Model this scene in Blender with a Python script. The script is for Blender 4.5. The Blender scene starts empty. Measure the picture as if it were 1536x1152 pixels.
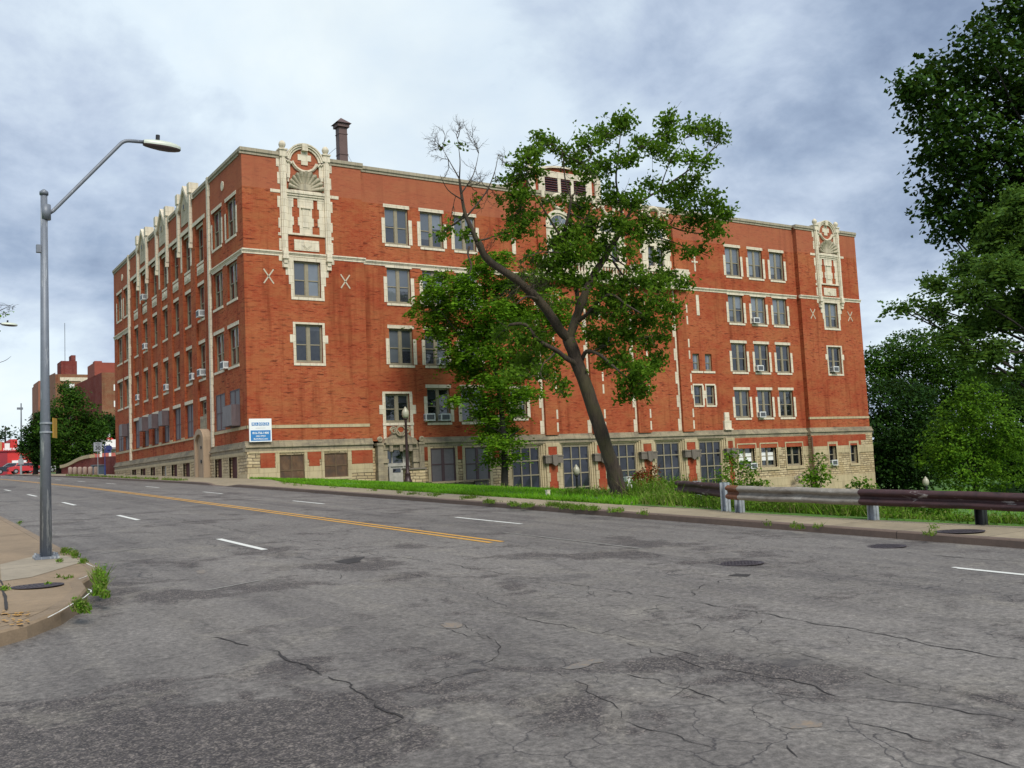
import bpy, math, random
from mathutils import Vector, Matrix, Euler, noise as mnoise
random.seed(7)
R = math.radians
PI = math.pi
S = bpy.context.scene
COL = S.collection

# ------------------------------------------------------------------ camera, sky, sun, exposure
F = 1473.83                                   # focal length in pixels of the 1536 px wide photograph
YAW, PITCH, ROLL = R(32.991), R(5.0945), R(-2.7529)
CAM = Vector((-17.848, -55.525, 1.6))
fw = Vector((math.sin(YAW)*math.cos(PITCH), math.cos(YAW)*math.cos(PITCH), math.sin(PITCH)))
r0 = Vector((math.cos(YAW), -math.sin(YAW), 0)); u0 = r0.cross(fw)
rt = r0*math.cos(ROLL) + u0*math.sin(ROLL)
up = -r0*math.sin(ROLL) + u0*math.cos(ROLL)
cd = bpy.data.cameras.new('camera'); cam = bpy.data.objects.new('camera', cd); COL.objects.link(cam)
m3 = Matrix((rt, up, -fw)).transposed()
cam.matrix_world = Matrix.Translation(CAM) @ m3.to_4x4()
cd.sensor_fit = 'HORIZONTAL'; cd.sensor_width = 36.0; cd.lens = F*36.0/1536.0
cd.clip_start = 0.1; cd.clip_end = 3000
S.camera = cam
S.render.resolution_x = 1024; S.render.resolution_y = 768

SUN_ELEV, SUN_AZ = R(47), R(187)              # azimuth clockwise from +Y
S.view_settings.view_transform = 'Standard'; S.view_settings.look = 'None'
S.view_settings.gamma = 1.0; S.view_settings.exposure = 0.4
sd = Vector((math.sin(SUN_AZ)*math.cos(SUN_ELEV), math.cos(SUN_AZ)*math.cos(SUN_ELEV), math.sin(SUN_ELEV)))
sl = bpy.data.lights.new('sun', 'SUN'); sl.energy = 2.7; sl.angle = R(26); sl.color = (1.0, .95, .86)
so = bpy.data.objects.new('sun', sl); COL.objects.link(so)
so.rotation_euler = (-sd).to_track_quat('-Z', 'Y').to_euler()

def ray(x, y):
    return fw + rt*((x-768)/F) - up*((y-576)/F)
def dirn(x, y): return ray(x, y).normalized()

# ---- node helpers
class NT:
    def __init__(s, tree): s.t = tree
    def n(s, typ, **kw):
        nd = s.t.nodes.new(typ)
        for k, v in kw.items():
            if k.startswith('i_'):
                nd.inputs[k[2:].replace('_', ' ')].default_value = v
            else: setattr(nd, k, v)
        return nd
    def l(s, a, b): s.t.links.new(a, b)
    def put(s, sock, v):
        if hasattr(v, 'links') or hasattr(v, 'is_linked'): s.l(v, sock)
        else: sock.default_value = v
    def math(s, op, a, b=0.0, c=None, clamp=False):
        nd = s.n('ShaderNodeMath', operation=op); nd.use_clamp = clamp
        s.put(nd.inputs[0], a); s.put(nd.inputs[1], b)
        if c is not None: s.put(nd.inputs[2], c)
        return nd.outputs[0]
    def mix(s, fac, a, b, blend='MIX'):
        nd = s.n('ShaderNodeMix', data_type='RGBA', blend_type=blend)
        s.put(nd.inputs[0], fac); s.put(nd.inputs[6], c4(a)); s.put(nd.inputs[7], c4(b))
        return nd.outputs[2]
    def ramp(s, fac, stops, interp='LINEAR'):
        nd = s.n('ShaderNodeValToRGB'); e = nd.color_ramp.elements; nd.color_ramp.interpolation = interp
        while len(e) > 1: e.remove(e[0])
        for i, (p, c) in enumerate(stops):
            el = e[0] if i == 0 else e.new(p)
            el.position = p; el.color = c4(c) if not isinstance(c, (int, float)) else (c, c, c, 1)
        s.put(nd.inputs[0], fac); return nd.outputs[0]
    def noise(s, vec, scale, detail=4, rough=.55, dist=0.0):
        nd = s.n('ShaderNodeTexNoise'); nd.inputs['Scale'].default_value = scale
        nd.inputs['Detail'].default_value = detail; nd.inputs['Roughness'].default_value = rough
        nd.inputs['Distortion'].default_value = dist
        if vec is not None: s.l(vec, nd.inputs['Vector'])
        return nd.outputs['Fac']
    def vscale(s, vec, sc):
        nd = s.n('ShaderNodeVectorMath', operation='MULTIPLY'); s.l(vec, nd.inputs[0]); nd.inputs[1].default_value = sc
        return nd.outputs[0]
def c4(c):
    if hasattr(c, 'links') or hasattr(c, 'is_linked'): return c
    if isinstance(c, (int, float)): return (c, c, c, 1)
    return tuple(c) if len(c) == 4 else (c[0], c[1], c[2], 1)

# ---- sky: Nishita blue behind broken cloud
w = bpy.data.worlds.new('World'); S.world = w; w.use_nodes = True
w.node_tree.nodes.clear(); N = NT(w.node_tree)
out = N.n('ShaderNodeOutputWorld'); bg = N.n('ShaderNodeBackground'); N.l(bg.outputs[0], out.inputs[0])
bg.inputs['Strength'].default_value = 0.1
sky = N.n('ShaderNodeTexSky'); sky.sky_type = 'NISHITA'; sky.sun_disc = False
sky.sun_elevation = SUN_ELEV; sky.sun_rotation = SUN_AZ
tc = N.n('ShaderNodeTexCoord'); D = tc.outputs['Generated']
sep = N.n('ShaderNodeSeparateXYZ'); N.l(D, sep.inputs[0])
# project the direction on a cloud deck so that clouds flatten towards the horizon
den = N.math('ADD', N.math('MAXIMUM', sep.outputs[2], 0.0), 0.42)
cx = N.math('DIVIDE', sep.outputs[0], den); cy = N.math('DIVIDE', sep.outputs[1], den)
cmb = N.n('ShaderNodeCombineXYZ'); N.l(cx, cmb.inputs[0]); N.l(cy, cmb.inputs[1])
n1 = N.noise(cmb.outputs[0], 1.5, 6, .55, .25)
n2 = N.noise(cmb.outputs[0], 4.2, 8, .6, .2)
den0 = N.math('SUBTRACT', N.math('MULTIPLY_ADD', n2, .65, N.math('MULTIPLY', n1, .78)), .13)
def lobe(px, py, width, amp):
    d = dirn(px, py); nd = N.n('ShaderNodeVectorMath', operation='DOT_PRODUCT')
    N.l(D, nd.inputs[0]); nd.inputs[1].default_value = d
    e = N.math('POWER', math.e, N.math('MULTIPLY', N.math('SUBTRACT', 1.0, nd.outputs['Value']), -1.0/width))
    return N.math('MULTIPLY', e, amp)
val = den0
for a in ((520, 110, .03, .25), (700, 30, .03, .09), (15, 600, .0035, .32), (90, 420, .014, -.11), (60, 180, .01, -.03), (1330, 250, .03, -.05), (1250, 330, .02, -.06), (880, 220, .015, .06), (1500, 540, .004, .15)):
    val = N.math('ADD', val, lobe(*a))
cloud = N.ramp(val, [(.36, (1.85, 2.4, 3.5)), (.46, (2.8, 3.5, 4.7)), (.57, (4.3, 5.05, 6.2)), (.72, (6.2, 7.1, 7.8)), (.95, (7.0, 7.7, 7.9))])
cover = N.ramp(n1, [(.25, .72), (.5, .96)])
col = N.mix(cover, sky.outputs[0], cloud)
N.l(col, bg.inputs['Color'])

# ------------------------------------------------------------------ mesh helpers
class MB:
    def __init__(s): s.v = []; s.f = []; s.m = []
    def face(s, pts, mi=0):
        b = len(s.v); s.v += [tuple(p) for p in pts]; s.f.append(tuple(range(b, b+len(pts)))); s.m.append(mi)
    def box(s, x0, x1, y0, y1, z0, z1, mi=0):
        if x0 > x1: x0, x1 = x1, x0
        if y0 > y1: y0, y1 = y1, y0
        b = len(s.v)
        s.v += [(x0,y0,z0),(x1,y0,z0),(x1,y1,z0),(x0,y1,z0),(x0,y0,z1),(x1,y0,z1),(x1,y1,z1),(x0,y1,z1)]
        for q in ((0,3,2,1),(4,5,6,7),(0,1,5,4),(1,2,6,5),(2,3,7,6),(3,0,4,7)):
            s.f.append(tuple(b+i for i in q)); s.m.append(mi)
    def xbox(s, mat, sx, sy, sz, mi=0):
        b = len(s.v)
        for z in (-.5,.5):
            for x, y in ((-.5,-.5),(.5,-.5),(.5,.5),(-.5,.5)): s.v.append(tuple(mat @ Vector((x*sx, y*sy, z*sz))))
        for q in ((0,3,2,1),(4,5,6,7),(0,1,5,4),(1,2,6,5),(2,3,7,6),(3,0,4,7)):
            s.f.append(tuple(b+i for i in q)); s.m.append(mi)
    def bar(s, a, b, wd, th, mi=0, upv=(0,0,1)):
        a = Vector(a); b = Vector(b); d = (b-a); L = d.length; d.normalize()
        x = d.cross(Vector(upv))
        if x.length < 1e-4: x = d.cross(Vector((1,0,0)))
        x.normalize(); z = x.cross(d)
        m = Matrix((x, d, z)).transposed().to_4x4(); m.translation = (a+b)/2
        s.xbox(m, wd, L, th, mi)
    def tube(s, pts, rad, n=8, cap=True, mi=0):
        pts = [Vector(p) for p in pts]
        if not hasattr(rad, '__len__'): rad = [rad]*len(pts)
        rings = []; prev = None
        for i, p in enumerate(pts):
            t = (pts[min(i+1, len(pts)-1)] - pts[max(i-1, 0)])
            if t.length < 1e-6: t = Vector((0,0,1))
            t.normalize()
            if prev is None:
                a = t.cross(Vector((0,0,1)))
                if a.length < .05: a = t.cross(Vector((0,1,0)))
            else: a = prev - t*prev.dot(t)
            a.normalize(); prev = a; bq = t.cross(a)
            b0 = len(s.v)
            for k in range(n):
                an = 2*PI*k/n; s.v.append(tuple(p + (a*math.cos(an) + bq*math.sin(an))*rad[i]))
            rings.append(b0)
        for i in range(len(rings)-1):
            for k in range(n):
                k2 = (k+1) % n
                s.f.append((rings[i]+k, rings[i]+k2, rings[i+1]+k2, rings[i+1]+k)); s.m.append(mi)
        if cap:
            s.f.append(tuple(rings[0]+k for k in reversed(range(n)))); s.m.append(mi)
            s.f.append(tuple(rings[-1]+k for k in range(n))); s.m.append(mi)
    def lathe(s, prof, c=(0,0,0), n=14, mi=0):
        rings = []
        for r, z in prof:
            rings.append(len(s.v))
            for k in range(n):
                a = 2*PI*k/n; s.v.append((c[0]+r*math.cos(a), c[1]+r*math.sin(a), c[2]+z))
        for i in range(len(rings)-1):
            for k in range(n):
                k2 = (k+1) % n
                s.f.append((rings[i]+k, rings[i]+k2, rings[i+1]+k2, rings[i+1]+k)); s.m.append(mi)
        s.f.append(tuple(rings[0]+k for k in reversed(range(n)))); s.m.append(mi)
        s.f.append(tuple(rings[-1]+k for k in range(n))); s.m.append(mi)
    def prism(s, poly, fn, d0, d1, mi=0):
        """poly of (u,z) counter-clockwise seen from outside; fn(u,z,d) -> point; d1 is the outer face"""
        n = len(poly)
        s.face([fn(u, z, d1) for u, z in poly], mi)
        for i in range(n):
            (ua, za), (ub, zb) = poly[i], poly[(i+1) % n]
            s.face([fn(ua, za, d0), fn(ub, zb, d0), fn(ub, zb, d1), fn(ua, za, d1)], mi)
    def ell(s, c, rx, ry, rz, nu=12, nv=8, mi=0):
        b = len(s.v)
        for j in range(nv+1):
            th = PI*j/nv
            for k in range(nu):
                a = 2*PI*k/nu
                s.v.append((c[0]+rx*math.sin(th)*math.cos(a), c[1]+ry*math.sin(th)*math.sin(a), c[2]+rz*math.cos(th)))
        for j in range(nv):
            for k in range(nu):
                k2 = (k+1) % nu
                s.f.append((b+j*nu+k, b+(j+1)*nu+k, b+(j+1)*nu+k2, b+j*nu+k2)); s.m.append(mi)
    def grid(s, pts, mi=0):
        b = len(s.v); R_, C_ = len(pts), len(pts[0])
        for row in pts: s.v += [tuple(p) for p in row]
        for i in range(R_-1):
            for j in range(C_-1):
                s.f.append((b+i*C_+j, b+i*C_+j+1, b+(i+1)*C_+j+1, b+(i+1)*C_+j)); s.m.append(mi)

def mesh_of(name, mb, mats, smooth=False, uv=True):
    me = bpy.data.meshes.new(name); me.from_pydata(mb.v, [], mb.f)
    if not isinstance(mats, (list, tuple)): mats = [mats]
    for m in mats: me.materials.append(m)
    if any(mb.m): me.polygons.foreach_set('material_index', mb.m)
    if smooth: me.polygons.foreach_set('use_smooth', [True]*len(mb.f))
    if uv:
        ul = me.uv_layers.new(name='UVMap'); vs = me.vertices; dat = [0.0]*(2*len(me.loops))
        for p in me.polygons:
            nx, ny, nz = abs(p.normal.x), abs(p.normal.y), abs(p.normal.z)
            for li in p.loop_indices:
                co = vs[me.loops[li].vertex_index].co
                if nz > .75: a, b = co.x, co.y
                elif nx > ny: a, b = co.y, co.z
                else: a, b = co.x, co.z
                dat[2*li] = a; dat[2*li+1] = b
        ul.data.foreach_set('uv', dat)
    me.update()
    return me
def obj(name, mb, mats, parent=None, smooth=False, uv=True):
    o = bpy.data.objects.new(name, mesh_of(name, mb, mats, smooth, uv)); COL.objects.link(o)
    if parent is not None: o.parent = parent
    return o
def parts(name, mb, mats, parent):
    """one object for each free-standing piece of a mesh"""
    n = len(mb.v); par = list(range(n))
    def find(a):
        while par[a] != a: par[a] = par[par[a]]; a = par[a]
        return a
    for f in mb.f:
        r = find(f[0])
        for v in f[1:]: par[find(v)] = r
    isl = {}
    for i in range(n): isl.setdefault(find(i), []).append(i)
    keys = list(isl); box = []
    for k in keys:
        P = [mb.v[i] for i in isl[k]]
        box.append(([min(p[a] for p in P) for a in range(3)], [max(p[a] for p in P) for a in range(3)]))
    size = [max(h-l for l, h in zip(*b)) for b in box]
    q = list(range(len(keys)))
    def fq(a):
        while q[a] != a: q[a] = q[q[a]]; a = q[a]
        return a
    for i in range(len(keys)):
        for j in range(i):
            if fq(i) == fq(j): continue
            g = math.sqrt(sum(max(0, box[i][0][a]-box[j][1][a], box[j][0][a]-box[i][1][a])**2 for a in range(3)))
            if g <= max(.02, .5*max(size[i], size[j])): q[fq(i)] = fq(j)
    groups = {}; where = {}
    for i, k in enumerate(keys): where[k] = fq(i)
    for f, m in zip(mb.f, mb.m): groups.setdefault(where[find(f[0])], []).append((f, m))
    out = []
    for g in groups.values():
        sub = MB(); mp = {}
        for f, m in g:
            nf = []
            for v in f:
                if v not in mp: mp[v] = len(sub.v); sub.v.append(mb.v[v])
                nf.append(mp[v])
            sub.f.append(tuple(nf)); sub.m.append(m)
        out.append(obj(name, sub, mats, parent))
    return out
def tag(o, label=None, cat=None, group=None, kind=None):
    if label: o['label'] = label
    if cat: o['category'] = cat
    if group: o['group'] = group
    if kind: o['kind'] = kind
    return o
def thing(name, label, cat, loc=(0,0,0), rz=0.0, group=None):
    o = bpy.data.objects.new(name, None); COL.objects.link(o); o.location = loc; o.rotation_euler = (0,0,rz)
    o.empty_display_size = .2
    return tag(o, label, cat, group)
def copy_tree(o, parent=None):
    c = o.copy(); COL.objects.link(c)
    if parent is not None: c.parent = parent
    for ch in [x for x in bpy.data.objects if x.parent == o]: copy_tree(ch, c)
    return c
def atY(x, y, Y): d = ray(x, y); return CAM + d*((Y-CAM.y)/d.y)
def atX(x, y, X): d = ray(x, y); return CAM + d*((X-CAM.x)/d.x)
def atD(x, y, dep): return CAM + ray(x, y)*dep
def text_mesh(name, body, size, mat, parent, loc, rot, extr=.004, align='CENTER', bold=0.0, sx=1.0):
    cu = bpy.data.curves.new(name, 'FONT'); cu.body = body; cu.size = size; cu.align_x = align; cu.align_y = 'CENTER'
    cu.extrude = extr; cu.offset = bold; cu.resolution_u = 3
    t = bpy.data.objects.new(name, cu); COL.objects.link(t)
    dg = bpy.context.evaluated_depsgraph_get(); me = bpy.data.meshes.new_from_object(t.evaluated_get(dg))
    bpy.data.objects.remove(t); me.name = name
    o = bpy.data.objects.new(name, me); COL.objects.link(o); me.materials.clear(); me.materials.append(mat)
    o.parent = parent; o.location = loc; o.rotation_euler = rot; o.scale = (sx, 1, 1)
    return o

# ------------------------------------------------------------------ materials
def newmat(name):
    m = bpy.data.materials.new(name); m.use_nodes = True; N = NT(m.node_tree)
    b = m.node_tree.nodes['Principled BSDF']
    return m, N, b
def bump(N, b, h, strength=.3, dist=.02):
    nd = N.n('ShaderNodeBump'); nd.inputs['Strength'].default_value = strength; nd.inputs['Distance'].default_value = dist
    N.put(nd.inputs['Height'], h); N.l(nd.outputs[0], b.inputs['Normal'])
def simple(name, col, rough=.6, metal=0.0, var=.25, scale=3.0, spec=.5, bmp=0.0, streak=None):
    m, N, b = newmat(name)
    tc = N.n('ShaderNodeTexCoord'); v = tc.outputs['Object']
    if streak: v = N.vscale(v, streak)
    n = N.noise(v, scale, 6, .6)
    lo = tuple(c*(1-var) for c in col); hi = tuple(min(1, c*(1+var)) for c in col)
    N.l(N.ramp(n, [(.25, lo), (.75, hi)]), b.inputs['Base Color'])
    b.inputs['Roughness'].default_value = rough; b.inputs['Metallic'].default_value = metal
    b.inputs['Specular IOR Level'].default_value = spec
    if bmp: bump(N, b, n, bmp)
    return m
def scratched(name, col, pale):
    m, N, b = newmat(name); tc = N.n('ShaderNodeTexCoord'); v = tc.outputs['Object']
    n = N.noise(N.vscale(v, (14, 14, 1.1)), 1.0, 6, .7); n2 = N.noise(v, 9, 5, .7); sp = N.n('ShaderNodeSeparateXYZ'); N.l(v, sp.inputs[0])
    lowm = N.ramp(N.math('DIVIDE', sp.outputs[2], 3.0), [(.1, .085), (.8, 0.0)])
    col_ = N.mix(N.ramp(n2, [(.3, 0.0), (.7, .5)]), col, tuple(c*.62 for c in col))
    col_ = N.mix(N.ramp(N.math('ADD', n, lowm), [(.60, 0.0), (.66, .8)]), col_, pale)
    N.l(col_, b.inputs['Base Color']); b.inputs['Roughness'].default_value = .5; b.inputs['Metallic'].default_value = .2
    return m
def uvv(N): return N.n('ShaderNodeUVMap').outputs[0]

def brick_mat(name, c1, c2, dark, mortar, patchy=True, top_z=None, topc=None, bw=.215, bh=.076):
    m, N, b = newmat(name); v = uvv(N)
    br = N.n('ShaderNodeTexBrick'); N.l(v, br.inputs['Vector'])
    br.inputs['Color1'].default_value = c4(c1); br.inputs['Color2'].default_value = c4(c2); br.inputs['Mortar'].default_value = c4(mortar)
    br.inputs['Scale'].default_value = 1; br.inputs['Mortar Size'].default_value = .006; br.inputs['Mortar Smooth'].default_value = .3
    br.inputs['Brick Width'].default_value = bw; br.inputs['Row Height'].default_value = bh; br.inputs['Bias'].default_value = -.1
    col = br.outputs['Color']
    v2 = N.vscale(v, (1.45, 8.2, 1))
    nd = N.noise(v2, 1.0, 3, .6)
    col = N.mix(N.ramp(nd, [(.56, 0.0), (.64, .88)]), col, dark)
    ns = N.noise(N.vscale(v, (2.6, 11.0, 1)), 1.5, 3, .6)
    col = N.mix(N.ramp(ns, [(.56, 0.0), (.70, .6)]), col, tuple(min(1, x*1.35) for x in c2))
    if patchy:
        nb = N.noise(v, .22, 5, .6, .4)
        col = N.mix(N.ramp(nb, [(.38, 0.0), (.60, .75)]), col, N.mix(.6, col, (c1[0]*.80, c1[1]*.55, c1[2]*.6)))
        nl = N.noise(N.vscale(v, (.5, 1.0, 1)), .9, 5, .65)
        col = N.mix(N.ramp(nl, [(.44, 0.0), (.64, .6)]), col, (c1[0]*1.12, c1[1]*2.1, c1[2]*2.2))
        nv = N.noise(N.vscale(v, (1.6, .12, 1)), 1.0, 4, .6)
        col = N.mix(N.ramp(nv, [(.52, 0.0), (.70, .6)]), col, (c1[0]*.45, c1[1]*.45, c1[2]*.5))
    if top_z is not None:
        g = N.n('ShaderNodeNewGeometry'); sp = N.n('ShaderNodeSeparateXYZ'); N.l(g.outputs['Position'], sp.inputs[0])
        f = N.math('GREATER_THAN', sp.outputs[2], top_z)
        col = N.mix(N.math('MULTIPLY', f, .55), col, topc)
    N.l(col, b.inputs['Base Color']); b.inputs['Roughness'].default_value = .9; b.inputs['Specular IOR Level'].default_value = .12
    bump(N, b, N.math('MULTIPLY_ADD', nd, .4, br.outputs['Fac']), .25, -.01)
    return m
M_BRICK = brick_mat('red_brick', (.315,.061,.023), (.405,.118,.046), (.070,.018,.012), (.34,.145,.09), True, 19.05, (.345,.122,.07))
M_BRICK_FLAT = brick_mat('red_brick_plain', (.29,.056,.025), (.35,.08,.036), (.22,.035,.018), (.38,.11,.06))

def stone_mat(name, base, dirt, joint=None, dirtamt=.5, stain=None):
    m, N, b = newmat(name); v = uvv(N)
    n1 = N.noise(v, 1.1, 6, .62); n2 = N.noise(N.vscale(v, (2.5, .35, 1)), 1.6, 5, .65); n3 = N.noise(v, 18, 3, .6)
    col = N.mix(N.ramp(n1, [(.3, 0.0), (.75, .5)]), base, tuple(x*.8 for x in base))
    col = N.mix(N.math('MULTIPLY', N.ramp(n2, [(.48, 0.0), (.72, 1.0)]), dirtamt), col, dirt)
    if joint:
        br = N.n('ShaderNodeTexBrick'); N.l(v, br.inputs['Vector']); br.inputs['Scale'].default_value = 1
        br.inputs['Brick Width'].default_value = joint[0]; br.inputs['Row Height'].default_value = joint[1]
        br.inputs['Mortar Size'].default_value = .008; br.inputs['Mortar Smooth'].default_value = .2
        br.inputs['Color1'].default_value = (1,1,1,1); br.inputs['Color2'].default_value = (.88,.88,.86,1); br.inputs['Mortar'].default_value = (.45,.4,.33,1)
        col = N.mix(1.0, col, br.outputs['Color'], 'MULTIPLY')
    if stain: 
        col = N.mix(N.math('MULTIPLY', N.ramp(N.noise(N.vscale(v, (.6, 1.6, 1)), 1.2, 6, .7), [(.42, 0.0), (.62, 1.0)]), stain[0]), col, stain[1])
    N.l(col, b.inputs['Base Color']); b.inputs['Roughness'].default_value = .8; b.inputs['Specular IOR Level'].default_value = .3
    bump(N, b, N.math('MULTIPLY_ADD', n3, .5, n1), .2, .02)
    return m
M_STONE = stone_mat('cream_terracotta', (.72,.64,.50), (.33,.305,.26), (.62, .42), .62)
M_STONE_G = stone_mat('weathered_terracotta', (.48,.42,.31), (.17,.155,.125), (.5, .4), .8)
M_LIME = stone_mat('limestone', (.50,.41,.255), (.22,.18,.125), (1.1, .55), .6)
M_LIME_D = stone_mat('stained_limestone', (.40,.335,.23), (.12,.10,.08), (1.3, .5), .7, (.65, (.13,.11,.09)))
M_DARKSTONE = stone_mat('soot_stone', (.17,.145,.12), (.05,.045,.04), None, .6)
M_PALEDOT = simple('pale_quoin', (.50,.44,.33), .8, 0, .15, 4)

def rubble_mat():
    m, N, b = newmat('rubble_limestone'); v = uvv(N)
    nw = N.n('ShaderNodeTexNoise'); nw.inputs['Scale'].default_value = 1.5; N.l(v, nw.inputs['Vector'])
    dv = N.n('ShaderNodeVectorMath', operation='MULTIPLY_ADD'); N.l(nw.outputs['Color'], dv.inputs[0]); dv.inputs[1].default_value = (.16,.12,0); N.l(v, dv.inputs[2])
    br = N.n('ShaderNodeTexBrick'); N.l(dv.outputs[0], br.inputs['Vector']); br.inputs['Scale'].default_value = 1
    br.offset = .37; br.squash = 1.6; br.squash_frequency = 3
    br.inputs['Brick Width'].default_value = .46; br.inputs['Row Height'].default_value = .185; br.inputs['Mortar Size'].default_value = .022; br.inputs['Mortar Smooth'].default_value = .6
    br.inputs['Color1'].default_value = (.56,.45,.28,1); br.inputs['Color2'].default_value = (.33,.25,.14,1); br.inputs['Mortar'].default_value = (.09,.068,.045,1)
    n1 = N.noise(v, 4.0, 6, .65); n2 = N.noise(v, .7, 4, .6)
    col = N.mix(N.ramp(n1, [(.5, 0.0), (.75, .6)]), br.outputs['Color'], (.17,.13,.085))
    col = N.mix(N.ramp(n2, [(.45, 0.0), (.75, .5)]), col, (.5,.36,.17))
    N.l(col, b.inputs['Base Color']); b.inputs['Roughness'].default_value = .9
    bump(N, b, N.math('SUBTRACT', N.math('MULTIPLY', n1, .6), br.outputs['Fac']), .9, .05)
    return m
M_RUBBLE = rubble_mat()
M_FRAME = simple('taupe_window_frame', (.25,.215,.145), .6, 0, .2, 5)
M_FRAME_W = simple('pale_door_frame', (.42,.40,.36), .6, 0, .25, 4)

def glass_mat(name, shade, dark, thr, tint=(1,1,1)):
    m, N, b = newmat(name)
    oi = N.n('ShaderNodeObjectInfo'); rnd = oi.outputs['Random']
    tc = N.n('ShaderNodeTexCoord'); sp = N.n('ShaderNodeSeparateXYZ'); N.l(tc.outputs['Generated'], sp.inputs[0])
    half = N.math('GREATER_THAN', sp.outputs[0], .5)
    r2 = N.math('FRACT', N.math('MULTIPLY_ADD', half, .37, N.math('MULTIPLY', rnd, 7.31)))
    lim = N.math('MULTIPLY_ADD', r2, thr[1]-thr[0], thr[0])
    f = N.math('GREATER_THAN', sp.outputs[2], lim)
    r3 = N.math('FRACT', N.math('MULTIPLY', rnd, 23.7))
    r3 = N.math('FRACT', N.math('MULTIPLY_ADD', half, .61, N.math('MULTIPLY', rnd, 23.7)))
    shv = N.mix(r3, tuple(x*.45 for x in shade), tuple(x*1.45 for x in shade))
    n = N.noise(N.vscale(tc.outputs['Object'], (.6, 1, 1.3)), 1.3, 3, .5)
    col = N.mix(f, dark, N.mix(N.ramp(n, [(.35, 0.0), (.7, .35)]), shv, tuple(x*.6 for x in shade)))
    N.l(col, b.inputs['Base Color']); b.inputs['Roughness'].default_value = .04; b.inputs['Specular IOR Level'].default_value = .5
    b.inputs['IOR'].default_value = 1.9
    nb = N.noise(tc.outputs['Object'], 1.1, 2, .5); bump(N, b, N.math('MULTIPLY_ADD', rnd, .2, nb), .10, .1)
    return m
M_GLASS = glass_mat('shaded_window_glass', (.125,.142,.165), (.03,.033,.042), (-.3, .6))
M_GLASS_D = glass_mat('dark_window_glass', (.034,.037,.046), (.007,.008,.011), (.3, 1.1))  # albedo lowered to stand in for weaker fill light
M_GLASS_L = glass_mat('side_window_glass', (.032,.033,.04), (.009,.010,.013), (.0, .95))  # darker still: the west front's deeper shade is put into the colour
M_GLASS_B = simple('big_blue_glass', (.024,.026,.038), .07, 0, .7, .8)
M_GLASS_W = simple('paper_backed_glass', (.42,.44,.44), .2, 0, .25, 1.5)
M_MESH = simple('grey_security_mesh', (.13,.118,.125), .6, .0, .12, 6)
M_MESH_FR = simple('maroon_mesh_frame', (.075,.04,.045), .6, 0, .2, 5)
M_RUSTMESH = None
def rustmesh():
    m, N, b = newmat('rusty_mesh'); v = uvv(N)
    n = N.noise(N.vscale(v, (1, .5, 1)), 2.2, 6, .65); n2 = N.noise(v, .9, 4, .6)
    col = N.ramp(n, [(.3, (.045,.028,.018)), (.55, (.12,.062,.03)), (.8, (.2,.13,.075))])
    col = N.mix(N.ramp(n2, [(.4, 0.0), (.7, .5)]), col, (.06,.045,.04))
    N.l(col, b.inputs['Base Color']); b.inputs['Roughness'].default_value = .8
    return m
M_RUSTMESH = rustmesh()
M_BOARD = simple('dark_red_boarding', (.075,.02,.018), .8, 0, .35, 3)
M_GALV = simple('galvanised_steel', (.36,.38,.40), .45, .55, .25, 6, .5, .05)
M_METAL = scratched('grey_pole_paint', (.175,.195,.23), (.46,.48,.49))
M_CAGE = simple('weathered_steel_cage', (.10,.075,.08), .6, .2, .3, 2.5, streak=(3,3,.5))
M_CAGE_P = simple('lit_cage_face', (.17,.15,.152), .6, .1, .25, 2.5, streak=(3,3,.5))
M_BLACK = simple('black_metal', (.018,.018,.02), .45, .2, .3, 5)
M_BROWNPOST = simple('brown_lamp_post', (.035,.016,.016), .45, .2, .3, 5)
M_STACK = simple('brown_stack_metal', (.115,.07,.062), .6, .2, .25, 1.2)
M_WHITE = simple('white_paint', (.75,.75,.73), .5, 0, .06, 4)
M_ACW = simple('air_conditioner_white', (.62,.63,.62), .5, 0, .1, 4)
M_ACG = simple('air_conditioner_grille', (.10,.105,.12), .6, 0, .3, 6)
M_TAR = simple('roof_tar', (.06,.06,.06), .9, 0, .3, 2)
M_COPING = stone_mat('coping_stone', (.38,.33,.245), (.13,.115,.10), (.9, 3), .6)
M_REDTILE = simple('red_roof_tile', (.34,.045,.03), .7, 0, .3, 4)
M_GLOBE = simple('cream_lamp_globe', (.36,.345,.26), .35, 0, .12, 8)
M_LENS = simple('dark_lamp_lens', (.075,.05,.05), .3, 0, .2, 5)
M_LUM = simple('pale_luminaire', (.50,.54,.46), .45, .1, .08, 6)
M_CONC = None

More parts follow.
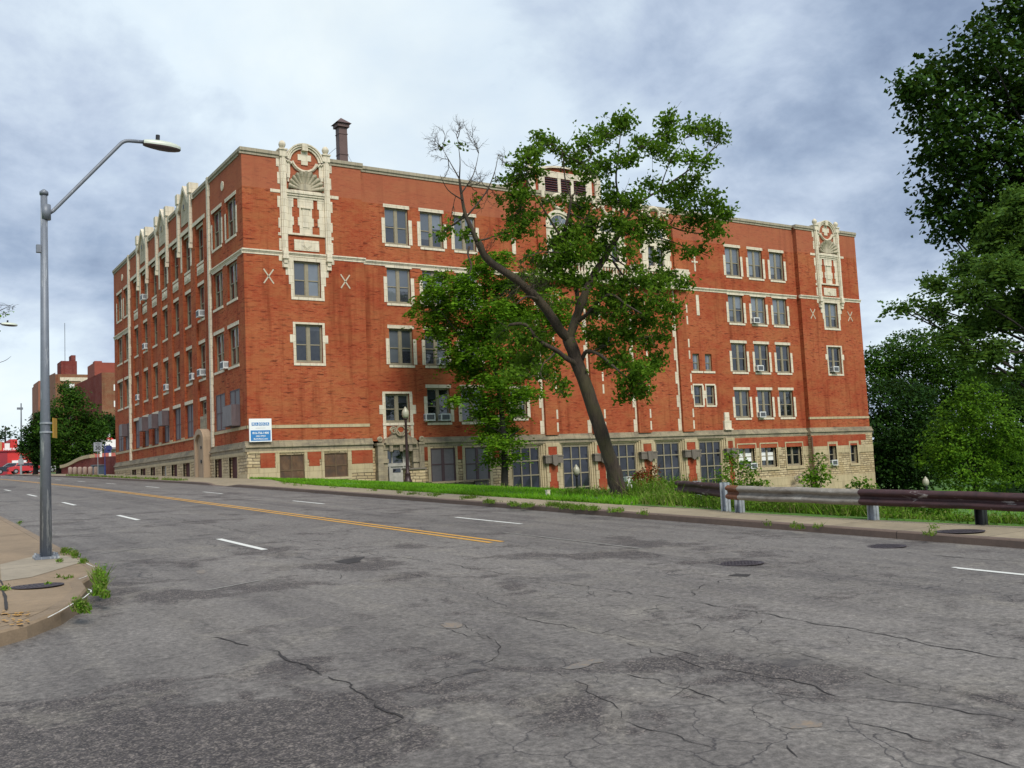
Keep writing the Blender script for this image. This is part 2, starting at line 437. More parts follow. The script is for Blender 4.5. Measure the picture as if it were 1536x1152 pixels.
# road and pavement materials
def asphalt():
    m, N, b = newmat('worn_asphalt'); v = uvv(N)
    sp = N.n('ShaderNodeSeparateXYZ'); N.l(v, sp.inputs[0]); X, Y = sp.outputs[0], sp.outputs[1]
    big = N.noise(v, .16, 6, .62, .6); mid = N.noise(v, .75, 7, .65, .3); fine = N.noise(v, 9, 5, .7)
    agg = N.n('ShaderNodeTexVoronoi'); N.l(v, agg.inputs['Vector']); agg.inputs['Scale'].default_value = 78
    aggc = N.n('ShaderNodeSeparateColor'); N.l(agg.outputs['Color'], aggc.inputs[0])
    col = N.ramp(big, [(.3, (.122,.110,.101)), (.5, (.153,.139,.127)), (.7, (.182,.166,.151))])
    # wheel tracks and oil along the lanes
    tr = N.noise(N.vscale(v, (1.15, .035, 1)), 1.0, 5, .6)
    col = N.mix(N.ramp(tr, [(.45, 0.0), (.66, .6)]), col, (.074,.065,.062))
    tl = N.noise(N.vscale(v, (.9, .05, 1)), 1.9, 4, .6)
    col = N.mix(N.ramp(tl, [(.5, 0.0), (.72, .45)]), col, (.19,.172,.148))
    # worn, coarse patches: strongest on the side street by the near corner
    # the side street's coarse old surface: a patch round X -16, Y -50
    fd = N.math('ADD', N.math('MULTIPLY', N.math('ADD', X, 17.85), .545), N.math('MULTIPLY', N.math('ADD', Y, 55.5), .839))
    ld = N.math('SUBTRACT', N.math('MULTIPLY', N.math('ADD', X, 17.85), .839), N.math('MULTIPLY', N.math('ADD', Y, 55.5), .545))
    def ss(v_, a, b):
        nd_ = N.n('ShaderNodeMapRange', interpolation_type='SMOOTHSTEP'); N.l(v_, nd_.inputs[0]); nd_.inputs[1].default_value = a; nd_.inputs[2].default_value = b
        nd_.inputs[3].default_value = 1; nd_.inputs[4].default_value = 0; return nd_.outputs[0]
    near = N.math('MULTIPLY', ss(fd, 5.6, 9.4), ss(ld, -.6, 2.2))
    near = N.math('MULTIPLY_ADD', near, .19, -.075)
    wear = N.math('ADD', N.math('MULTIPLY_ADD', mid, .75, N.math('MULTIPLY', big, .35)), near)
    wear = N.math('ADD', wear, N.math('MULTIPLY', N.math('SUBTRACT', N.noise(v, 3.1, 6, .7, .5), .5), .34))
    def gau(px, py, r, amp):
        d_ = ray(px, py); t_ = (.12-CAM.z)/d_.z; t_ = min(t_, 25); q = CAM+d_*t_
        nd_ = N.n('ShaderNodeVectorMath', operation='DISTANCE'); N.l(v, nd_.inputs[0]); nd_.inputs[1].default_value = (q.x, q.y, 0)
        e_ = N.math('DIVIDE', nd_.outputs['Value'], r); return N.math('MULTIPLY', N.math('POWER', math.e, N.math('MULTIPLY', N.math('MULTIPLY', e_, e_), -1.0)), amp)
    for g_ in ((150,1115,.8,.10),(330,1095,.6,.09),(480,1060,.5,.09),(545,1035,.35,.10),(40,1105,.7,.1),(640,985,.5,.06),(700,1000,.4,.05),(570,955,.5,.06),(320,915,.45,.07),(215,893,.6,.07),(525,876,.55,.13),(600,885,.3,.08),(1100,846,.8,.05),(1340,818,.9,.05),(420,1000,.35,.05),(1180,1000,.5,.08),(1010,985,.45,.07),(1430,1055,.5,.07),(800,930,.4,.06),  # one spot darkens the gutter beside the corner kerb
               (190,1000,.8,-.12),(350,990,.5,-.10),(680,1060,.4,-.13),(720,1085,.5,-.1),(640,1120,.3,-.12),(860,1110,.6,-.1),(780,955,.6,-.1),(470,935,.35,-.1),(250,960,.5,-.1),(1100,1080,.9,-.09),(1350,1080,.8,-.07),(1300,950,1.0,-.05)):
        wear = N.math('ADD', wear, gau(*g_))
    wmask = N.ramp(N.math('MULTIPLY_ADD', fine, .10, N.math('SUBTRACT', wear, .05)), [(.505, 0.0), (.575, 1.0)])
    coarse = N.ramp(N.math('MULTIPLY_ADD', aggc.outputs[0], .75, N.math('MULTIPLY', fine, .4)), [(.22, (.014,.011,.012)), (.62, (.050,.041,.041)), (.97, (.17,.145,.125))])
    col = N.mix(N.math('MULTIPLY', wmask, .8), col, coarse)
    lm = N.ramp(N.noise(v, .62, 8, .72, 1.0), [(.55, 0.0), (.61, .36)])
    col = N.mix(lm, col, (.215,.194,.163))
    dm = N.ramp(N.noise(N.vscale(v, (1, .55, 1)), .8, 8, .72, .8), [(.56, 0.0), (.63, .42)])
    col = N.mix(dm, col, (.055,.048,.048))
    gr = N.noise(v, 17, 4, .75); g2 = N.noise(N.vscale(v, (1, .7, 1)), 4.3, 7, .8, .6)
    col = N.mix(.55, col, N.mix(1.0, col, N.ramp(gr, [(.34, .35), (.5, 1.0), (.66, 1.75)]), 'MULTIPLY'))
    col = N.mix(.6, col, N.mix(1.0, col, N.ramp(g2, [(.36, .55), (.46, .97), (.55, 1.0), (.68, 1.4)]), 'MULTIPLY'))
    # speckle everywhere
    col = N.mix(.34, col, N.mix(1.0, col, N.ramp(aggc.outputs[1], [(0.0, .55), (.5, .97), (1.0, 1.42)]), 'MULTIPLY'))
    col = N.mix(.35, col, N.mix(1.0, col, N.ramp(fine, [(.3, .55), (.7, 1.4)]), 'MULTIPLY'))
    # alligator cracking
    wv = N.n('ShaderNodeTexNoise'); wv.inputs['Scale'].default_value = 1.7; wv.inputs['Detail'].default_value = 5; N.l(v, wv.inputs['Vector'])
    dv = N.n('ShaderNodeVectorMath', operation='MULTIPLY_ADD'); N.l(wv.outputs['Color'], dv.inputs[0]); dv.inputs[1].default_value = (.75,.75,0); N.l(v, dv.inputs[2])
    vc = N.n('ShaderNodeTexVoronoi', feature='DISTANCE_TO_EDGE'); N.l(dv.outputs[0], vc.inputs['Vector']); vc.inputs['Scale'].default_value = 1.7
    ck = N.ramp(vc.outputs['Distance'], [(.0, 1.0), (.014, .0)])
    band = N.noise(N.vscale(v, (1, .4, 1)), .42, 4, .6)
    ck = N.math('MULTIPLY', ck, N.ramp(band, [(.47, 0.0), (.58, .75)]))
    col = N.mix(ck, col, (.03,.027,.03))
    N.l(col, b.inputs['Base Color']); b.inputs['Roughness'].default_value = .78; b.inputs['Specular IOR Level'].default_value = .35
    h = N.math('SUBTRACT', N.math('MULTIPLY_ADD', aggc.outputs[0], .35, N.math('MULTIPLY', fine, .6)), N.math('MULTIPLY', ck, 1.5))
    bump(N, b, h, .55, .012)
    return m
M_ASPH = asphalt()
def concrete(name, base, slab, dark=.5, tint=None):
    m, N, b = newmat(name); v = uvv(N)
    n1 = N.noise(v, .8, 6, .65, .4); n2 = N.noise(v, 7, 5, .65); n3 = N.noise(v, 45, 2, .5)
    col = N.ramp(n1, [(.3, tuple(x*.78 for x in base)), (.55, base), (.75, tuple(x*1.14 for x in base))])
    col = N.mix(.3, col, N.mix(1.0, col, N.ramp(n2, [(.3, .6), (.7, 1.35)]), 'MULTIPLY'))
    col = N.mix(.2, col, N.mix(1.0, col, N.ramp(n3, [(.3, .6), (.7, 1.4)]), 'MULTIPLY'))
    if slab:
        br = N.n('ShaderNodeTexBrick'); N.l(v, br.inputs['Vector']); br.offset = 0; br.inputs['Scale'].default_value = 1
        br.inputs['Brick Width'].default_value = slab[0]; br.inputs['Row Height'].default_value = slab[1]; br.inputs['Mortar Size'].default_value = .012; br.inputs['Mortar Smooth'].default_value = .3
        br.inputs['Color1'].default_value = (1,1,1,1); br.inputs['Color2'].default_value = (.85,.85,.84,1); br.inputs['Mortar'].default_value = (.35,.33,.3,1)
        col = N.mix(1.0, col, br.outputs['Color'], 'MULTIPLY')
    if tint: col = N.mix(N.ramp(N.noise(v, 1.6, 5, .7), [(.5, 0.0), (.7, tint[0])]), col, tint[1])
    N.l(col, b.inputs['Base Color']); b.inputs['Roughness'].default_value = .85
    bump(N, b, N.math('MULTIPLY_ADD', n3, .4, n2), .25, .01)
    return m
M_WALKR = concrete('pale_pavement', (.29,.235,.155), (8.0, 1.5), tint=(.35, (.2,.17,.125)))
M_WALKL = concrete('tan_pavement', (.235,.168,.102), None, tint=(.3, (.2,.15,.10)))
M_KERBR = concrete('brown_kerb', (.145,.100,.076), (9, 3.0), tint=(.5, (.1,.075,.06)))
M_KERBL = concrete('tan_kerb', (.215,.155,.098), None)
M_CRACK = simple('dark_crack', (.026,.022,.021), .95, 0, .4, 6)  # dark tone shared by joints, cracks and potholes
M_SEAM = simple('tar_seam', (.085,.078,.076), .85, 0, .35, 4)
def paint(name, col, under, lo, hi, sc=6):
    m, N, b = newmat(name); v = uvv(N)
    n = N.noise(v, sc, 6, .75); n2 = N.noise(v, .8, 4, .6)
    f = N.ramp(N.math('MULTIPLY_ADD', n2, .35, N.math('MULTIPLY', n, .75)), [(lo, 0.0), (hi, 1.0)])
    N.l(N.mix(f, under, col), b.inputs['Base Color']); b.inputs['Roughness'].default_value = .7
    return m
M_PAINTW = paint('white_road_paint', (.62,.62,.58), (.125,.114,.104), .30, .50)
M_PAINTW_OLD = paint('faded_white_paint', (.22,.21,.19), (.145,.132,.12), .48, .60, 9)
M_PAINTY = paint('yellow_road_paint', (.55,.28,.035), (.14,.12,.09), .30, .52)
M_PAINTO = paint('faded_utility_paint', (.225,.165,.11), (.142,.129,.117), .52, .66, 11)
M_IRON = simple('cast_iron', (.055,.045,.052), .7, .3, .4, 14, .5, .4)

def leaf_mat(name, cols, trans=.35, hue=.0):
    m, N, b = newmat(name)
    g = N.n('ShaderNodeNewGeometry'); r = g.outputs['Random Per Island']
    col = N.ramp(r, [(i/(len(cols)-1), c) for i, c in enumerate(cols)])
    tc = N.n('ShaderNodeTexCoord'); n = N.noise(tc.outputs['Object'], .55, 3, .6)
    col = N.mix(.75, col, N.mix(1.0, col, N.ramp(n, [(.3, .5), (.7, 1.5)]), 'MULTIPLY'))
    N.l(col, b.inputs['Base Color']); b.inputs['Roughness'].default_value = .6; b.inputs['Specular IOR Level'].default_value = .06
    tb = N.n('ShaderNodeBsdfTranslucent'); N.l(N.mix(.5, col, (.16,.26,.02)), tb.inputs[0])
    ms = N.n('ShaderNodeMixShader'); ms.inputs[0].default_value = trans
    o = m.node_tree.nodes['Material Output']
    N.l(b.outputs[0], ms.inputs[1]); N.l(tb.outputs[0], ms.inputs[2]); N.l(ms.outputs[0], o.inputs[0])
    return m
M_LEAF = leaf_mat('elm_leaves', [(.035,.088,.008), (.078,.162,.013), (.135,.235,.018), (.05,.115,.011)], .45)
M_LEAF2 = leaf_mat('walnut_leaves', [(.05,.125,.008), (.095,.21,.012), (.155,.29,.014), (.06,.14,.010)])
M_LEAFM = leaf_mat('maple_leaves', [(.008,.026,.004), (.018,.048,.006), (.040,.09,.009), (.010,.032,.005)], .15)  # near-black albedo puts the crown's shaded side into the leaf colour
M_LEAFL = leaf_mat('locust_leaves', [(.04,.09,.018), (.07,.14,.025), (.11,.20,.035), (.05,.10,.022)], .4)
M_LEAFD = leaf_mat('dark_park_leaves', [(.006,.020,.004), (.013,.037,.006), (.028,.07,.009)], .12)
M_LEAFB = leaf_mat('bright_park_leaves', [(.035,.095,.007), (.068,.150,.010), (.115,.225,.013)], .3)
M_LEAFG = leaf_mat('mid_park_leaves', [(.014,.042,.006), (.030,.078,.009), (.06,.125,.012)], .2)
M_GRASS = leaf_mat('grass_blades', [(.075,.21,.010), (.11,.30,.013), (.16,.37,.016), (.2,.36,.04)], .35)
M_WEED = leaf_mat('weed_leaves', [(.045,.115,.010), (.09,.20,.014), (.14,.26,.02), (.20,.20,.07), (.06,.14,.012)], .35)
M_RUSTLEAF = leaf_mat('russet_seed_heads', [(.16,.035,.015), (.22,.06,.02), (.12,.03,.015)], .15)
def bark(name, c1, c2, moss=None):
    m, N, b = newmat(name); tc = N.n('ShaderNodeTexCoord'); v = tc.outputs['Object']
    n = N.noise(N.vscale(v, (9, 9, 1.6)), 1.9, 8, .75, .9); n2 = N.noise(v, 1.3, 4, .6)
    col = N.ramp(n, [(.3, c1), (.7, c2)])
    if moss: col = N.mix(N.ramp(n2, [(.45, 0.0), (.65, .55)]), col, moss)
    N.l(col, b.inputs['Base Color']); b.inputs['Roughness'].default_value = .9
    bump(N, b, n, .8, .04); return m
M_BARK = bark('mossy_bark', (.014,.010,.008), (.085,.06,.042), (.075,.07,.025))
M_BARKD = bark('dark_bark', (.012,.010,.009), (.04,.032,.026))
def lawn_mat():
    m, N, b = newmat('lawn_ground'); v = uvv(N)
    n = N.noise(v, .5, 6, .65); n2 = N.noise(v, 9, 4, .7)
    col = N.ramp(n, [(.3, (.040,.10,.012)), (.55, (.062,.15,.014)), (.75, (.085,.165,.022))])
    col = N.mix(.5, col, N.mix(1.0, col, N.ramp(n2, [(.3, .5), (.7, 1.4)]), 'MULTIPLY'))
    N.l(col, b.inputs['Base Color']); b.inputs['Roughness'].default_value = .95
    bump(N, b, n2, .6, .05); return m
M_LAWN = lawn_mat()

# ------------------------------------------------------------------ ground, road, pavements
_gy = [-200, -60, -15, 0, 10, 20, 30, 40, 60, 100, 150, 250, 700]
_gz = [-5.5, -.305, 1.36, 1.88, 2.17, 2.48, 2.78, 3.06, 3.60, 4.65, 5.75, 6.9, 7.5]
def interp(x, xs, ys):
    if x <= xs[0]: return ys[0]
    for i in range(1, len(xs)):
        if x <= xs[i]:
            t = (x-xs[i-1])/(xs[i]-xs[i-1]); return ys[i-1]+(ys[i]-ys[i-1])*t
    return ys[-1]
def gz(Y): return sum(interp(Y+d, _gy, _gz) for d in (-6,-3,0,3,6))/5 if Y > -30 else interp(Y, _gy, _gz)
def sstep(a, b, x):
    t = max(0, min(1, (x-a)/(b-a))); return t*t*(3-2*t)
def rz(X, Y):
    t = (X+9.25)/5.75
    c = .08*t*t if t > 0 else .02*t*t
    z = gz(Y) - min(c, .08)
    if X < -15: z -= .012*(-15-X)
    return z
KR, KL = -3.5, -15.03
def bx(Y): return interp(Y, [-75,-47,-43.4,-40,-35.2,-15,-9,-4,0,400], [-1.3,-1.5,-2.05,-2.15,-2.1,-1.9,-1.2,-.1,-.1,-.1])
def tz(X, Y):
    """lawn and park ground east of the pavement"""
    s = gz(Y)+.07
    x = max(0, X-bx(Y))
    drop = .082*min(max(0, x-1.9*sstep(-3, -9, Y)), 26) + .155*max(0, min(x, 70)-26)
    emb = sstep(-33.5, -38, Y)*1.5*sstep(.25, 6, x)
    court = 2.2*sstep(15, 18, X)*sstep(-6.0, -3.2, Y)*(1-sstep(38, 42, X))
    z = s - drop - emb - court
    if Y > 0: z = max(z, -2.0) if X > 30 else z
    lim = -5.5 + .25*sstep(60, 200, X)
    z = max(z, lim)
    far = sstep(60, 140, Y)
    if Y > 42: z = z*(1-far) + (gz(Y)-.1)*far
    return z
def axis(segs):
    o = []
    for a, b, n in segs:
        o += [a+(b-a)*i/n for i in range(n)]
    o.append(segs[-1][1]); return o
def terrain_z(X, Y):
    if X < KL: return gz(Y)-.25 - (.0 if Y > -44 else .2) if X < -19.5 or Y < -44.5 else gz(Y)-.25
    if X < bx(Y)-.02: return gz(Y)-.35
    if -.3 < X < 55.2 and 1.0 < Y < 37: return min(tz(X, Y), gz(0)-.6) - .8
    return tz(X, Y)
xs = axis([(-700,-120,8),(-120,-20,12),(-20,-4,6),(-4,4,32),(4,30,40),(30,62,40),(62,130,24),(130,700,12)])
ys = axis([(-400,-80,8),(-80,-50,12),(-50,2,104),(2,42,24),(42,140,24),(140,900,16)])
mb = MB(); mb.grid([[(x, y, terrain_z(x, y)) for x in xs] for y in ys])
tag(obj('ground', mb, M_LAWN, smooth=True), kind='structure')
# left verge beyond the side street
mb = MB(); ysv = axis([(-44.6,60,50),(60,700,20)])
mb.grid([[(x, y, gz(y)+.13+.02*(-17.6-x)*(x > -40)) for x in (-120,-40,-24,-17.6)] for y in ysv])
tag(obj('verge', mb, M_LAWN, smooth=True), kind='structure')

yr = axis([(-180,-62,20),(-62,0,124),(0,60,60),(60,420,60)])
mb = MB()
xr = axis([(-70,-15.2,20),(-15.2,-9.25,10),(-9.25,-3.3,12)])
mb.grid([[(x, y, rz(x, y)) for x in xr] for y in yr])
road = tag(obj('road', mb, M_ASPH, smooth=True), kind='structure')

def sheet(pts_fn, name, mat, parent=None, kind='structure', off=.004):
    mb = MB(); pts_fn(mb); o = obj(name, mb, mat, parent); 
    if kind and parent is None: o['kind'] = kind
    return o
def strip(mb, xa, xb, ya, yb, off=.005, n=None):
    n = n or max(1, int(abs(yb-ya)/1.0))
    mb.grid([[(x, ya+(yb-ya)*i/n, rz(x, ya+(yb-ya)*i/n)+off) for x in (xa, xb)] for i in range(n+1)])
# right kerb and pavement
mb = MB(); n = 0
yk = axis([(-180,-62,30),(-62,0,62),(0,60,30),(60,420,40)])
def kerb_h(Y): return .13 - .115*(1-sstep(.9, 2.6, abs(Y+6.3)))
for sub in (0,):
    prof = [(KR-.0, -.12, 1), (KR+.015, 0, 0), (KR+.035, 0, 0), (KR+.16, .004, 0)]
    rows = []
    for y in yk:
        zt = gz(y)-.08+kerb_h(y)
        rows.append([(KR, y, gz(y)-.25), (KR+.012, y, zt-.02), (KR+.035, y, zt), (KR+.17, y, zt+.003), (KR+.17, y, gz(y)-.2)])
    mb.grid(rows)
tag(obj('kerb', mb, M_KERBR), kind='structure')
mb = MB(); rows = []
for y in yk:
    b = bx(y); zt = gz(y)-.08+kerb_h(y)
    rows.append([(KR+.172, y, zt-.002), ((KR+b)/2, y, gz(y)+.058), (b, y, gz(y)+.062), (b+.01, y, gz(y)-.3)])
mb.grid(rows)
# concrete wedge by the end of the guard rail
A = [(-2.2,-39.9),(-1.9,-35.0),(-.42,-35.7),(-.28,-36.5)]
cz = [gz(y)+.066+.0*x for x, y in A]
mb.face([(A[0][0],A[0][1],cz[0]),(A[3][0],A[3][1],cz[3]),(A[2][0],A[2][1],cz[2]),(A[1][0],A[1][1],cz[1])])
for i, j in ((0,3),(3,2),(2,1)):
    mb.face([(A[i][0],A[i][1],cz[i]-1.2),(A[j][0],A[j][1],cz[j]-1.2),(A[j][0],A[j][1],cz[j]),(A[i][0],A[i][1],cz[i])])
tag(obj('pavement', mb, M_WALKR), kind='structure')

# near corner pavement with its broken kerb
def ring_left():
    out = [(KL, 420), (KL, 60), (KL, 20), (KL, 0), (-15.03,-20), (-15.08,-30), (-15.14,-35), (-15.18,-38), (-15.18,-40.4)]
    out += [(-15.22,-40.9), (-15.45,-41.5), (-15.66,-42.1), (-15.72,-42.75), (-15.95,-43.55), (-16.22,-44.2), (-16.6,-44.75), (-17.0,-45.1), (-18.2,-45.7), (-22,-46.2), (-70,-46.6)]
    return out
RL = []
rl = ring_left()
for i in range(len(rl)-1):
    a, b = Vector(rl[i]), Vector(rl[i+1]); k = max(1, int((b-a).length/(.6 if b.y < -20 and a.x > -19 else 6)))
    RL += [a+(b-a)*j/k for j in range(k)]
RL.append(Vector(rl[-1]))
def inset(pts, d):
    o = []
    for i, p in enumerate(pts):
        t = (pts[min(i+1, len(pts)-1)]-pts[max(i-1, 0)]).normalized(); o.append(p+Vector((t.y, -t.x))*d)
    return o
IN = inset(RL, .17)
wt = lambda p: gz(p.y)+.13 - .04*sstep(-43.6, -44.9, p.y)
mb = MB(); rows = []
for p, q in zip(RL, IN):
    e = p+(q-p)*.18
    ch = mnoise.noise((p.x*1.7, p.y*1.7, 3))*.012 if p.y < -30 else 0
    rows.append([(p.x, p.y, rz(p.x, p.y)-.2), (p.x+(e.x-p.x)*.3, p.y+(e.y-p.y)*.3, wt(p)-.025+ch), (e.x, e.y, wt(p)+ch*.5), (q.x, q.y, wt(p)+.002), (q.x, q.y, wt(p)-.2)])
mb.grid(rows)
tag(obj('corner_kerb', mb, M_KERBL), kind='structure')
mb = MB()
yy = [p for p in IN if p.y > -45.0]
rows = []
for q in IN:
    z = wt(q)-.002
    if q.y > -44.2: rows.append([(q.x, q.y, z), (min(q.x-.02, -17.6), q.y, z+.02)])
mb.grid(rows)
q0 = [q for q in IN if q.y <= -44.2]
last = [q for q in IN if q.y > -44.2][-1]
rows = [[(last.x, last.y, wt(last)-.002), (last.x, last.y, wt(last)-.002)]]
for q in q0: rows.append([(q.x, q.y, wt(q)-.002), (q.x, last.y, wt(last)-.002)])
mb.grid(rows)
tag(obj('corner_pavement', mb, M_WALKL), kind='structure')
# joints and chalk-white kerb line on the corner slab, one light slab at the lamp foot
def wl(pts, wd, name, mat, zf, off=.004, jit=0.0, kind='structure', parent=None, vary=0.0, step=.25):
    """a ribbon laid along ground points"""
    P = []
    for i in range(len(pts)-1):
        a, b = Vector(pts[i]), Vector(pts[i+1]); k = max(1, int((b-a).length/step))
        P += [a+(b-a)*j/k for j in range(k)]
    P.append(Vector(pts[-1])); rows = []
    Q = [p.copy() for p in P]
    if jit:
        for i, p in enumerate(P):
            Q[i] = p+Vector((mnoise.noise((p.x*2.3, p.y*2.3, 1))+.5*mnoise.noise((p.x*7, p.y*7, 4)), mnoise.noise((p.x*2.3, p.y*2.3, 9))+.5*mnoise.noise((p.x*7, p.y*7, 14)), 0)).to_2d()*jit
    for i, p in enumerate(Q):
        t = (Q[min(i+1, len(Q)-1)]-Q[max(i-1, 0)])
        if t.length < 1e-6: t = Vector((0,1))
        t.normalize(); nn = Vector((t.y, -t.x))
        wv = wd*(1+vary*(mnoise.noise((p.x*3.1, p.y*3.1, 7))+.6*mnoise.noise((p.x*11, p.y*11, 2))))
        wv = max(wv, wd*.15)
        if vary and i in (0, len(Q)-1): wv *= .2
        a, b = p-nn*wv/2, p+nn*wv/2
        rows.append([(a.x, a.y, zf(a.x, a.y)+off), (b.x, b.y, zf(b.x, b.y)+off)])
    return rows
slab_z = lambda x, y: gz(y)+.13-.04*sstep(-43.6,-44.9,y)-.002 + .02*max(0,(-15.2-x)/2.4)
def hit(px, py, zf, t0=3.0, t1=90.0):
    """where the sight line through a photo pixel meets a surface"""
    d = ray(px, py); t = t0; lastd = 1
    while t < t1:
        p = CAM+d*t
        if p.z < zf(p.x, p.y):
            lo, hi = t-.25, t
            for _ in range(24):
                m = (lo+hi)/2; p = CAM+d*m
                if p.z < zf(p.x, p.y): hi = m
                else: lo = m
            return CAM+d*hi
        t += .25
    return CAM+d*t1
def H2(pts, zf): return [tuple(hit(x, y, zf)[:2]) for x, y in pts]
mb = MB()
for pts, wd in (([(0,855),(60,848),(126,842)], .015), ([(0,879),(8,895),(10,915)], .03), ([(0,870),(9,886)], .02), ([(62,913),(100,908)], .01), ([(0,805),(37,801)], .012), ([(70,838),(127,836),(131,836)], .015), ([(82,845),(130,842)], .012)):
    mb.grid(wl(H2(pts, slab_z), wd, '', None, slab_z, .004, .004, vary=.5, step=.08))
tag(obj('pavement_joints', mb, M_CRACK), kind='structure')
mb = MB()
mb.grid(wl(H2([(72,927),(104,909),(126,897),(136,889),(137,886),(132,884)], slab_z), .014, '', None, slab_z, .005, .004, step=.1))
mb.grid(wl(H2([(126,843),(133,847),(142,851)], slab_z), .013, '', None, slab_z, .005, .003, step=.1))
mb.grid(wl(H2([(118,869),(127,866),(131,864)], slab_z), .012, '', None, slab_z, .005, .003, step=.1))
tag(obj('kerb_paint_line', mb, M_PAINTW), kind='structure')
mb = MB()
c = H2([(2,872),(47,866),(128,842),(100,834),(62,832),(0,847)], slab_z)
mb.face([(x, y, slab_z(x, y)+.0035) for x, y in c])
M_SLAB = concrete('light_slab', (.285,.24,.175), None)
tag(obj('pavement_slab', mb, M_SLAB), kind='structure')
mb = MB()
for k in range(46):
    px, py = random.uniform(-2, 46), random.choice((random.gauss(921, 2), random.gauss(933, 2.5)))
    x, y = H2([(px, py)], slab_z)[0]; r = random.uniform(.008, .026)
    mb.face([(x+r*math.cos(a)*random.uniform(.6,1.2), y+r*1.2*math.sin(a), slab_z(x, y)+.0035) for a in (0,1,2.1,3.1,4.2,5.2)])
tag(obj('yellow_paint_spatter', mb, M_PAINTY), kind='structure')

# ---- markings
mb = MB()
for xa in (-8.97, -8.74): strip(mb, xa-.05, xa+.05, -40.95, 200, .006)
tag(obj('centre_line', mb, M_PAINTY), kind='structure')
mb = MB()
near = [(-38.9,-36.2), (-29.2,-26.7), (-19.7,-17.1), (-10.2,-7.4), (-.7,1.9)]
for a, b in near + [(8.8+9.45*k, 11.5+9.45*k) for k in range(16)]: strip(mb, -12.32, -12.2, a, b, .006, 4)
for a, b in ((-50.2,-48.0), (-38.0,-35.2), (-27.1,-24.4), (-16.6,-13.9), (-6.2,-3.4)): strip(mb, -6.46, -6.35, a, b, .006, 4)
strip(mb, -6.42, -6.34, -50.2, -47.9, .0065, 4)
for k in range(16): strip(mb, -6.46, -6.35, 4+9.9*k, 6.8+9.9*k, .006, 4)
tag(obj('lane_dashes', mb, M_PAINTW), kind='structure')
mb = MB(); strip(mb, -7.80, -7.73, -43.5, -39.4, .006, 6)
for a in ([(310,886),(390,871)], [(80,791),(120,788)], [(150,831),(224,821)]):
    mb.grid(wl(H2(a, rz), .05, '', None, rz, .006))
tag(obj('faded_marks', mb, M_PAINTW_OLD), kind='structure')
mb = MB()
for cxp, cyp, wx, wy, tl in ((676,938,17,5,0), (875,997,28,5,-6), (1208,1088,30,7,0), (302,858,7,3,0)):
    pts = [(cxp+wx*math.cos(a), cyp+wy*math.sin(a)+tl*math.cos(a)) for a in [i*PI/7 for i in range(14)]]
    mb.face([(x+random.gauss(0,.012), y+random.gauss(0,.02), rz(x, y)+.004) for x, y in H2(pts, rz)])
tag(obj('utility_paint', mb, M_PAINTO), kind='structure')

# ---- cracks and seams traced on the asphalt
mb = MB()
cracks = [
 ([(318,957),(345,962),(378,968),(400,975),(425,985),(452,993),(478,1003),(486,1010),(520,1022),(548,1038),(580,1058),(606,1073)], .05),
 ([(606,1073),(570,1092),(540,1104),(510,1113)], .02), ([(565,1042),(610,1032),(660,1021),(704,1012),(745,1006)], .018),
 ([(240,774),(292,783),(350,795),(430,810),(500,821),(560,832),(650,843),(720,856),(800,868),(880,880),(960,893),(1020,898),(1060,905)], .028),
 ([(1060,905),(1130,920),(1200,931),(1270,944),(1340,957),(1420,972),(1536,991)], .035),
 ([(1035,894),(1042,885),(1060,878),(1085,870)], .03), ([(768,925),(800,930),(850,940),(905,950),(960,962),(1010,973),(1050,985),(1090,997)], .02),
 ([(905,950),(930,944),(990,940),(1030,935),(1060,952),(1100,950),(1130,938),(1148,930)], .015),
 ([(940,965),(985,978),(1030,990),(1068,1003),(1110,1010),(1180,1022),(1215,1030),(1260,1046),(1310,1048),(1380,1060),(1440,1066),(1536,1082)], .026),
 ([(1090,990),(1140,985),(1190,978),(1240,990),(1285,1008),(1330,1020),(1400,1036),(1470,1046),(1536,1064)], .018),
 ([(940,1010),(985,1022),(1030,1035),(1080,1045),(1120,1063),(1170,1078)], .02), ([(1240,1078),(1290,1084),(1340,1095),(1390,1110),(1440,1124),(1500,1142),(1536,1150)], .022),
 ([(925,1065),(945,1085),(980,1096),(1030,1110),(1075,1124)], .018), ([(1010,1050),(1030,1040),(1035,1030)], .012),
 ([(690,935),(720,948),(740,958),(752,972),(745,985),(735,995)], .018), ([(600,858),(640,868),(690,880),(720,893),(745,905),(790,918)], .014),
 ([(470,855),(510,862),(512,868)], .02), ([(390,868),(430,878),(470,887)], .014), ([(620,937),(660,942),(700,950),(740,960)], .014),
 ([(1010,788),(1090,793),(1150,806),(1240,818),(1310,826)], .02), ([(1350,828),(1430,836),(1536,843)], .045), ([(1130,866),(1180,858),(1225,846)], .012),
 ([(1250,925),(1330,928),(1420,927),(1536,932)], .010), ([(1180,1118),(1195,1128),(1200,1135)], .03), ([(840,1008),(875,1030),(905,1050),(925,1065)], .014),
 ([(1120,1012),(1150,1035),(1185,1048),(1205,1050)], .013),
]
for pts, wd in cracks:
    mb.grid(wl(H2(pts, rz), wd*.36, '', None, rz, .004, .10, vary=1.5, step=.045))
tag(obj('road_cracks', mb, M_CRACK), kind='structure')
mb = MB()
def blot(poly, off, jit=.05):
    P = H2(poly, rz); Q = []
    for i in range(len(P)):
        a, b = Vector(P[i]), Vector(P[(i+1) % len(P)]); k = max(2, int((b-a).length/.12))
        for j in range(k):
            p = a+(b-a)*j/k; Q.append(p+Vector((mnoise.noise((p.x*3, p.y*3, 1)), mnoise.noise((p.x*3, p.y*3, 5))))*jit*2)
    mb.face([(p.x, p.y, rz(p.x, p.y)+off) for p in reversed(Q)])
mb = MB()
blot([(500,843),(518,839),(546,835),(540,842),(545,843),(520,846)], .005, .03)
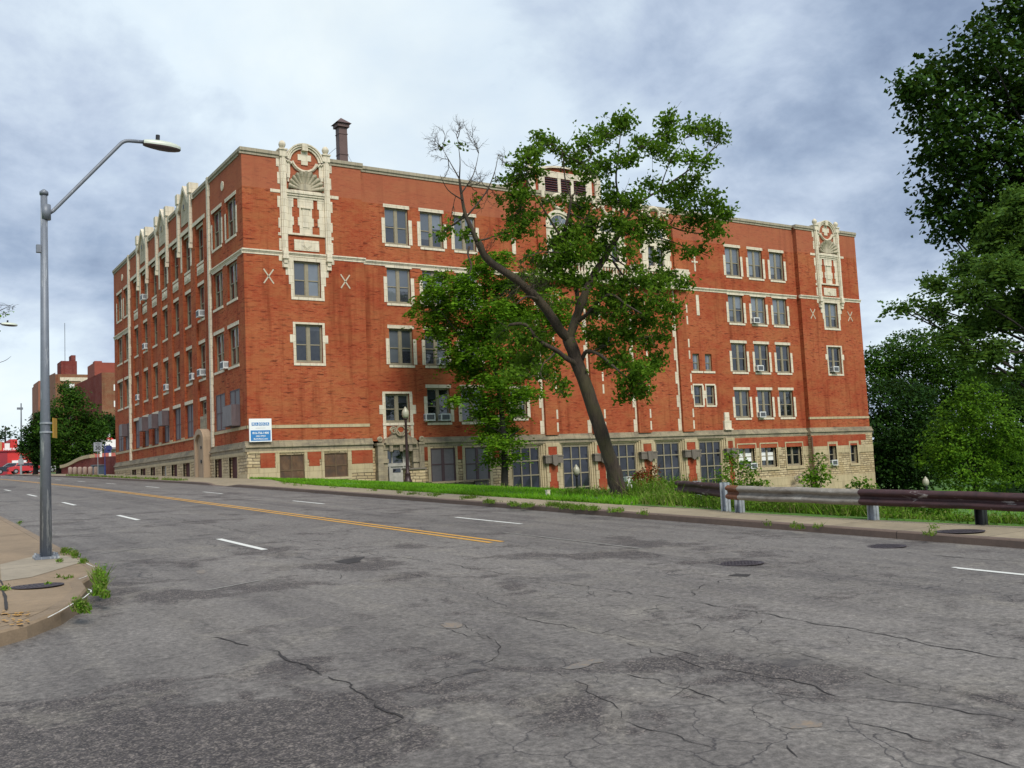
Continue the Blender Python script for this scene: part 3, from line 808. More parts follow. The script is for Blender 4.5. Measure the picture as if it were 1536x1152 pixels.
blot([(1092,864),(1105,861),(1125,862),(1118,865)], .005, .02)
tag(obj('pothole', mb, M_CRACK), kind='structure')

def manhole(px, py, zf, rad, label, mat=None):
    p = hit(px, py, zf)
    t = thing('manhole_cover', label, 'manhole cover', (p.x, p.y, zf(p.x, p.y)), 0, 'manhole covers')
    mb = MB(); mb.lathe([(rad, .0), (rad, .008), (rad*.9, .008), (rad*.9, .004)], n=28); obj('rim', mb, M_IRON, t)
    mb = MB(); mb.lathe([(rad*.885, .001), (rad*.885, .006)], n=28)
    for i in range(-4, 5):
        for j in range(-4, 5):
            if math.hypot(i, j) < 4.2: mb.box(i*rad*.19-.02, i*rad*.19+.02, j*rad*.19-.02, j*rad*.19+.02, .005, .011)
    obj('lid', mb, M_IRON, t)
manhole(1109, 845, rz, .33, 'dark round manhole cover in the middle of the right lane')
manhole(1325, 819.5, rz, .34, 'worn manhole cover in a dark asphalt patch beside the kerb')
manhole(56, 879, slab_z, .30, 'small flat manhole cover in the tan corner pavement')
walk_z = lambda x, y: gz(y)+.060
manhole(1440, 797, walk_z, .38, 'low manhole cover in the pale pavement beside the guard rail')

# ------------------------------------------------------------------ the school
LX, WY, ZP, ZT = 55.4, 37.2, 21.3, 3.9
def FR(u, z, d): return (u, -d, z)             # long south front: d outwards
def FL(u, z, d): return (-d, u, z)             # west front along the road
school = thing('school_building', 'huge five storey red brick school with cream stone trim on the far corner', 'building', (0,0,0))
def fbox(mb, fn, u0, u1, z0, z1, d0, d1, mi=0):
    a = fn(u0, z0, d0); b = fn(u1, z1, d1); mb.box(a[0], b[0], a[1], b[1], a[2], b[2], mi)
def wall_grid(mb, fn, u0, u1, z0, z1, d, ops, depth=.34, flip=False):
    us = sorted({u0, u1, *[min(max(v, u0), u1) for o in ops for v in o[:2]]}); zs = sorted({z0, z1, *[min(max(v, z0), z1) for o in ops for v in o[2:4]]})
    def q(pts): mb.face(list(reversed(pts)) if flip else pts)
    for i in range(len(us)-1):
        for j in range(len(zs)-1):
            a, b, c, e = us[i], us[i+1], zs[j], zs[j+1]
            if any(o[0]-1e-6 <= a and b <= o[1]+1e-6 and o[2]-1e-6 <= c and e <= o[3]+1e-6 for o in ops): continue
            q([fn(a,c,d), fn(b,c,d), fn(b,e,d), fn(a,e,d)])
    for o in ops:
        a, b, c, e = o[:4]; dp = d-(o[4] if len(o) > 4 else depth)
        q([fn(a,c,dp), fn(a,c,d), fn(a,e,d), fn(a,e,dp)][::-1] if False else [fn(a,c,d), fn(a,e,d), fn(a,e,dp), fn(a,c,dp)])
        q([fn(b,c,d), fn(b,c,dp), fn(b,e,dp), fn(b,e,d)])
        q([fn(a,e,d), fn(b,e,d), fn(b,e,dp), fn(a,e,dp)])
        q([fn(a,c,d), fn(a,c,dp), fn(b,c,dp), fn(b,c,d)])
        q([fn(a,c,dp), fn(b,c,dp), fn(b,e,dp), fn(a,e,dp)])

# window rows of the south front: (opening bottom, top), and column centres
CR = [10.19, 12.74, 15.27, 40.36, 42.95, 45.5]
ROWS = {1: (4.99, 7.24), 2: (8.68, 11.03), 3: (12.65, 14.95), 4: (16.48, 18.88)}
PVC = (3.87, 51.48)
opR = []; opA = []; opB = []
for c in CR:
    for k, (a, b) in ROWS.items():
        if k == 1 and c == CR[0]: continue
        opR.append((c-.84, c+.84, a, b))
opR.append((8.92, 10.62, 5.02, 6.84))
for x in (35.62, 36.93): opR += [(x-.36, x+.36, 8.70, 10.06), (x-.44, x+.44, 6.02, 7.58)]
for c in (23.1, 27.65, 32.1):
    opR += [(c-.98, c+.98, 16.7, 18.75)]
opR.append((18.3, 19.6, 5.2, 7.2))
for c, ops in zip(PVC, (opA, opB)):
    ops += [(c-.85, c+.85, 12.62, 14.82), (c-.85, c+.85, 8.66, 10.98)]
mb = MB()
wall_grid(mb, FR, 0, 7.6, ZT, ZP-.12, 0, opA)
wall_grid(mb, FR, 7.6, 47.7, ZT, ZP-.12, -.4, opR)
wall_grid(mb, FR, 47.7, LX, ZT, ZP-.12, 0, opB)
mb.face([FR(7.6,ZT,0), FR(7.6,ZT,-.4), FR(7.6,ZP-.12,-.4), FR(7.6,ZP-.12,0)])
mb.face([FR(47.7,ZT,-.4), FR(47.7,ZT,0), FR(47.7,ZP-.12,0), FR(47.7,ZP-.12,-.4)])
mb.face([(LX,0,-6), (LX,WY,-6), (LX,WY,ZP-.12), (LX,0,ZP-.12)])
mb.face([(0,WY,ZP-.12), (LX,WY,ZP-.12), (LX,WY,-6), (0,WY,-6)])
# brick pilasters of the hall bays, brick infill behind the round gables
PIL = [(20.95, 22.0), (25.05, 26.2), (29.3, 30.5), (33.68, 34.8)]
for a, b in PIL: fbox(mb, FR, a, b, ZT+.1, 14.95, -.42, -.17); fbox(mb, FR, a+.15, b-.15, 16.5, 20.4, -.42, -.22)
for c in PVC:
    arc = [(c+1.08*math.cos(t), 20.86+1.05*math.sin(t)) for t in [PI*i/16 for i in range(17)]]
    mb.prism(arc, FR, -.3, .02)
# west front
CL = [9.4+3.23*k for k in range(7)]
PSL, PNL = (2.27, 5.2), (31.98, 34.87)
opS = []; opN = []; opC = []
for c in PSL:
    for k, (a, b) in ROWS.items(): opS.append((c-.97, c+.97, a, b))
for c in PNL:
    for k, (a, b) in ROWS.items(): opN.append((c-.97, c+.97, a, b))
for i, c in enumerate(CL):
    for k, (a, b) in ROWS.items():
        if k == 1 and i == 0: opC.append((c-.8, c+.8, 6.2, 7.24))
        else: opC.append((c-.97, c+.97, a, b))
wall_grid(mb, FL, 0, 6.62, ZT, ZP-.12, 0, opS, flip=True)
wall_grid(mb, FL, 6.62, 30.9, ZT, 19.1, -.17, opC, flip=True)
wall_grid(mb, FL, 6.62, 30.9, 19.1, ZP-.12, -.03, [], flip=True)
mb.face([FL(6.62,19.1,-.03), FL(30.9,19.1,-.03), FL(30.9,19.1,-.17), FL(6.62,19.1,-.17)])
wall_grid(mb, FL, 30.9, WY, ZT, ZP-.12, 0, opN, flip=True)
edges = [6.62]+[v for c in CL for v in (c-1.02, c+1.02)]+[30.9]
for i in range(0, len(edges), 2): fbox(mb, FL, edges[i], edges[i+1], 4.9, 19.1, -.18, -.03)
fbox(mb, FL, 6.62, 30.9, ZT, 4.78, -.18, -.03)
wallo = obj('wall', mb, M_BRICK, school)

# roof slab and copings
mb = MB(); mb.box(.2, LX-.2, .5, WY-.2, ZP-.9, ZP-.6); obj('roof', mb, M_TAR, school)
mb = MB()
def cop(fn, a, b, d): 
    fbox(mb, fn, a, b, ZP-.30, ZP-.16, d-.1, d+.05); fbox(mb, fn, a, b, ZP-.12, ZP+.08, d-.45, d+.12); fbox(mb, fn, a, b, ZP-.16, ZP-.12, d-.1, d+.08)
cop(FR, -.12, 2.3, 0); cop(FR, 5.4, 7.72, 0); cop(FR, 7.72, 47.58, -.4); cop(FR, 47.58, 49.9, 0); cop(FR, 53.05, LX+.12, 0)
cop(FL, .46, 6.62, 0); cop(FL, 30.9, WY, 0)
for a, b in ((6.62, CL[1]-1.62), (CL[1]+1.62, CL[3]-1.62), (CL[3]+1.62, CL[5]-1.62), (CL[5]+1.62, 30.9)): cop(FL, a, b, -.03)
parts('coping', mb, M_COPING, school)
# string course under the top storey
mb = MB()
def scourse(fn, a, b, d):
    fbox(mb, fn, a, b, 15.04, 15.17, d-.1, d+.03); fbox(mb, fn, a, b, 15.17, 15.24, d-.1, d+.06); fbox(mb, fn, a, b, 15.24, 15.32, d-.1, d+.11)
scourse(FR, -.11, 7.71, 0); scourse(FR, 7.71, 20.3, -.4); scourse(FR, 35.1, 47.59, -.4); scourse(FR, 47.59, LX+.11, 0)
scourse(FL, .1, 6.6, 0); scourse(FL, 30.95, WY, 0)
parts('string_course', mb, M_STONE, school)
# sill band of the end blocks and the west front
mb = MB()
fbox(mb, FR, -.035, 7.62, 4.78, 4.97, -.1, .035); fbox(mb, FR, 47.68, LX+.03, 4.78, 4.97, -.1, .035)
fbox(mb, FL, .0, 6.9, 4.78, 4.97, -.1, .035); fbox(mb, FL, 30.6, WY, 4.78, 4.97, -.1, .035); fbox(mb, FL, 6.9, 30.6, 4.783, 4.9, -.1, .028)
for i, c in enumerate(CL[1:]+[32.3]): fbox(mb, FL, c-2.0, c-1.2, 4.785, 5.03, -.1, .0315)
parts('sill_band', mb, M_LIME, school)
# water table
mb = MB()
def wtab(fn, a, b, d):
    fbox(mb, fn, a, b, 3.45, 3.68, d-.3, d+.10); fbox(mb, fn, a, b, 3.68, 3.78, d-.3, d+.20); fbox(mb, fn, a, b, 3.78, 3.92, d-.3, d+.11); fbox(mb, fn, a, b, 3.92, 4.06, d-.3, d+.04)
wtab(FR, -.2, 7.75, 0); wtab(FR, 11.3, 47.55, -.36); wtab(FR, 47.55, LX+.2, 0)
obj('water_table', mb, M_LIME_D, school)
mb = MB(); wtab(FL, .301, 7.2, 0); wtab(FL, 9.9, WY, 0)
obj('water_table', mb, M_LIME_D, school)

# ---- basement storey
opb = []
GRA = [(1.79, 3.3, 1.4, 3.22), (4.54, 6.05, 1.79, 3.22)]
mb = MB()
wall_grid(mb, FR, -.1, 7.7, -6, 3.45, .1, GRA, .14)
DOOR = (8.76, 10.55, .6, 3.3)
GRB = [(11.9, 13.72, 1.15, 3.34), (14.44, 16.3, 1.1, 3.32)]
BIG = [(18.22, 20.42), (22.43, 24.68), (26.72, 28.98), (31.05, 33.28), (35.42, 37.62)]
opm = [DOOR+(.55,)] + [g+(.16,) for g in GRB] + [(a-.42, b+.42, -.75, 3.5, .3) for a, b in BIG]
RB = [(39.42, 41.2), (41.98, 43.72), (44.95, 46.72)]
opm += [(a, b, .98, 2.76, .36) for a, b in RB]
wall_grid(mb, FR, 7.7, 47.6, -6, 3.45, -.28, opm)
RP = [(49.68, 50.62), (52.43, 53.36)]
wall_grid(mb, FR, 47.6, LX+.1, -6, 3.45, .1, [(a, b, .92, 2.64, .36) for a, b in RP])
mb.face([FR(7.7,-6,.1), FR(7.7,-6,-.28), FR(7.7,3.45,-.28), FR(7.7,3.45,.1)]); mb.face([FR(47.6,-6,-.28), FR(47.6,-6,.1), FR(47.6,3.45,.1), FR(47.6,3.45,-.28)])
BW = [(28.45, 30.1, 2.5), (25.2, 26.95, 2.3), (22.0, 23.5, 2.0), (18.6, 19.95, 1.9), (15.5, 17.1, 1.8), (12.15, 13.9, 1.75), (4.8, 6.27, 1.7), (1.75, 3.35, 1.7)]
wall_grid(mb, FL, -.1, WY, -6, 3.45, .1, [(a, b, c, 3.25, .25) for a, b, c in BW], flip=True)
mb.face([(LX+.1,-.1,-6), (LX+.1,WY,-6), (LX+.1,WY,3.45), (LX+.1,-.1,3.45)])
obj('basement_wall', mb, M_RUBBLE, school)
# smooth stone and brick panels laid on the basement storey
st = MB(); bk = MB()
fbox(st, FR, 0, 7.6, 3.35, 3.452, .1, .135)
def stonebox(u0, u1, z0, z1, d): fbox(st, FR, u0, u1, z0, z1, d-.05, d)
def brickbox(u0, u1, z0, z1, d): fbox(bk, FR, u0, u1, z0, z1, d-.05, d)
dA = .128
brickbox(.66, 1.52, 2.49, 3.34, dA); brickbox(3.6, 4.25, 2.5, 3.34, dA); brickbox(6.32, 7.69, 2.54, 3.36, dA); brickbox(3.5, 3.6, 2.9, 3.34, dA); brickbox(4.25, 4.36, 2.9, 3.34, dA)
for a, b in ((1.56, 1.79), (3.3, 3.49), (4.36, 4.54), (6.05, 6.28)): stonebox(a, b, 1.3, 3.34, dA+.012)
stonebox(-.1, 1.56, 1.2, 2.485, dA-.01); stonebox(3.5, 4.35, 1.75, 2.49, dA-.01); stonebox(6.29, 7.7, 1.99, 2.53, dA-.01); stonebox(3.3, 3.5, 1.3, 1.9, dA+.01)
stonebox(4.36, 6.28, 1.66, 1.79, dA+.02)
dB = -.25
brickbox(11.43, 11.7, 2.57, 3.42, dB); brickbox(13.85, 14.28, 2.57, 3.42, dB); brickbox(16.55, 17.1, 2.57, 3.42, dB)
for a, b in ((11.7, 11.9), (13.72, 13.88), (14.24, 14.44), (16.3, 16.52)): stonebox(a, b, .4, 3.44, dB+.012)
# piers between the big hall windows
PX = [(20.85, 22.0), (25.1, 26.28), (29.4, 30.6), (33.7, 35.0), (38.05, 39.0)]
for a, b in PX:
    brickbox(a+.22, b-.22, -2.5, 3.25, dB+.03); stonebox(a, b, 3.2, 3.45, dB+.05)
    for k in range(9):
        z = -2.3+k*.62; wd = .3 if k % 2 else .2
        stonebox(a, a+wd, z, z+.6, dB+.04); stonebox(b-wd, b, z, z+.6, dB+.04)
# stone frames round the hall windows: stepped mouldings
for a, b in BIG:
    for k, (m, dd) in enumerate(((.42, -.30), (.28, -.38), (.14, -.46))):
        i = m-.14
        for uu in ((a-m, a-i), (b+i, b+m)): fbox(st, FR, uu[0], uu[1], -.6, 3.24+m*.6, dd-.2, dd)
        fbox(st, FR, a-i, b+i, 3.24+i*.6, 3.24+m*.6, dd-.2, dd)
    stonebox(a-.3, b+.3, -.75, -.55, -.3)
# end basement band
brickbox(39.0, 47.6, 2.55, 3.4, dB); fbox(bk, FR, 47.6, 53.9, 2.48, 3.4, .08, dA); fbox(bk, FR, 53.9, 54.6, 2.9, 3.4, .08, dA)
stonebox(38.98, 39.42, 1.9, 2.55, dB+.004); stonebox(47.05, 47.6, 1.75, 2.548, dB+.004)
fbox(st, FR, 47.6, 49.5, 1.75, 2.478, .08, dA); fbox(st, FR, 50.8, 52.25, 1.9, 2.478, .08, dA); fbox(st, FR, 53.55, 55.5, 1.85, 2.478, .08, dA)
fbox(st, FR, 47.6, 55.48, -1.3, .02, .08, .12); stonebox(39.5, 47.6, -1.2, .15, dB)
for a, b in RB:
    for k, (m, dd) in enumerate(((.2, -.22), (.1, -.30))):
        for uu in ((a-m, a-m+.1), (b+m-.1, b+m)): fbox(st, FR, uu[0], uu[1], .85, 2.76+m, dd-.15, dd)
        fbox(st, FR, a-m+.1, b+m-.1, 2.76+m-.1, 2.76+m, dd-.15, dd)
    stonebox(a-.2, b+.2, .72, .95, -.2)
    stonebox(b+.2, b+.55, 1.9, 2.55, dB+.003)
for a, b in RP:
    for uu in ((a-.15, a), (b, b+.2)): fbox(st, FR, uu[0], uu[1], .8, 2.84, .0, .14)
    fbox(st, FR, a, b, 2.64, 2.84, .0, .14); fbox(st, FR, a-.15, b+.2, .72, .9, .0, .16)
# west side jambs
for a, b, c in BW:
    for uu in ((a-.16, a), (b, b+.16)): fbox(st, FL, uu[0], uu[1], c-.1, 3.25, .0, .12)
fbox(st, FL, 0, WY, 3.25, 3.452, .02, .128); fbox(st, FL, -.1, 1.4, 1.2, 2.2, .02, .118); fbox(st, FL, 3.55, 4.6, 1.2, 2.3, .02, .118)
parts('basement_stone', st, M_LIME, school); parts('basement_brick', bk, M_BRICK_FLAT, school)
# projecting carved blocks on the hall piers
for i, (a, b) in enumerate(PX):
    mb = MB(); fbox(mb, FR, a-.2, b+.12, 2.05, 2.58, -.3, .02); c = (a+b)/2-.04
    mb.prism([(c-.2, 1.98), (c, 1.84), (c+.2, 1.98), (c+.23, 2.62), (c-.23, 2.62)], FR, 0, .14)
    fbox(mb, FR, a-.24, b+.16, 2.5, 2.6, -.3, .05)
    obj('carved_block', mb, M_DARKSTONE, school)

# ---- windows: one mesh of each kind, copied
def frame_mesh(wd, ht, mull, ft=.075, sash=.06, depth=.1, rails=(.47,), nlt=2):
    mb = MB(); h = wd/2
    def b(x0, x1, z0, z1, y0, y1): mb.box(x0, x1, y0, y1, z0, z1)
    b(-h, -h+ft, 0, ht, 0, depth); b(h-ft, h, 0, ht, 0, depth); b(-h+ft, h-ft, ht-ft, ht, 0, depth); b(-h+ft, h-ft, 0, ft*1.4, 0, depth)
    xs_ = [-h+ft]
    if nlt == 2:
        b(-mull/2, mull/2, ft*1.4, ht-ft, .004, depth); lights = [(-h+ft, -mull/2), (mull/2, h-ft)]
    else: lights = [(-h+ft, h-ft)]
    z0, z1 = ft*1.4, ht-ft; zm = z0+(z1-z0)*rails[0]
    for a, c in lights:
        b(a, a+sash*.6, z0, zm, .05, .09); b(c-sash*.6, c, z0, zm, .05, .09); b(a, c, z0, z0+sash, .051, .091); b(a, c, zm-.03, zm+.03, .035, .092)
        b(a, a+sash*.5, zm+.03, z1, .03, .07); b(c-sash*.5, c, zm+.03, z1, .03, .07); b(a, c, z1-sash*.6, z1, .031, .071)
    return mb, lights, (z0, zm, z1)
def pane_mesh(lights, zz, y=.075):
    mb = MB(); z0, zm, z1 = zz
    for a, c in lights:
        for lo, hi, dy in ((z0, zm, .008), (zm, z1, -.02)):
            t = random.uniform(-.004, .004); s_ = random.uniform(-.004, .004)
            mb.face([(a, y+dy+t, lo), (c, y+dy-t+s_, lo), (c, y+dy-t, hi), (a, y+dy+t+s_, hi)])
    return mb
def win_proto(wd, ht, mull, trim, glass, fmat=M_FRAME, nlt=2, rails=(.47,)):
    fmb, lights, zz = frame_mesh(wd, ht, mull, rails=rails, nlt=nlt)
    fm = mesh_of('window', fmb, fmat); pm = mesh_of('pane', pane_mesh(lights, zz), glass)
    subs = [('pane', pm)]
    for nm, boxes, mt in trim:
        for side in (-1, 0, 1):
            sel = [q for q in boxes if (q[1] <= 0, q[0] < 0 < q[1], q[0] >= 0)[side+1]]
            if not sel: continue
            mb = MB()
            for x0, x1, z0, z1, d0, d1 in sel: mb.box(x0, x1, -d1, -d0, z0, z1)
            subs.append((nm if side or nm != 'surround' else 'head', mesh_of(nm, mb, mt)))
    return fm, subs
def put_window(proto, fn_loc, rz_, name='window', pane=None):
    fm, subs = proto
    o = bpy.data.objects.new(name, fm); COL.objects.link(o); o.parent = school; o.location = fn_loc; o.rotation_euler = (0,0,rz_)
    for nm, m in subs:
        c = bpy.data.objects.new(nm, m); COL.objects.link(c); c.parent = o
        if nm == 'pane' and pane is not None:
            c.material_slots[0].link = 'OBJECT'; c.material_slots[0].material = pane
    return o
# local y: 0 = frame face, wall face lies at y = -rec
REC = .14
def trimset(ht, lint, hw=.84, side=True, slen=(.05, 1.70), lw=.935, sw=.9):
    T = []
    d0, d1 = REC-.05, REC+.025
    if lint: T.append(('lintel', [(-lw, lw, ht, ht+.22, d0, REC+.02)], M_STONE))
    T.append(('sill', [(-sw, sw, -.15, 0, -.05, REC+.05)], M_STONE))
    if side: T.append(('surround', [(-hw-.24, -hw, slen[0], slen[1], d0, d1), (hw, hw+.24, slen[0], slen[1], d0, d1)], M_STONE))
    return T
PR = {k: win_proto(1.68, b-a, .2, trimset(b-a, k != 3), M_GLASS) for k, (a, b) in ROWS.items()}
for c in CR:
    for k, (a, b) in ROWS.items():
        if k == 1 and c == CR[0]: continue
        pane = M_GLASS_D if (k == 1 or (c > 38 and k == 2)) else None
        put_window(PR[k], (c, .4+REC, a), 0, pane=pane)
# stone heads joining the third storey windows to the string course
mb = MB()
for c in CR: fbox(mb, FR, c-.95, c+.95, 14.95, 15.04, -.5, -.37)
parts('stone_head', mb, M_STONE, school)
# end block windows
h3 = 2.2
steps = [(1.75,2.41,2.2),(1.72,2.16,2.0),(1.55,1.80,1.72),(1.34,1.28,1.3),(1.16,.6,.6)]
sur3 = []
for s_ in (-1, 1):
    for x, z0, z1 in ((1.72, 2.12, 2.4), (1.55, 1.75, 2.12), (1.35, 1.3, 1.75), (1.17, .75, 1.3), (1.05, -.1, .75)):
        a, b = sorted((s_*.85, s_*x)); sur3.append((a, b, z0, z1, REC-.05, REC+.025))
sur3.append((-.85, .85, 2.2, 2.4, REC-.05, REC+.024))
P3 = win_proto(1.7, 2.2, .2, [('surround', sur3, M_STONE), ('sill', [(-1.05, 1.05, -.17, 0, -.05, REC+.04)], M_STONE)], M_GLASS)
sur2 = [(-1.0, 1.0, 2.32, 2.44, REC-.05, REC+.025), (-1.0, -.85, -.02, 2.32, REC-.05, REC+.025), (.85, 1.0, -.02, 2.32, REC-.05, REC+.025), (-1.2, -1.0, 1.2, 1.68, REC-.05, REC+.025), (1.0, 1.2, 1.2, 1.68, REC-.05, REC+.025)]
P2 = win_proto(1.7, 2.32, .2, [('surround', sur2, M_STONE), ('sill', [(-1.0, 1.0, -.17, -.02, -.05, REC+.04)], M_STONE)], M_GLASS_D)
for c in PVC:
    put_window(P3, (c, REC, 12.62), 0, pane=M_GLASS if c > 10 else M_GLASS_W if False else None); put_window(P2, (c, REC, 8.66), 0)
# window over the entrance
surd = [(-1.03, 1.03, 1.84, 1.97, REC-.05, REC+.025), (-1.05, -.85, 0, 1.84, REC-.05, REC+.025), (.85, 1.05, 0, 1.84, REC-.05, REC+.025), (-1.28, -1.05, .55, 1.12, REC-.05, REC+.025), (1.05, 1.28, .55, 1.12, REC-.05, REC+.025),
        (-1.05, -.85, -1.0, -.18, REC-.05, REC+.02), (.85, 1.05, -1.0, -.18, REC-.05, REC+.02)]
PD = win_proto(1.7, 1.82, .22, [('surround', surd, M_STONE), ('sill', [(-1.08, 1.08, -.17, 0, -.05, REC+.06)], M_STONE)], M_GLASS_D)
put_window(PD, (9.77, .4+REC, 5.02), 0)
put_window(win_proto(1.3, 2.0, .16, trimset(2.0, True, .65, True, (.05, 1.5), .75, .7), M_GLASS_D), (18.95, .4+REC, 5.2), 0)
# narrow pairs beside the hall
PN2 = win_proto(.72, 1.36, .1, [('sill', [(-.62, .62, -.16, 0, -.05, REC+.05)], M_STONE)], M_GLASS, nlt=1)
PN1 = win_proto(.88, 1.56, .1, [('surround', [(-.52, -.44, 0, 1.56, REC-.05, REC+.02), (.44, .52, 0, 1.56, REC-.05, REC+.02), (-.54, .54, 1.56, 1.68, REC-.05, REC+.02), (-.72, -.52, .55, 1.15, REC-.05, REC+.022), (.52, .62, .0, 1.56, REC-.05, REC+.018)], M_STONE), ('sill', [(-.54, .54, -.12, 0, -.05, REC+.04)], M_STONE)], M_GLASS_D, nlt=1)
for x in (35.62, 36.93): put_window(PN2, (x, .4+REC, 8.70), 0); put_window(PN1, (x, .4+REC, 6.02), 0)
# west front windows
PW = {k: win_proto(1.94, b-a, .2, trimset(b-a, True, .97, k == 4, (.05, 1.70), 1.12, 1.04), M_GLASS_L) for k, (a, b) in ROWS.items()}
PWC = {k: win_proto(1.94, b-a, .2, trimset(b-a, True, .97, False, lw=1.0, sw=1.0), M_GLASS_L) for k, (a, b) in ROWS.items()}
GR = []
for c in PSL+PNL:
    for k, (a, b) in ROWS.items():
        if k == 1: GR.append((c, 0, a, b)); continue
        put_window(PW[k], (REC, c, a), -PI/2)
for i, c in enumerate(CL):
    for k, (a, b) in ROWS.items():
        if k == 1:
            if i > 0: GR.append((c, .17, a, b))
            continue
        put_window(PWC[k], (.17+REC, c, a), -PI/2)
PST = win_proto(1.6, 1.04, .12, [('lintel', [(-1.0, 1.0, 1.04, 1.26, REC-.05, REC+.02)], M_STONE)], M_GLASS_D)
put_window(PST, (.17+REC, CL[0], 6.2), -PI/2)
# mesh-covered ground floor windows of the west front
mb = MB(); h = .94
for x in (-h, -.03, h-.06): mb.box(x, x+.06, -.03, .03, 0, 2.25)
for z in (0, 1.05, 2.19): mb.box(-h, h, -.026, .026, z, z+.06)
gf = mesh_of('grille', mb, M_MESH_FR)
mb = MB(); mb.box(-h, h, 0, .02, 0, 2.25); gm = mesh_of('mesh_panel', mb, M_MESH)
mb = MB(); mb.box(-1.04, 1.04, -.19, .04, 2.25, 2.47); gl = mesh_of('lintel', mb, M_STONE)
for c, dd, a, b in GR:
    o = bpy.data.objects.new('grille', gf); COL.objects.link(o); o.parent = school; o.location = (dd+.03, c, a); o.rotation_euler = (0,0,-PI/2)
    for nm, m in (('mesh_panel', gm), ('lintel', gl)):
        e = bpy.data.objects.new(nm, m); COL.objects.link(e); e.parent = o
        if nm == 'lintel': e.location = (0, .0 if dd else .17, 0); 
# steel boxes bolted over some of them
def cage(y, z0, z1, w_, dpt, off=0):
    mb = MB(); mb.box(-dpt, .0, y-w_/2, y+w_/2, z0, z1); o = obj('window_cage', mb, M_CAGE, school)
    mb = MB(); mb.box(-dpt-.02, -dpt-.002, y-w_/2+.03, y+w_/2-.03, z0+.03, z1-.03); obj('lit_front', mb, M_CAGE_P, o)  # paler colour stands for the lit west face of the box
for c in (CL[3], CL[4], CL[5]): cage(c-.42, 6.15, 7.25, 1.1, .46)
cage(32.6, 6.15, 7.2, 1.0, .46); cage(2.2, 5.05, 6.3, 1.7, .5)
# stair window brick patch and niche tower
mb = MB(); fbox(mb, FL, CL[0]-.8, CL[0]+.8, 5.15, 6.2, -.2, -.1); obj('sloped_sill', mb, M_LIME_D, school)
mb = MB(); c, hw = 8.45, 1.08
arch = [(c-hw, .8), (c+hw, .8), (c+hw, 4.55)]+[(c+hw*math.cos(t), 4.55+.75*math.sin(t)) for t in [PI*i/12 for i in range(1, 12)]]+[(c-hw, 4.55)]
arch2 = [(c-hw+.25, .8), (c+hw-.25, .8), (c+hw-.25, 4.4)]+[(c+(hw-.25)*math.cos(t), 4.4+.55*math.sin(t)) for t in [PI*i/12 for i in range(1, 12)]]+[(c-hw+.25, 4.4)]
def rev(p): return list(reversed(p))
n_ = len(arch)
for i in range(n_):                                    # thick hood and jambs
    (ua, za), (ub, zb) = arch[i], arch[(i+1) % n_]; (uc, zc), (ud, zd) = arch2[i], arch2[(i+1) % n_]
    mb.face([FL(ua,za,.52), FL(uc,zc,.52), FL(ud,zd,.52), FL(ub,zb,.52)])
    mb.face([FL(ua,za,-.1), FL(ua,za,.52), FL(ub,zb,.52), FL(ub,zb,-.1)])
    mb.face([FL(uc,zc,.52), FL(uc,zc,.34), FL(ud,zd,.34), FL(ud,zd,.52)])
mb.prism(rev(arch2), FL, -.1, .34)
mb.box(-.62, -.1, c-hw-.05, c+hw+.05, .8, 1.9)
nich = obj('arched_niche', mb, stone_mat('niche_stone', (.38,.28,.19), (.17,.13,.09), None, .6), school)
mb = MB(); mb.lathe([(.12, 0), (.12, .05)], n=12); o = obj('spout', mb, M_BLACK, nich); o.location = (-.34, c, 3.2); o.rotation_euler = (0, -PI/2, 0)
mb = MB(); mb.lathe([(.1, 0), (.1, .05)], n=6); o = obj('spout', mb, M_BLACK, nich); o.location = (-.34, c, 4.1); o.rotation_euler = (0, -PI/2, 0)
# boarded basement windows of the west front
for i, (a, b, c_) in enumerate(BW):
    mb = MB(); fbox(mb, FL, a+.01, b-.01, c_, 3.24, -.14, -.1)
    obj('basement_window', mb, M_FRAME_W if i == 3 else M_BOARD, school)
# mesh-covered windows of the south basement
for a, b, z0, z1 in GRA:
    mb = MB(); 
    for u in (a, (a+b)/2-.03, b-.06): fbox(mb, FR, u, u+.06, z0, z1, .0, .06)
    for z in (z0, (z0+z1)/2-.04, z1-.06): fbox(mb, FR, a, b, z, z+.06, .0, .056)
    o = obj('grille', mb, simple('brown_frame', (.12,.075,.04), .8), school)
    mb = MB(); fbox(mb, FR, a+.05, b-.05, z0+.05, z1-.05, -.02, .03); obj('mesh_panel', mb, M_RUSTMESH, o)
for a, b, z0, z1 in GRB:
    mb = MB()
    for u, w_ in ((a, .1), ((a+b)/2-.1, .2), (b-.1, .1)): fbox(mb, FR, u, u+w_, z0, z1, -.42, -.3)
    for z in (z0, z0+1.1, z1-.08): fbox(mb, FR, a, b, z, z+.07, -.42, -.304)
    o = obj('grille', mb, M_MESH_FR, school)
    mb = MB(); fbox(mb, FR, a+.05, b-.05, z0+.05, z1-.05, -.42, -.33); obj('mesh_panel', mb, M_MESH, o)
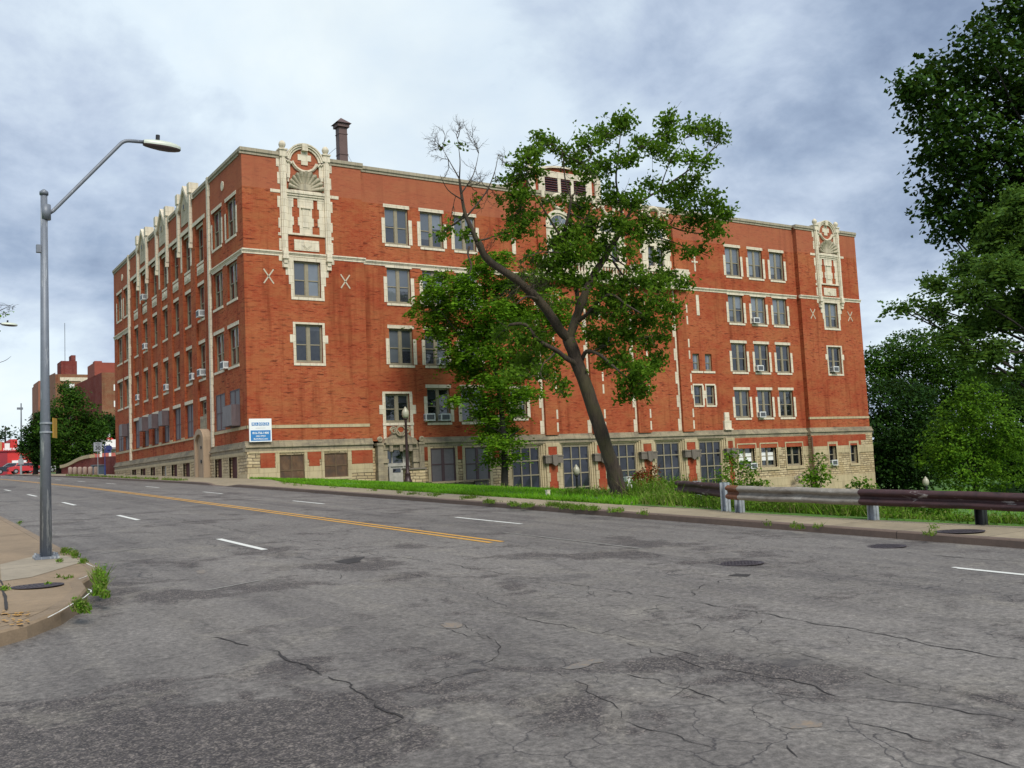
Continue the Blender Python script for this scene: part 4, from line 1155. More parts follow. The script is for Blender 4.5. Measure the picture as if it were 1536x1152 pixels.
# hall windows: three by three lights and more below ground
for i, (a, b) in enumerate(BIG):
    mb = MB(); w3 = (b-a)/3; z0, z1 = -.55, 3.24
    for k in range(4): fbox(mb, FR, a+w3*k-.04, a+w3*k+.04, z0, z1, -.56, -.46)
    for z in (z0, .30, 1.30, 2.28, z1-.06): fbox(mb, FR, a, b, z-.035, z+.045, -.56, -.464)
    o = obj('hall_window', mb, M_FRAME, school)
    mb = MB()
    for k in range(3):
        for q in range(4):
            zz = (z0, .30, 1.30, 2.28, z1)[q:q+2]; t = random.uniform(-.006, .006); s_ = random.uniform(-.006, .006)
            mb.face([FR(a+w3*k, zz[0], -.53+t), FR(a+w3*(k+1), zz[0], -.53-t), FR(a+w3*(k+1), zz[1], -.53-s_), FR(a+w3*k, zz[1], -.53+s_)])
    obj('pane', mb, M_GLASS_B, o)
# small paired windows of the far basement
for a, b in RB:
    fmb, lights, zz = frame_mesh(b-a, 1.78, .16, rails=(.5,)); o = obj('basement_window', fmb, M_FRAME, school); o.location = ((a+b)/2, .5, .98)
    obj('pane', pane_mesh(lights, zz), M_GLASS_D, o)
    if a < 44:
        mb = MB()
        for l0, l1 in lights: mb.box(l0+.05, l1-.05, .05, .053, .55, 1.2)
        obj('paper_blind', mb, M_WHITE, o)
for a, b in RP:
    fmb, lights, zz = frame_mesh(b-a, 1.72, .1, nlt=1); o = obj('basement_window', fmb, M_FRAME, school); o.location = ((a+b)/2, .12, .92)
    obj('pane', pane_mesh(lights, zz), M_GLASS_D, o)

# ---- terracotta gables of the end blocks
def ornament(c):
    u = lambda v: c+(v-3.86)
    mb = MB()
    def b(u0, u1, z0, z1, d0, d1): fbox(mb, FR, u(u0), u(u1), z0, z1, d0, d1)
    for s_ in (-1, 1):                                  # shafts
        a, e = sorted((3.86+s_*1.2, 3.86+s_*1.56)); b(a, e, 15.33, 21.1, -.05, .16); b(a+.09, e-.09, 15.33, 21.1, -.05, .22)
        b(a-.04, e+.04, 21.1, 21.5, -.3, .24); b(a-.09, e+.09, 21.5, 21.58, -.3, .29)
        a, e = sorted((3.86+s_*1.22, 3.86+s_*1.54)); b(a, e, 15.0, 15.33, -.05, .26); b(a-.03, e+.03, 14.86, 15.0, -.05, .28); b(a+.05, e-.05, 14.6, 14.86, -.05, .2); b(a+.02, e-.02, 14.35, 14.6, -.05, .14)
        for z0, z1, ex in ((20.5,21.15,.22), (19.45,20.15,.17), (18.88,19.08,.62), (18.0,18.68,.2), (16.75,17.35,.17), (16.28,16.45,.2), (15.4,16.1,.16), (17.35,18.0,.07), (16.45,16.75,.06), (20.15,20.5,.06), (14.75,15.04,.2)):
            a, e = sorted((3.86+s_*1.55, 3.86+s_*(1.55+ex))); b(a, e, z0, z1, -.05, .028)
        # inner jambs with toothed edges
        for z0, z1, ex in ((16.5,17.0,.36), (17.0,17.5,.46), (17.5,18.1,.36), (18.1,18.65,.46)):
            a, e = sorted((3.86+s_*1.22, 3.86+s_*(1.22-ex))); b(a, e, z0, z1, -.05, .04)
        a, e = sorted((3.86+s_*1.2, 3.86+s_*.98)); b(a, e, 15.33, 16.38, -.05, .02) if False else None
        # pendants under the arch
        a, e = sorted((3.86+s_*.92, 3.86+s_*1.2)); b(a, e, 20.1, 20.95, -.05, .08); b(a+.05, e-.05, 19.85, 20.1, -.05, .15); b(a+.09, e-.09, 19.62, 19.85, -.05, .1)
    for z0, z1, ex in ((16.5,17.0,.4), (17.0,17.5,.5), (17.5,18.1,.4), (18.1,18.65,.5)): b(3.86-ex, 3.86+ex, z0, z1, -.05, .04)
    b(3.64, 4.08, 16.9, 18.05, .0, .075); b(3.56, 4.16, 18.05, 18.12, .0, .13)
    b(2.64, 5.08, 18.65, 18.8, -.05, .06); b(2.64, 5.08, 18.8, 18.93, -.05, .12); b(2.64, 5.08, 18.93, 19.06, -.05, .17); b(2.64, 5.08, 19.06, 19.16, -.05, .1)
    b(2.62, 5.1, 16.38, 16.5, -.05, .09)
    b(3.08, 4.66, 15.46, 16.12, -.05, .05)
    for k in (.30, .2):
        mb.prism([(u(3.87), 15.79-k), (u(3.87+k), 15.79), (u(3.87), 15.79+k), (u(3.87-k), 15.79)], FR, .04, .1 if k == .2 else .072)
    # cross of cream blocks in the tympanum and keystone
    b(3.45, 4.3, 21.05, 21.42, -.0, .06); b(3.66, 4.08, 20.78, 21.05, -.0, .062); b(3.66, 4.08, 21.42, 21.62, -.0, .062); b(3.68, 4.04, 21.62, 22.06, -.3, .26)
    # arch above, swag below
    def arcband(cz, ro, ri, a0, a1, d0, d1, n=20, sq=1.0):
        for i in range(n):
            t0, t1 = a0+(a1-a0)*i/n, a0+(a1-a0)*(i+1)/n
            P = lambda r, t: (c+r*math.cos(t), cz+r*sq*math.sin(t))
            q = [P(ri,t0), P(ro,t0), P(ro,t1), P(ri,t1)]
            mb.face([FR(*q[0],d1), FR(*q[1],d1), FR(*q[2],d1), FR(*q[3],d1)])
            mb.face([FR(*q[1],d0), FR(*q[2],d0), FR(*q[2],d1), FR(*q[1],d1)]); mb.face([FR(*q[0],d0), FR(*q[0],d1), FR(*q[3],d1), FR(*q[3],d0)])
    arcband(20.86, 1.18, 1.03, R(8), R(172), -.4, .20); arcband(20.86, 1.06, .9, R(8), R(172), -.05, .12); arcband(20.86, 1.22, 1.14, R(12), R(168), -.4, .25)
    arcband(21.18, .92, .74, R(198), R(342), -.05, .12); arcband(21.18, .86, .80, R(198), R(342), -.05, .18)
    for s_ in (-1, 1):                                  # carved knots where swag and arch meet
        for k in range(7):
            mb.ell(FR(c+s_*(.72+.07*k), 20.75+.05*math.sin(k*2.1)+.03*k, .1), .07, .09, .07, 6, 5)
    o = obj('carved_panel', mb, M_STONE, school)
    # shell
    mb = MB(); rows = []; nl = 11; C0 = (c+.02, 19.2)
    for i in range(nl*8+1):
        t = PI*(1.0-i/(nl*8)); lob = abs(math.sin(PI*i/8)); row = []
        for j in range(9):
            q = j/8; r = .38+.70*q
            rr = r if j < 8 else r+.07*lob
            dd = .07+.15*q*q+.11*lob*q
            row.append(FR(C0[0]+rr*math.cos(t), C0[1]+.02+rr*math.sin(t)*.98, dd))
        row.append(FR(C0[0]+(1.08)*math.cos(t), C0[1]+1.06*math.sin(t), -.02))
        rows.append(row)
    mb.grid(rows)
    core = [(C0[0]+.42*math.cos(t), C0[1]+.42*math.sin(t)) for t in [PI*i/14 for i in range(15)]]
    mb.prism(core, FR, 0, .1)
    obj('shell', mb, M_STONE_G, o)
    for s_ in (-1, 1):
        mb = MB(); x, y, z = FR(c+s_*1.38, 21.58, .06)
        mb.lathe([(.14, 0), (.1, .06), (.16, .12), (.205, .22), (.215, .3), (.19, .4), (.11, .5), (.03, .54)], (x, y, z), 14); obj('finial', mb, M_STONE, o, smooth=True)
    # crossed diaper marks
    mb = MB()
    for cc in (1.46, 6.31):
        for s_ in (-1, 1):
            mb.bar(FR(u(cc)-s_*.3, 13.33, .012), FR(u(cc)+s_*.3, 14.18, .012), .02, .075, upv=(1,0,0))
    parts('diaper_cross', mb, M_PALEDOT, school)
for c in PVC: ornament(c)
mb = MB()
for s_ in (-1, 1): mb.bar(FR(22.6-s_*.35, 13.3, -.38), FR(22.6+s_*.35, 14.3, -.38), .02, .075, upv=(1,0,0))
for s_ in (-1, 1): mb.bar(FR(32.6-s_*.35, 13.3, -.38), FR(32.6+s_*.35, 14.3, -.38), .02, .075, upv=(1,0,0))
parts('diaper_cross', mb, M_PALEDOT, school)

# ---- hall front: quoins, round-headed windows, balustrade
mb = MB()
for a, b in PIL:
    for k in range(12):
        z = 4.1+.9*k; w_ = (.34, .16)[k % 2]; fbox(mb, FR, a-w_, a-.002, z, z+.9, -.5, -.376+.012*(k % 2))
        if k % 3 != 2: fbox(mb, FR, b-.13, b+.012, z+.1, z+.75, -.3, -.158)
parts('quoin', mb, M_STONE, school)
mb = MB()
fbox(mb, FR, 20.4, 35.0, 14.95, 15.25, -.45, .12); fbox(mb, FR, 20.4, 35.0, 15.25, 15.35, -.45, .22); fbox(mb, FR, 20.4, 35.0, 16.16, 16.34, -.1, .2)
for i in range(52):
    x = 20.9+i*.265
    if any(a-.1 < x < b+.1 for a, b in PIL): continue
    mb.lathe([(.07,0),(.1,.1),(.11,.25),(.06,.45),(.085,.7),(.1,.81)], (x, -.06, 15.35), 7)
for a, b in PIL: fbox(mb, FR, a-.05, b+.05, 15.35, 16.16, -.3, .18); fbox(mb, FR, a-.1, b+.1, 16.34, 16.52, -.3, .2)
parts('balustrade', mb, M_STONE, school)
mb = MB()
for c in (23.1, 27.65, 32.1):
    def sb(u0, u1, z0, z1, d0, d1): fbox(mb, FR, c+u0, c+u1, z0, z1, d0, d1)
    sb(-1.38, -.78, 16.45, 18.9, -.5, -.3); sb(.78, 1.38, 16.45, 18.9, -.5, -.3); sb(-.12, .12, 16.7, 18.3, -.55, -.34); sb(-.78, .78, 16.45, 16.7, -.5, -.31); sb(-.78, .78, 18.25, 18.75, -.55, -.33)
    sb(-1.45, 1.45, 18.75, 18.9, -.5, -.22)
    for z in (16.7, 17.6): sb(-1.55, -1.38, z, z+.5, -.45, -.36); sb(1.38, 1.55, z, z+.5, -.45, -.36)
    for i in range(16):
        t0, t1 = PI*i/16, PI*(i+1)/16
        for ro, ri, dd in ((1.24, 1.0, -.28), (1.04, .84, -.36)):
            P = lambda r, t: (c+r*math.cos(t), 18.9+r*math.sin(t))
            q = [P(ri,t0), P(ro,t0), P(ro,t1), P(ri,t1)]
            mb.face([FR(*v, dd) for v in q]); mb.face([FR(*q[1],-.5), FR(*q[2],-.5), FR(*q[2],dd), FR(*q[1],dd)]); mb.face([FR(*q[0],-.5), FR(*q[0],dd), FR(*q[3],dd), FR(*q[3],-.5)])
    # wreath and scrolls under the parapet
    for k in range(22):
        t = 2*PI*k/22; mb.ell(FR(c+.52*math.cos(t), 20.75+.5*math.sin(t), -.3), .13, .14, .13, 6, 5)
    for k in range(16):
        s_ = 1 if k % 2 else -1; q = k//2
        mb.ell(FR(c+s_*(.62+.11*q), 20.95-.05*q+.1*math.sin(q*1.7), -.33), .1, .12, .1, 6, 5)
    sb(-1.5, -1.25, 20.9, 21.4, -.5, -.2); sb(1.25, 1.5, 20.9, 21.4, -.5, -.2)
parts('arch_surround', mb, M_STONE, school)
for c in (23.1, 27.65, 32.1):
    mb = MB(); mb.face([FR(c+.86*math.cos(t), 18.9+.86*math.sin(t), -.39) for t in [PI*i/16 for i in range(17)]])
    for a in (-1, 1): fbox(mb, FR, c+min(a*.12, a*.78), c+max(a*.12, a*.78), 16.7, 18.25, -.62, -.6)
    o = obj('arched_window', mb, M_GLASS_W if False else M_GLASS, school)
    mb = MB()
    for k in range(1, 6):
        t = PI*k/6; mb.bar(FR(c, 18.9, -.375), FR(c+.86*math.cos(t), 18.9+.86*math.sin(t), -.375), .02, .035, upv=(0,1,0))
    obj('glazing_bars', mb, M_FRAME_W, o)
# slim cream markers between hall and class rooms
mb = MB()
fbox(mb, FR, 36.0, 36.3, 13.1, 14.72, -.45, -.37); fbox(mb, FR, 19.0, 19.3, 16.6, 17.7, -.45, -.37); fbox(mb, FR, 36.05, 36.2, 16.6, 18.2, -.45, -.37); fbox(mb, FR, 35.8, 36.45, 17.3, 17.42, -.45, -.375)
for z0, z1 in ((10.4, 12.0), (8.1, 9.3), (4.1, 4.9), (6.0, 6.7)): fbox(mb, FR, 34.8, 34.89, z0, z1, -.45, -.372)
for a in (16.97, 38.05):
    fbox(mb, FR, a, a+.75, 4.07, 4.8, -.45, -.22); fbox(mb, FR, a+.12, a+.62, 4.8, 5.45, -.45, -.28); fbox(mb, FR, a-.05, a+.8, 4.05, 4.14, -.45, -.1)
parts('cream_marker', mb, M_STONE, school)
# set-back tower with louvres
tw = MB(); tw.box(24.3, 31.05, 5.6, 12, 20.4, 24.3); 
arc = [(27.68+3.375*math.cos(t), 24.3+1.0*math.sin(t)) for t in [PI*i/16 for i in range(17)]]
tw.prism(arc, lambda u_, z, d: (u_, 5.6-d, z), -6.4, 0)
tower = obj('roof_tower', tw, M_BRICK_FLAT, school)
mb = MB()
def tbx(u0, u1, z0, z1, d0, d1): mb.box(u0, u1, 5.6-d1, 5.6-d0, z0, z1)
tbx(25.1, 25.7, 22.8, 24.9, -.1, .12); tbx(29.7, 30.3, 22.8, 24.9, -.1, .12); tbx(26.95, 27.25, 22.8, 24.4, -.1, .1); tbx(28.2, 28.5, 22.8, 24.4, -.1, .1); tbx(25.7, 29.7, 24.4, 24.9, -.1, .11); tbx(25.1, 30.3, 22.3, 22.8, -.1, .14)
tbx(24.2, 24.75, 21.5, 24.7, -.1, .2); tbx(30.6, 31.15, 21.5, 24.7, -.1, .2)
for i in range(16):
    t0, t1 = PI*i/16, PI*(i+1)/16
    P = lambda r, t: (27.68+r*3.45*math.cos(t), 24.3+r*1.1*math.sin(t))
    q = [P(.86,t0), P(1,t0), P(1,t1), P(.86,t1)]
    mb.face([(a, 5.42, z) for a, z in q]); mb.face([(q[1][0],5.42,q[1][1]), (q[1][0],12,q[1][1]), (q[2][0],12,q[2][1]), (q[2][0],5.42,q[2][1])])
for x in (24.47, 30.88): mb.lathe([(.25,0),(.32,.2),(.2,.4),(.34,.7),(.1,1.0)], (x, 5.6, 24.7), 10)
parts('tower_trim', mb, M_STONE, tower)
mb = MB()
for a, b in ((25.7, 26.95), (27.25, 28.2), (28.5, 29.7)):
    for k in range(8): mb.bar((a, 5.56, 22.9+k*.19), (b, 5.56, 22.9+k*.19), .16, .04, upv=(0,.6,1))
parts('louvre', mb, simple('dark_louvre', (.05,.042,.06), .5), tower)
mb = MB(); tw = [(31.05, 5.8, 21.2), (37.2, 5.8, 21.2), (37.2, 9.5, 23.2), (31.05, 9.5, 23.2)]; mb.face(tw); mb.box(31.05, 37.2, 5.75, 5.85, 20.6, 21.2)
mb.face([(18.2,5.8,21.0), (24.3,5.8,21.0), (24.3,9.5,22.6), (18.2,9.5,22.6)])
parts('tile_roof', mb, M_REDTILE, school)
# roof stack
mb = MB(); sx, sy, hw = 9.96, 6.0, .3
mb.box(sx-hw, sx+hw, sy-hw, sy+hw, 20.4, 26.0)
for z in (23.9, 25.35): mb.box(sx-hw-.03, sx+hw+.03, sy-hw-.03, sy+hw+.03, z, z+.06)
stack = obj('stack', mb, M_STACK, school); stack.location = (-.95, 0, .0)
mb = MB(); b_ = .43; mb.box(sx-b_, sx+b_, sy-b_, sy+b_, 25.85, 26.1); e_ = .55
top = (sx, sy, 26.6)
for p, q in (((-1,-1),(1,-1)), ((1,-1),(1,1)), ((1,1),(-1,1)), ((-1,1),(-1,-1))): mb.face([(sx+p[0]*e_, sy+p[1]*e_, 26.1), (sx+q[0]*e_, sy+q[1]*e_, 26.1), top])
mb.face([(sx-e_,sy-e_,26.1), (sx-e_,sy+e_,26.1), (sx+e_,sy+e_,26.1), (sx+e_,sy-e_,26.1)])
o = obj('cap', mb, M_STACK, stack)
for gx, gy, gzz in ((6.2, 8.5, 21.2), (12.6, 7.0, 21.2), (12.0, 11.0, 21.2)):
    mb = MB(); mb.tube([(sx, sy, 24.8), (gx, gy, gzz)], .014, 4); obj('guy_wire', mb, M_METAL, stack)

# ---- west front: pilaster strips, gabled dormer bays, cream panels
mb = MB()
def fl(u0, u1, z0, z1, d0, d1): fbox(mb, FL, u0, u1, z0, z1, d0, d1)
for y in (6.86, 30.78):
    fl(y-.17, y+.17, ZT+.15, ZP+.16, -.1, .12)
    for k in range(14):
        z = 4.3+k*1.22
        if k % 2: fl(y-.30, y+.30, z, z+.75, -.1, .024)
parts('pilaster', mb, M_STONE, school)
for gi, k in enumerate((1, 3, 5)):
    c = CL[k]; mb = MB()
    for s_ in (-1, 1):
        a, b = sorted((c+s_*1.42, c+s_*1.72)); fl(a, b, 18.1, 21.6, -.12, .16); fl(a+.05, b-.05, 17.75, 18.1, -.12, .2)
        a, b = sorted((c+s_*1.3, c+s_*1.85)); fl(a, b, 21.55, 22.25, -.45, .2)
        a, b = sorted((c+s_*1.42, c+s_*1.08)); fl(a, b, 16.6, 19.1, -.16, .0)
        a, b = sorted((c+s_*1.9, c+s_*2.2)); fl(a, b, 21.0, 21.45, -.1, .1)
    fl(c-1.42, c+1.42, 19.1, 19.4, -.12, .03)
    # pointed ogee gable
    og = [(c-1.4, 21.2), (c-1.1, 21.35), (c-.75, 21.75), (c-.35, 22.2), (c, 22.5), (c+.35, 22.2), (c+.75, 21.75), (c+1.1, 21.35), (c+1.4, 21.2)]
    for i in range(len(og)-1):
        (ua, za), (ub, zb) = og[i], og[i+1]
        mb.face([FL(ua,za-.32,.16), FL(ua,za,.16), FL(ub,zb,.16), FL(ub,zb-.32,.16)]); mb.face([FL(ua,za,-.4), FL(ub,zb,-.4), FL(ub,zb,.16), FL(ua,za,.16)]); mb.face([FL(ua,za-.32,-.1), FL(ua,za-.32,.16), FL(ub,zb-.32,.16), FL(ub,zb-.32,-.1)])
    mb.prism(rev([(c-1.1, 21.3), (c, 22.4), (c+1.1, 21.3)][::-1]), FL, -.4, .0)
    o = obj('gable_bay', mb, M_STONE, school)
    mb = MB(); mb.prism([(c-.95, 19.75), (c-.95, 20.9), (c-.6, 21.5), (c, 22.0), (c+.6, 21.5), (c+.95, 20.9), (c+.95, 19.75)], FL, -.2, .04)
    fl(c-.2, c+.2, 20.75, 21.2, 0, .08); obj('carved_field', mb, M_STONE_G, o)
    mb = MB(); fl(c-.13, c+.13, 20.85, 21.15, .05, .1); obj('vent', mb, M_BLACK, o)
mb = MB()
for k in (0, 2, 4, 6): c = CL[k]; fl(max(7.05, c-1.52), min(30.6, c+1.52), 19.1, 19.36, -.12, .02)
parts('lintel', mb, M_STONE, school)
for k, c in enumerate(CL):
    mb = MB(); fl(c-.95, c+.95, 15.68, 16.24, -.25, -.12); fl(c-.8, c+.8, 15.8, 16.12, -.25, -.09)
    if k % 2: mb.prism([(c-.25, 15.96), (c, 15.74), (c+.25, 15.96), (c, 16.18)][::-1], FL, -.1, -.06)
    else: fl(c-.6, c+.6, 15.92, 16.0, -.2, -.06)
    obj('cream_panel', mb, M_STONE, school)
mb = MB()
for y in (3.75, 33.4):
    t_ = [(y+.26*math.cos(a), 20.05+.3*math.sin(a)) for a in [2*PI*i/16 for i in range(16)]]; mb.prism(t_[::-1], FL, -.05, .06)
parts('roundel', mb, M_STONE, school)

# ---- entrance on the south front
mb = MB()
def fr(u0, u1, z0, z1, d0, d1): fbox(mb, FR, u0, u1, z0, z1, d0, d1)
fr(8.05, 8.42, .4, 3.75, -.3, .12); fr(10.93, 11.26, .4, 3.75, -.3, .12); fr(8.42, 8.76, .4, 3.35, -.3, -.02); fr(10.55, 10.93, .4, 3.35, -.3, -.02)
fr(8.0, 8.47, 3.6, 3.75, -.3, .17); fr(10.88, 11.31, 3.6, 3.75, -.3, .17)
fr(8.3, 8.8, 2.5, 2.75, -.1, .06); fr(10.5, 10.98, 2.5, 2.75, -.1, .06)
fr(8.42, 10.93, 3.3, 3.62, -.3, .02); fr(8.6, 10.75, 3.62, 3.75, -.3, .22)
for x in (8.95, 9.65, 10.3): fr(x-.11, x+.11, 3.2, 3.62, 0, .17)
mb.prism([(8.5, 3.75), (10.85, 3.75), (10.7, 4.0), (10.35, 4.12), (10.1, 4.4), (9.25, 4.4), (9.0, 4.12), (8.65, 4.0)], FR, -.3, .08)
def scroll(cx_, cz_, r, d, turns=1.7, sgn=1, w_=.07):
    pts = []
    for i in range(22):
        t = i/21*turns*2*PI; rr = r*(1-.75*i/21); pts.append(FR(cx_+sgn*rr*math.cos(t), cz_+rr*math.sin(t), d))
    mb.tube(pts, w_, 6)
scroll(9.18, 4.5, .24, .1, sgn=-1); scroll(10.12, 4.5, .24, .1); scroll(8.22, 3.95, .16, .12, sgn=-1); scroll(11.1, 3.92, .16, .12)
for i in range(15):
    t0, t1 = 2*PI*i/15, 2*PI*(i+1)/15
    mb.bar(FR(9.65+.32*math.cos(t0), 4.48+.3*math.sin(t0), .14), FR(9.65+.32*math.cos(t1), 4.48+.3*math.sin(t1), .14), .1, .14, upv=(0,1,0))
mb.bar(FR(9.42, 4.5, .18), FR(9.65, 4.15, .18), .06, .1, upv=(0,1,0)); mb.bar(FR(9.88, 4.5, .18), FR(9.65, 4.15, .18), .06, .1, upv=(0,1,0))
ent = obj('entrance_surround', mb, M_LIME_D, school)
mb = MB(); fr(8.76, 10.55, .5, 3.3, -.62, -.58); fr(8.76, 10.55, 2.28, 2.48, -.6, -.5); fr(9.26, 9.34, 2.48, 3.3, -.6, -.52); fr(9.08, 9.2, .5, 2.28, -.6, -.52); fr(10.05, 10.12, .5, 3.3, -.6, -.52); fr(8.74, 8.8, .5, 3.3, -.6, -.53)
d_ = obj('door', mb, M_FRAME_W, school)
mb = MB(); fr(8.8, 9.26, 2.5, 3.28, -.58, -.565); fr(9.34, 10.05, 2.5, 3.28, -.58, -.565); fr(8.8, 9.08, .5, 2.2, -.58, -.565); fr(9.35, 9.9, 1.9, 2.15, -.58, -.565)
obj('dark_glass', mb, M_GLASS_D, d_)
# second carved crest low on the far end
mb = MB()
for s_ in (-1, 1): scroll(45.87+s_*.5, -.1, .28, .2, sgn=s_)
mb.prism([(44.6, -1.3), (47.1, -1.3), (47.0, -.9), (46.4, -.5), (45.3, -.5), (44.8, -.9)], FR, -.3, .2)
for i in range(12):
    t0, t1 = PI*i/12, PI*(i+1)/12
    mb.bar(FR(45.87+.38*math.cos(t0), -.2+.5*math.sin(t0), .22), FR(45.87+.38*math.cos(t1), -.2+.5*math.sin(t1), .22), .12, .16, upv=(0,1,0))
fr(44.5, 47.2, -4, -1.3, -.3, .15)
obj('carved_crest', mb, M_LIME_D, school)
# rain pipe in the corner of the far end block
mb = MB(); mb.tube([FR(47.55, 3.3, .18), FR(47.55, -3, .18)], .08, 8); obj('drain_pipe', mb, simple('brown_pipe', (.12,.06,.035), .6), school)

# ------------------------------------------------------------------ air conditioners in the windows
def make_ac():
    t = thing('air_conditioner', None, 'air conditioner', (0,0,0), 0, 'window air conditioners')
    mb = MB(); mb.box(-.33, .33, -.42, .1, 0, .44); mb.box(-.35, .35, -.435, -.40, -.012, .452); obj('case', mb, M_ACW, t)
    mb = MB(); mb.box(-.27, .27, -.447, -.43, .06, .38)
    for k in range(6): mb.box(-.27, .27, -.455, -.44, .08+k*.05, .1+k*.05)
    obj('grille', mb, M_ACG, t)
    for s_ in (-1, 1):
        mb = MB()
        for k in range(5): mb.box(s_*.332, s_*.338, -.36+k*.07, -.32+k*.07, .1, .36)
        obj('side_vent', mb, M_ACG, t)
    return t
AC = make_ac(); first = True
def put_ac(px, py, side, label, dd=.4):
    global first
    o = AC if first else copy_tree(AC); first = False
    if side == 'R': p = atY(px, py, dd-.05); o.location = (p.x, dd+.12, p.z-.22)
    else: p = atX(px, py, dd-.25); o.location = (dd+.12, p.y, p.z-.22); o.rotation_euler = (0,0,-PI/2)
    o['label'] = label
for a in [
 (643, 626, 'R', 'left one of two white air conditioners side by side right of the entrance'),
 (666, 626, 'R', 'right one of two white air conditioners side by side right of the entrance'),
 (663.5, 542.5, 'R', 'white air conditioner in a second floor window just left of the tree'),
 (696, 543, 'R', 'white air conditioner in the third second floor window, half hidden by the tree'),
 (1132, 481, 'R', 'topmost white air conditioner in the middle far window column'),
 (1137.5, 552.5, 'R', 'middle white air conditioner of the three stacked in the middle far window column'),
 (1141, 622, 'R', 'lowest white air conditioner in red brick in the middle far window column'),
 (1251, 554, 'R', 'white air conditioner in the single window high on the far end block', 0),
 (1128, 699, 'R', 'white air conditioner in the basement window above the leafy sapling'),
 (1249, 694, 'R', 'white air conditioner in the narrow basement window of the far stone end block', -.02),
 (213, 446, 'L', 'white air conditioner in a top floor window of the road front', .17),
 (297.5, 470.5, 'L', 'white air conditioner in the third storey window beside the long cream pilaster', .17),
 (216, 519.5, 'L', 'white air conditioner in a third storey window at the far end of the road front', .17),
 (299, 559, 'L', 'big white air conditioner in the second storey window above the arched stone niche', .17),
 (334, 548, 'L', 'small white air conditioner between the long cream pilaster and the building corner', 0),
 (287, 565, 'L', 'white air conditioner in the second storey window next left of the one above the niche', .17),
 (248, 581, 'L', 'white air conditioner in the middle second storey window of the road front', .17),
 (205.5, 596, 'L', 'white air conditioner in the last second storey window before the far end block', .17)]:
    put_ac(*a)

# ------------------------------------------------------------------ leasing sign on the corner
M_BLUE = simple('sign_blue', (.03,.19,.46), .5, 0, .06, 2); M_SIGNW = simple('sign_white', (.78,.80,.80), .45, 0, .04, 2); M_GREYT = simple('sign_grey_text', (.45,.48,.5), .5, 0, .05, 2)
p0 = atY(374.5, 663, -.3); p1 = atY(403, 634, -.3)
sw, sh = 1.31, 1.33
sg = thing('leasing_sign', 'square blue and white leasing sign on the red brick corner of the school', 'sign', (p0.x+.0, -.26, p0.z))
mb = MB(); mb.box(0, sw, -.03, .03, 0, sh); mb.box(.1, .16, .03, .24, .2, .3); mb.box(sw-.16, sw-.1, .03, .24, .2, .3); obj('board', mb, M_SIGNW, sg)
mb = MB(); mb.box(.07, sw-.07, -.036, -.02, .06, .66); o = obj('blue_field', mb, M_BLUE, sg)
mb = MB()
for k in range(5): mb.box(.14+k*.212, .32+k*.212, -.037, -.02, .93, 1.11)
obj('letter_tile', mb, M_BLUE, sg)
for k, ch in enumerate('BLOCK'): text_mesh('lettering', ch, .17, M_SIGNW, sg, (.23+k*.212, -.04, 1.02), (PI/2,0,0), .002, bold=.004)
text_mesh('lettering', 'real estate services', .075, M_GREYT, sg, (sw/2, -.034, .79), (PI/2,0,0), .002)
text_mesh('lettering', '816-756-1400', .17, M_SIGNW, sg, (sw/2, -.04, .5), (PI/2,0,0), .002, bold=.004)
text_mesh('lettering', 'www.blockllc', .09, M_SIGNW, sg, (sw/2, -.04, .33), (PI/2,0,0), .002, bold=.002) if False else text_mesh('lettering', 'AREA OFFICE', .095, M_SIGNW, sg, (sw/2, -.04, .325), (PI/2,0,0), .002, bold=.003)
text_mesh('lettering', 'BLOCKLLC.com', .12, M_SIGNW, sg, (sw/2, -.04, .165), (PI/2,0,0), .002, bold=.003)

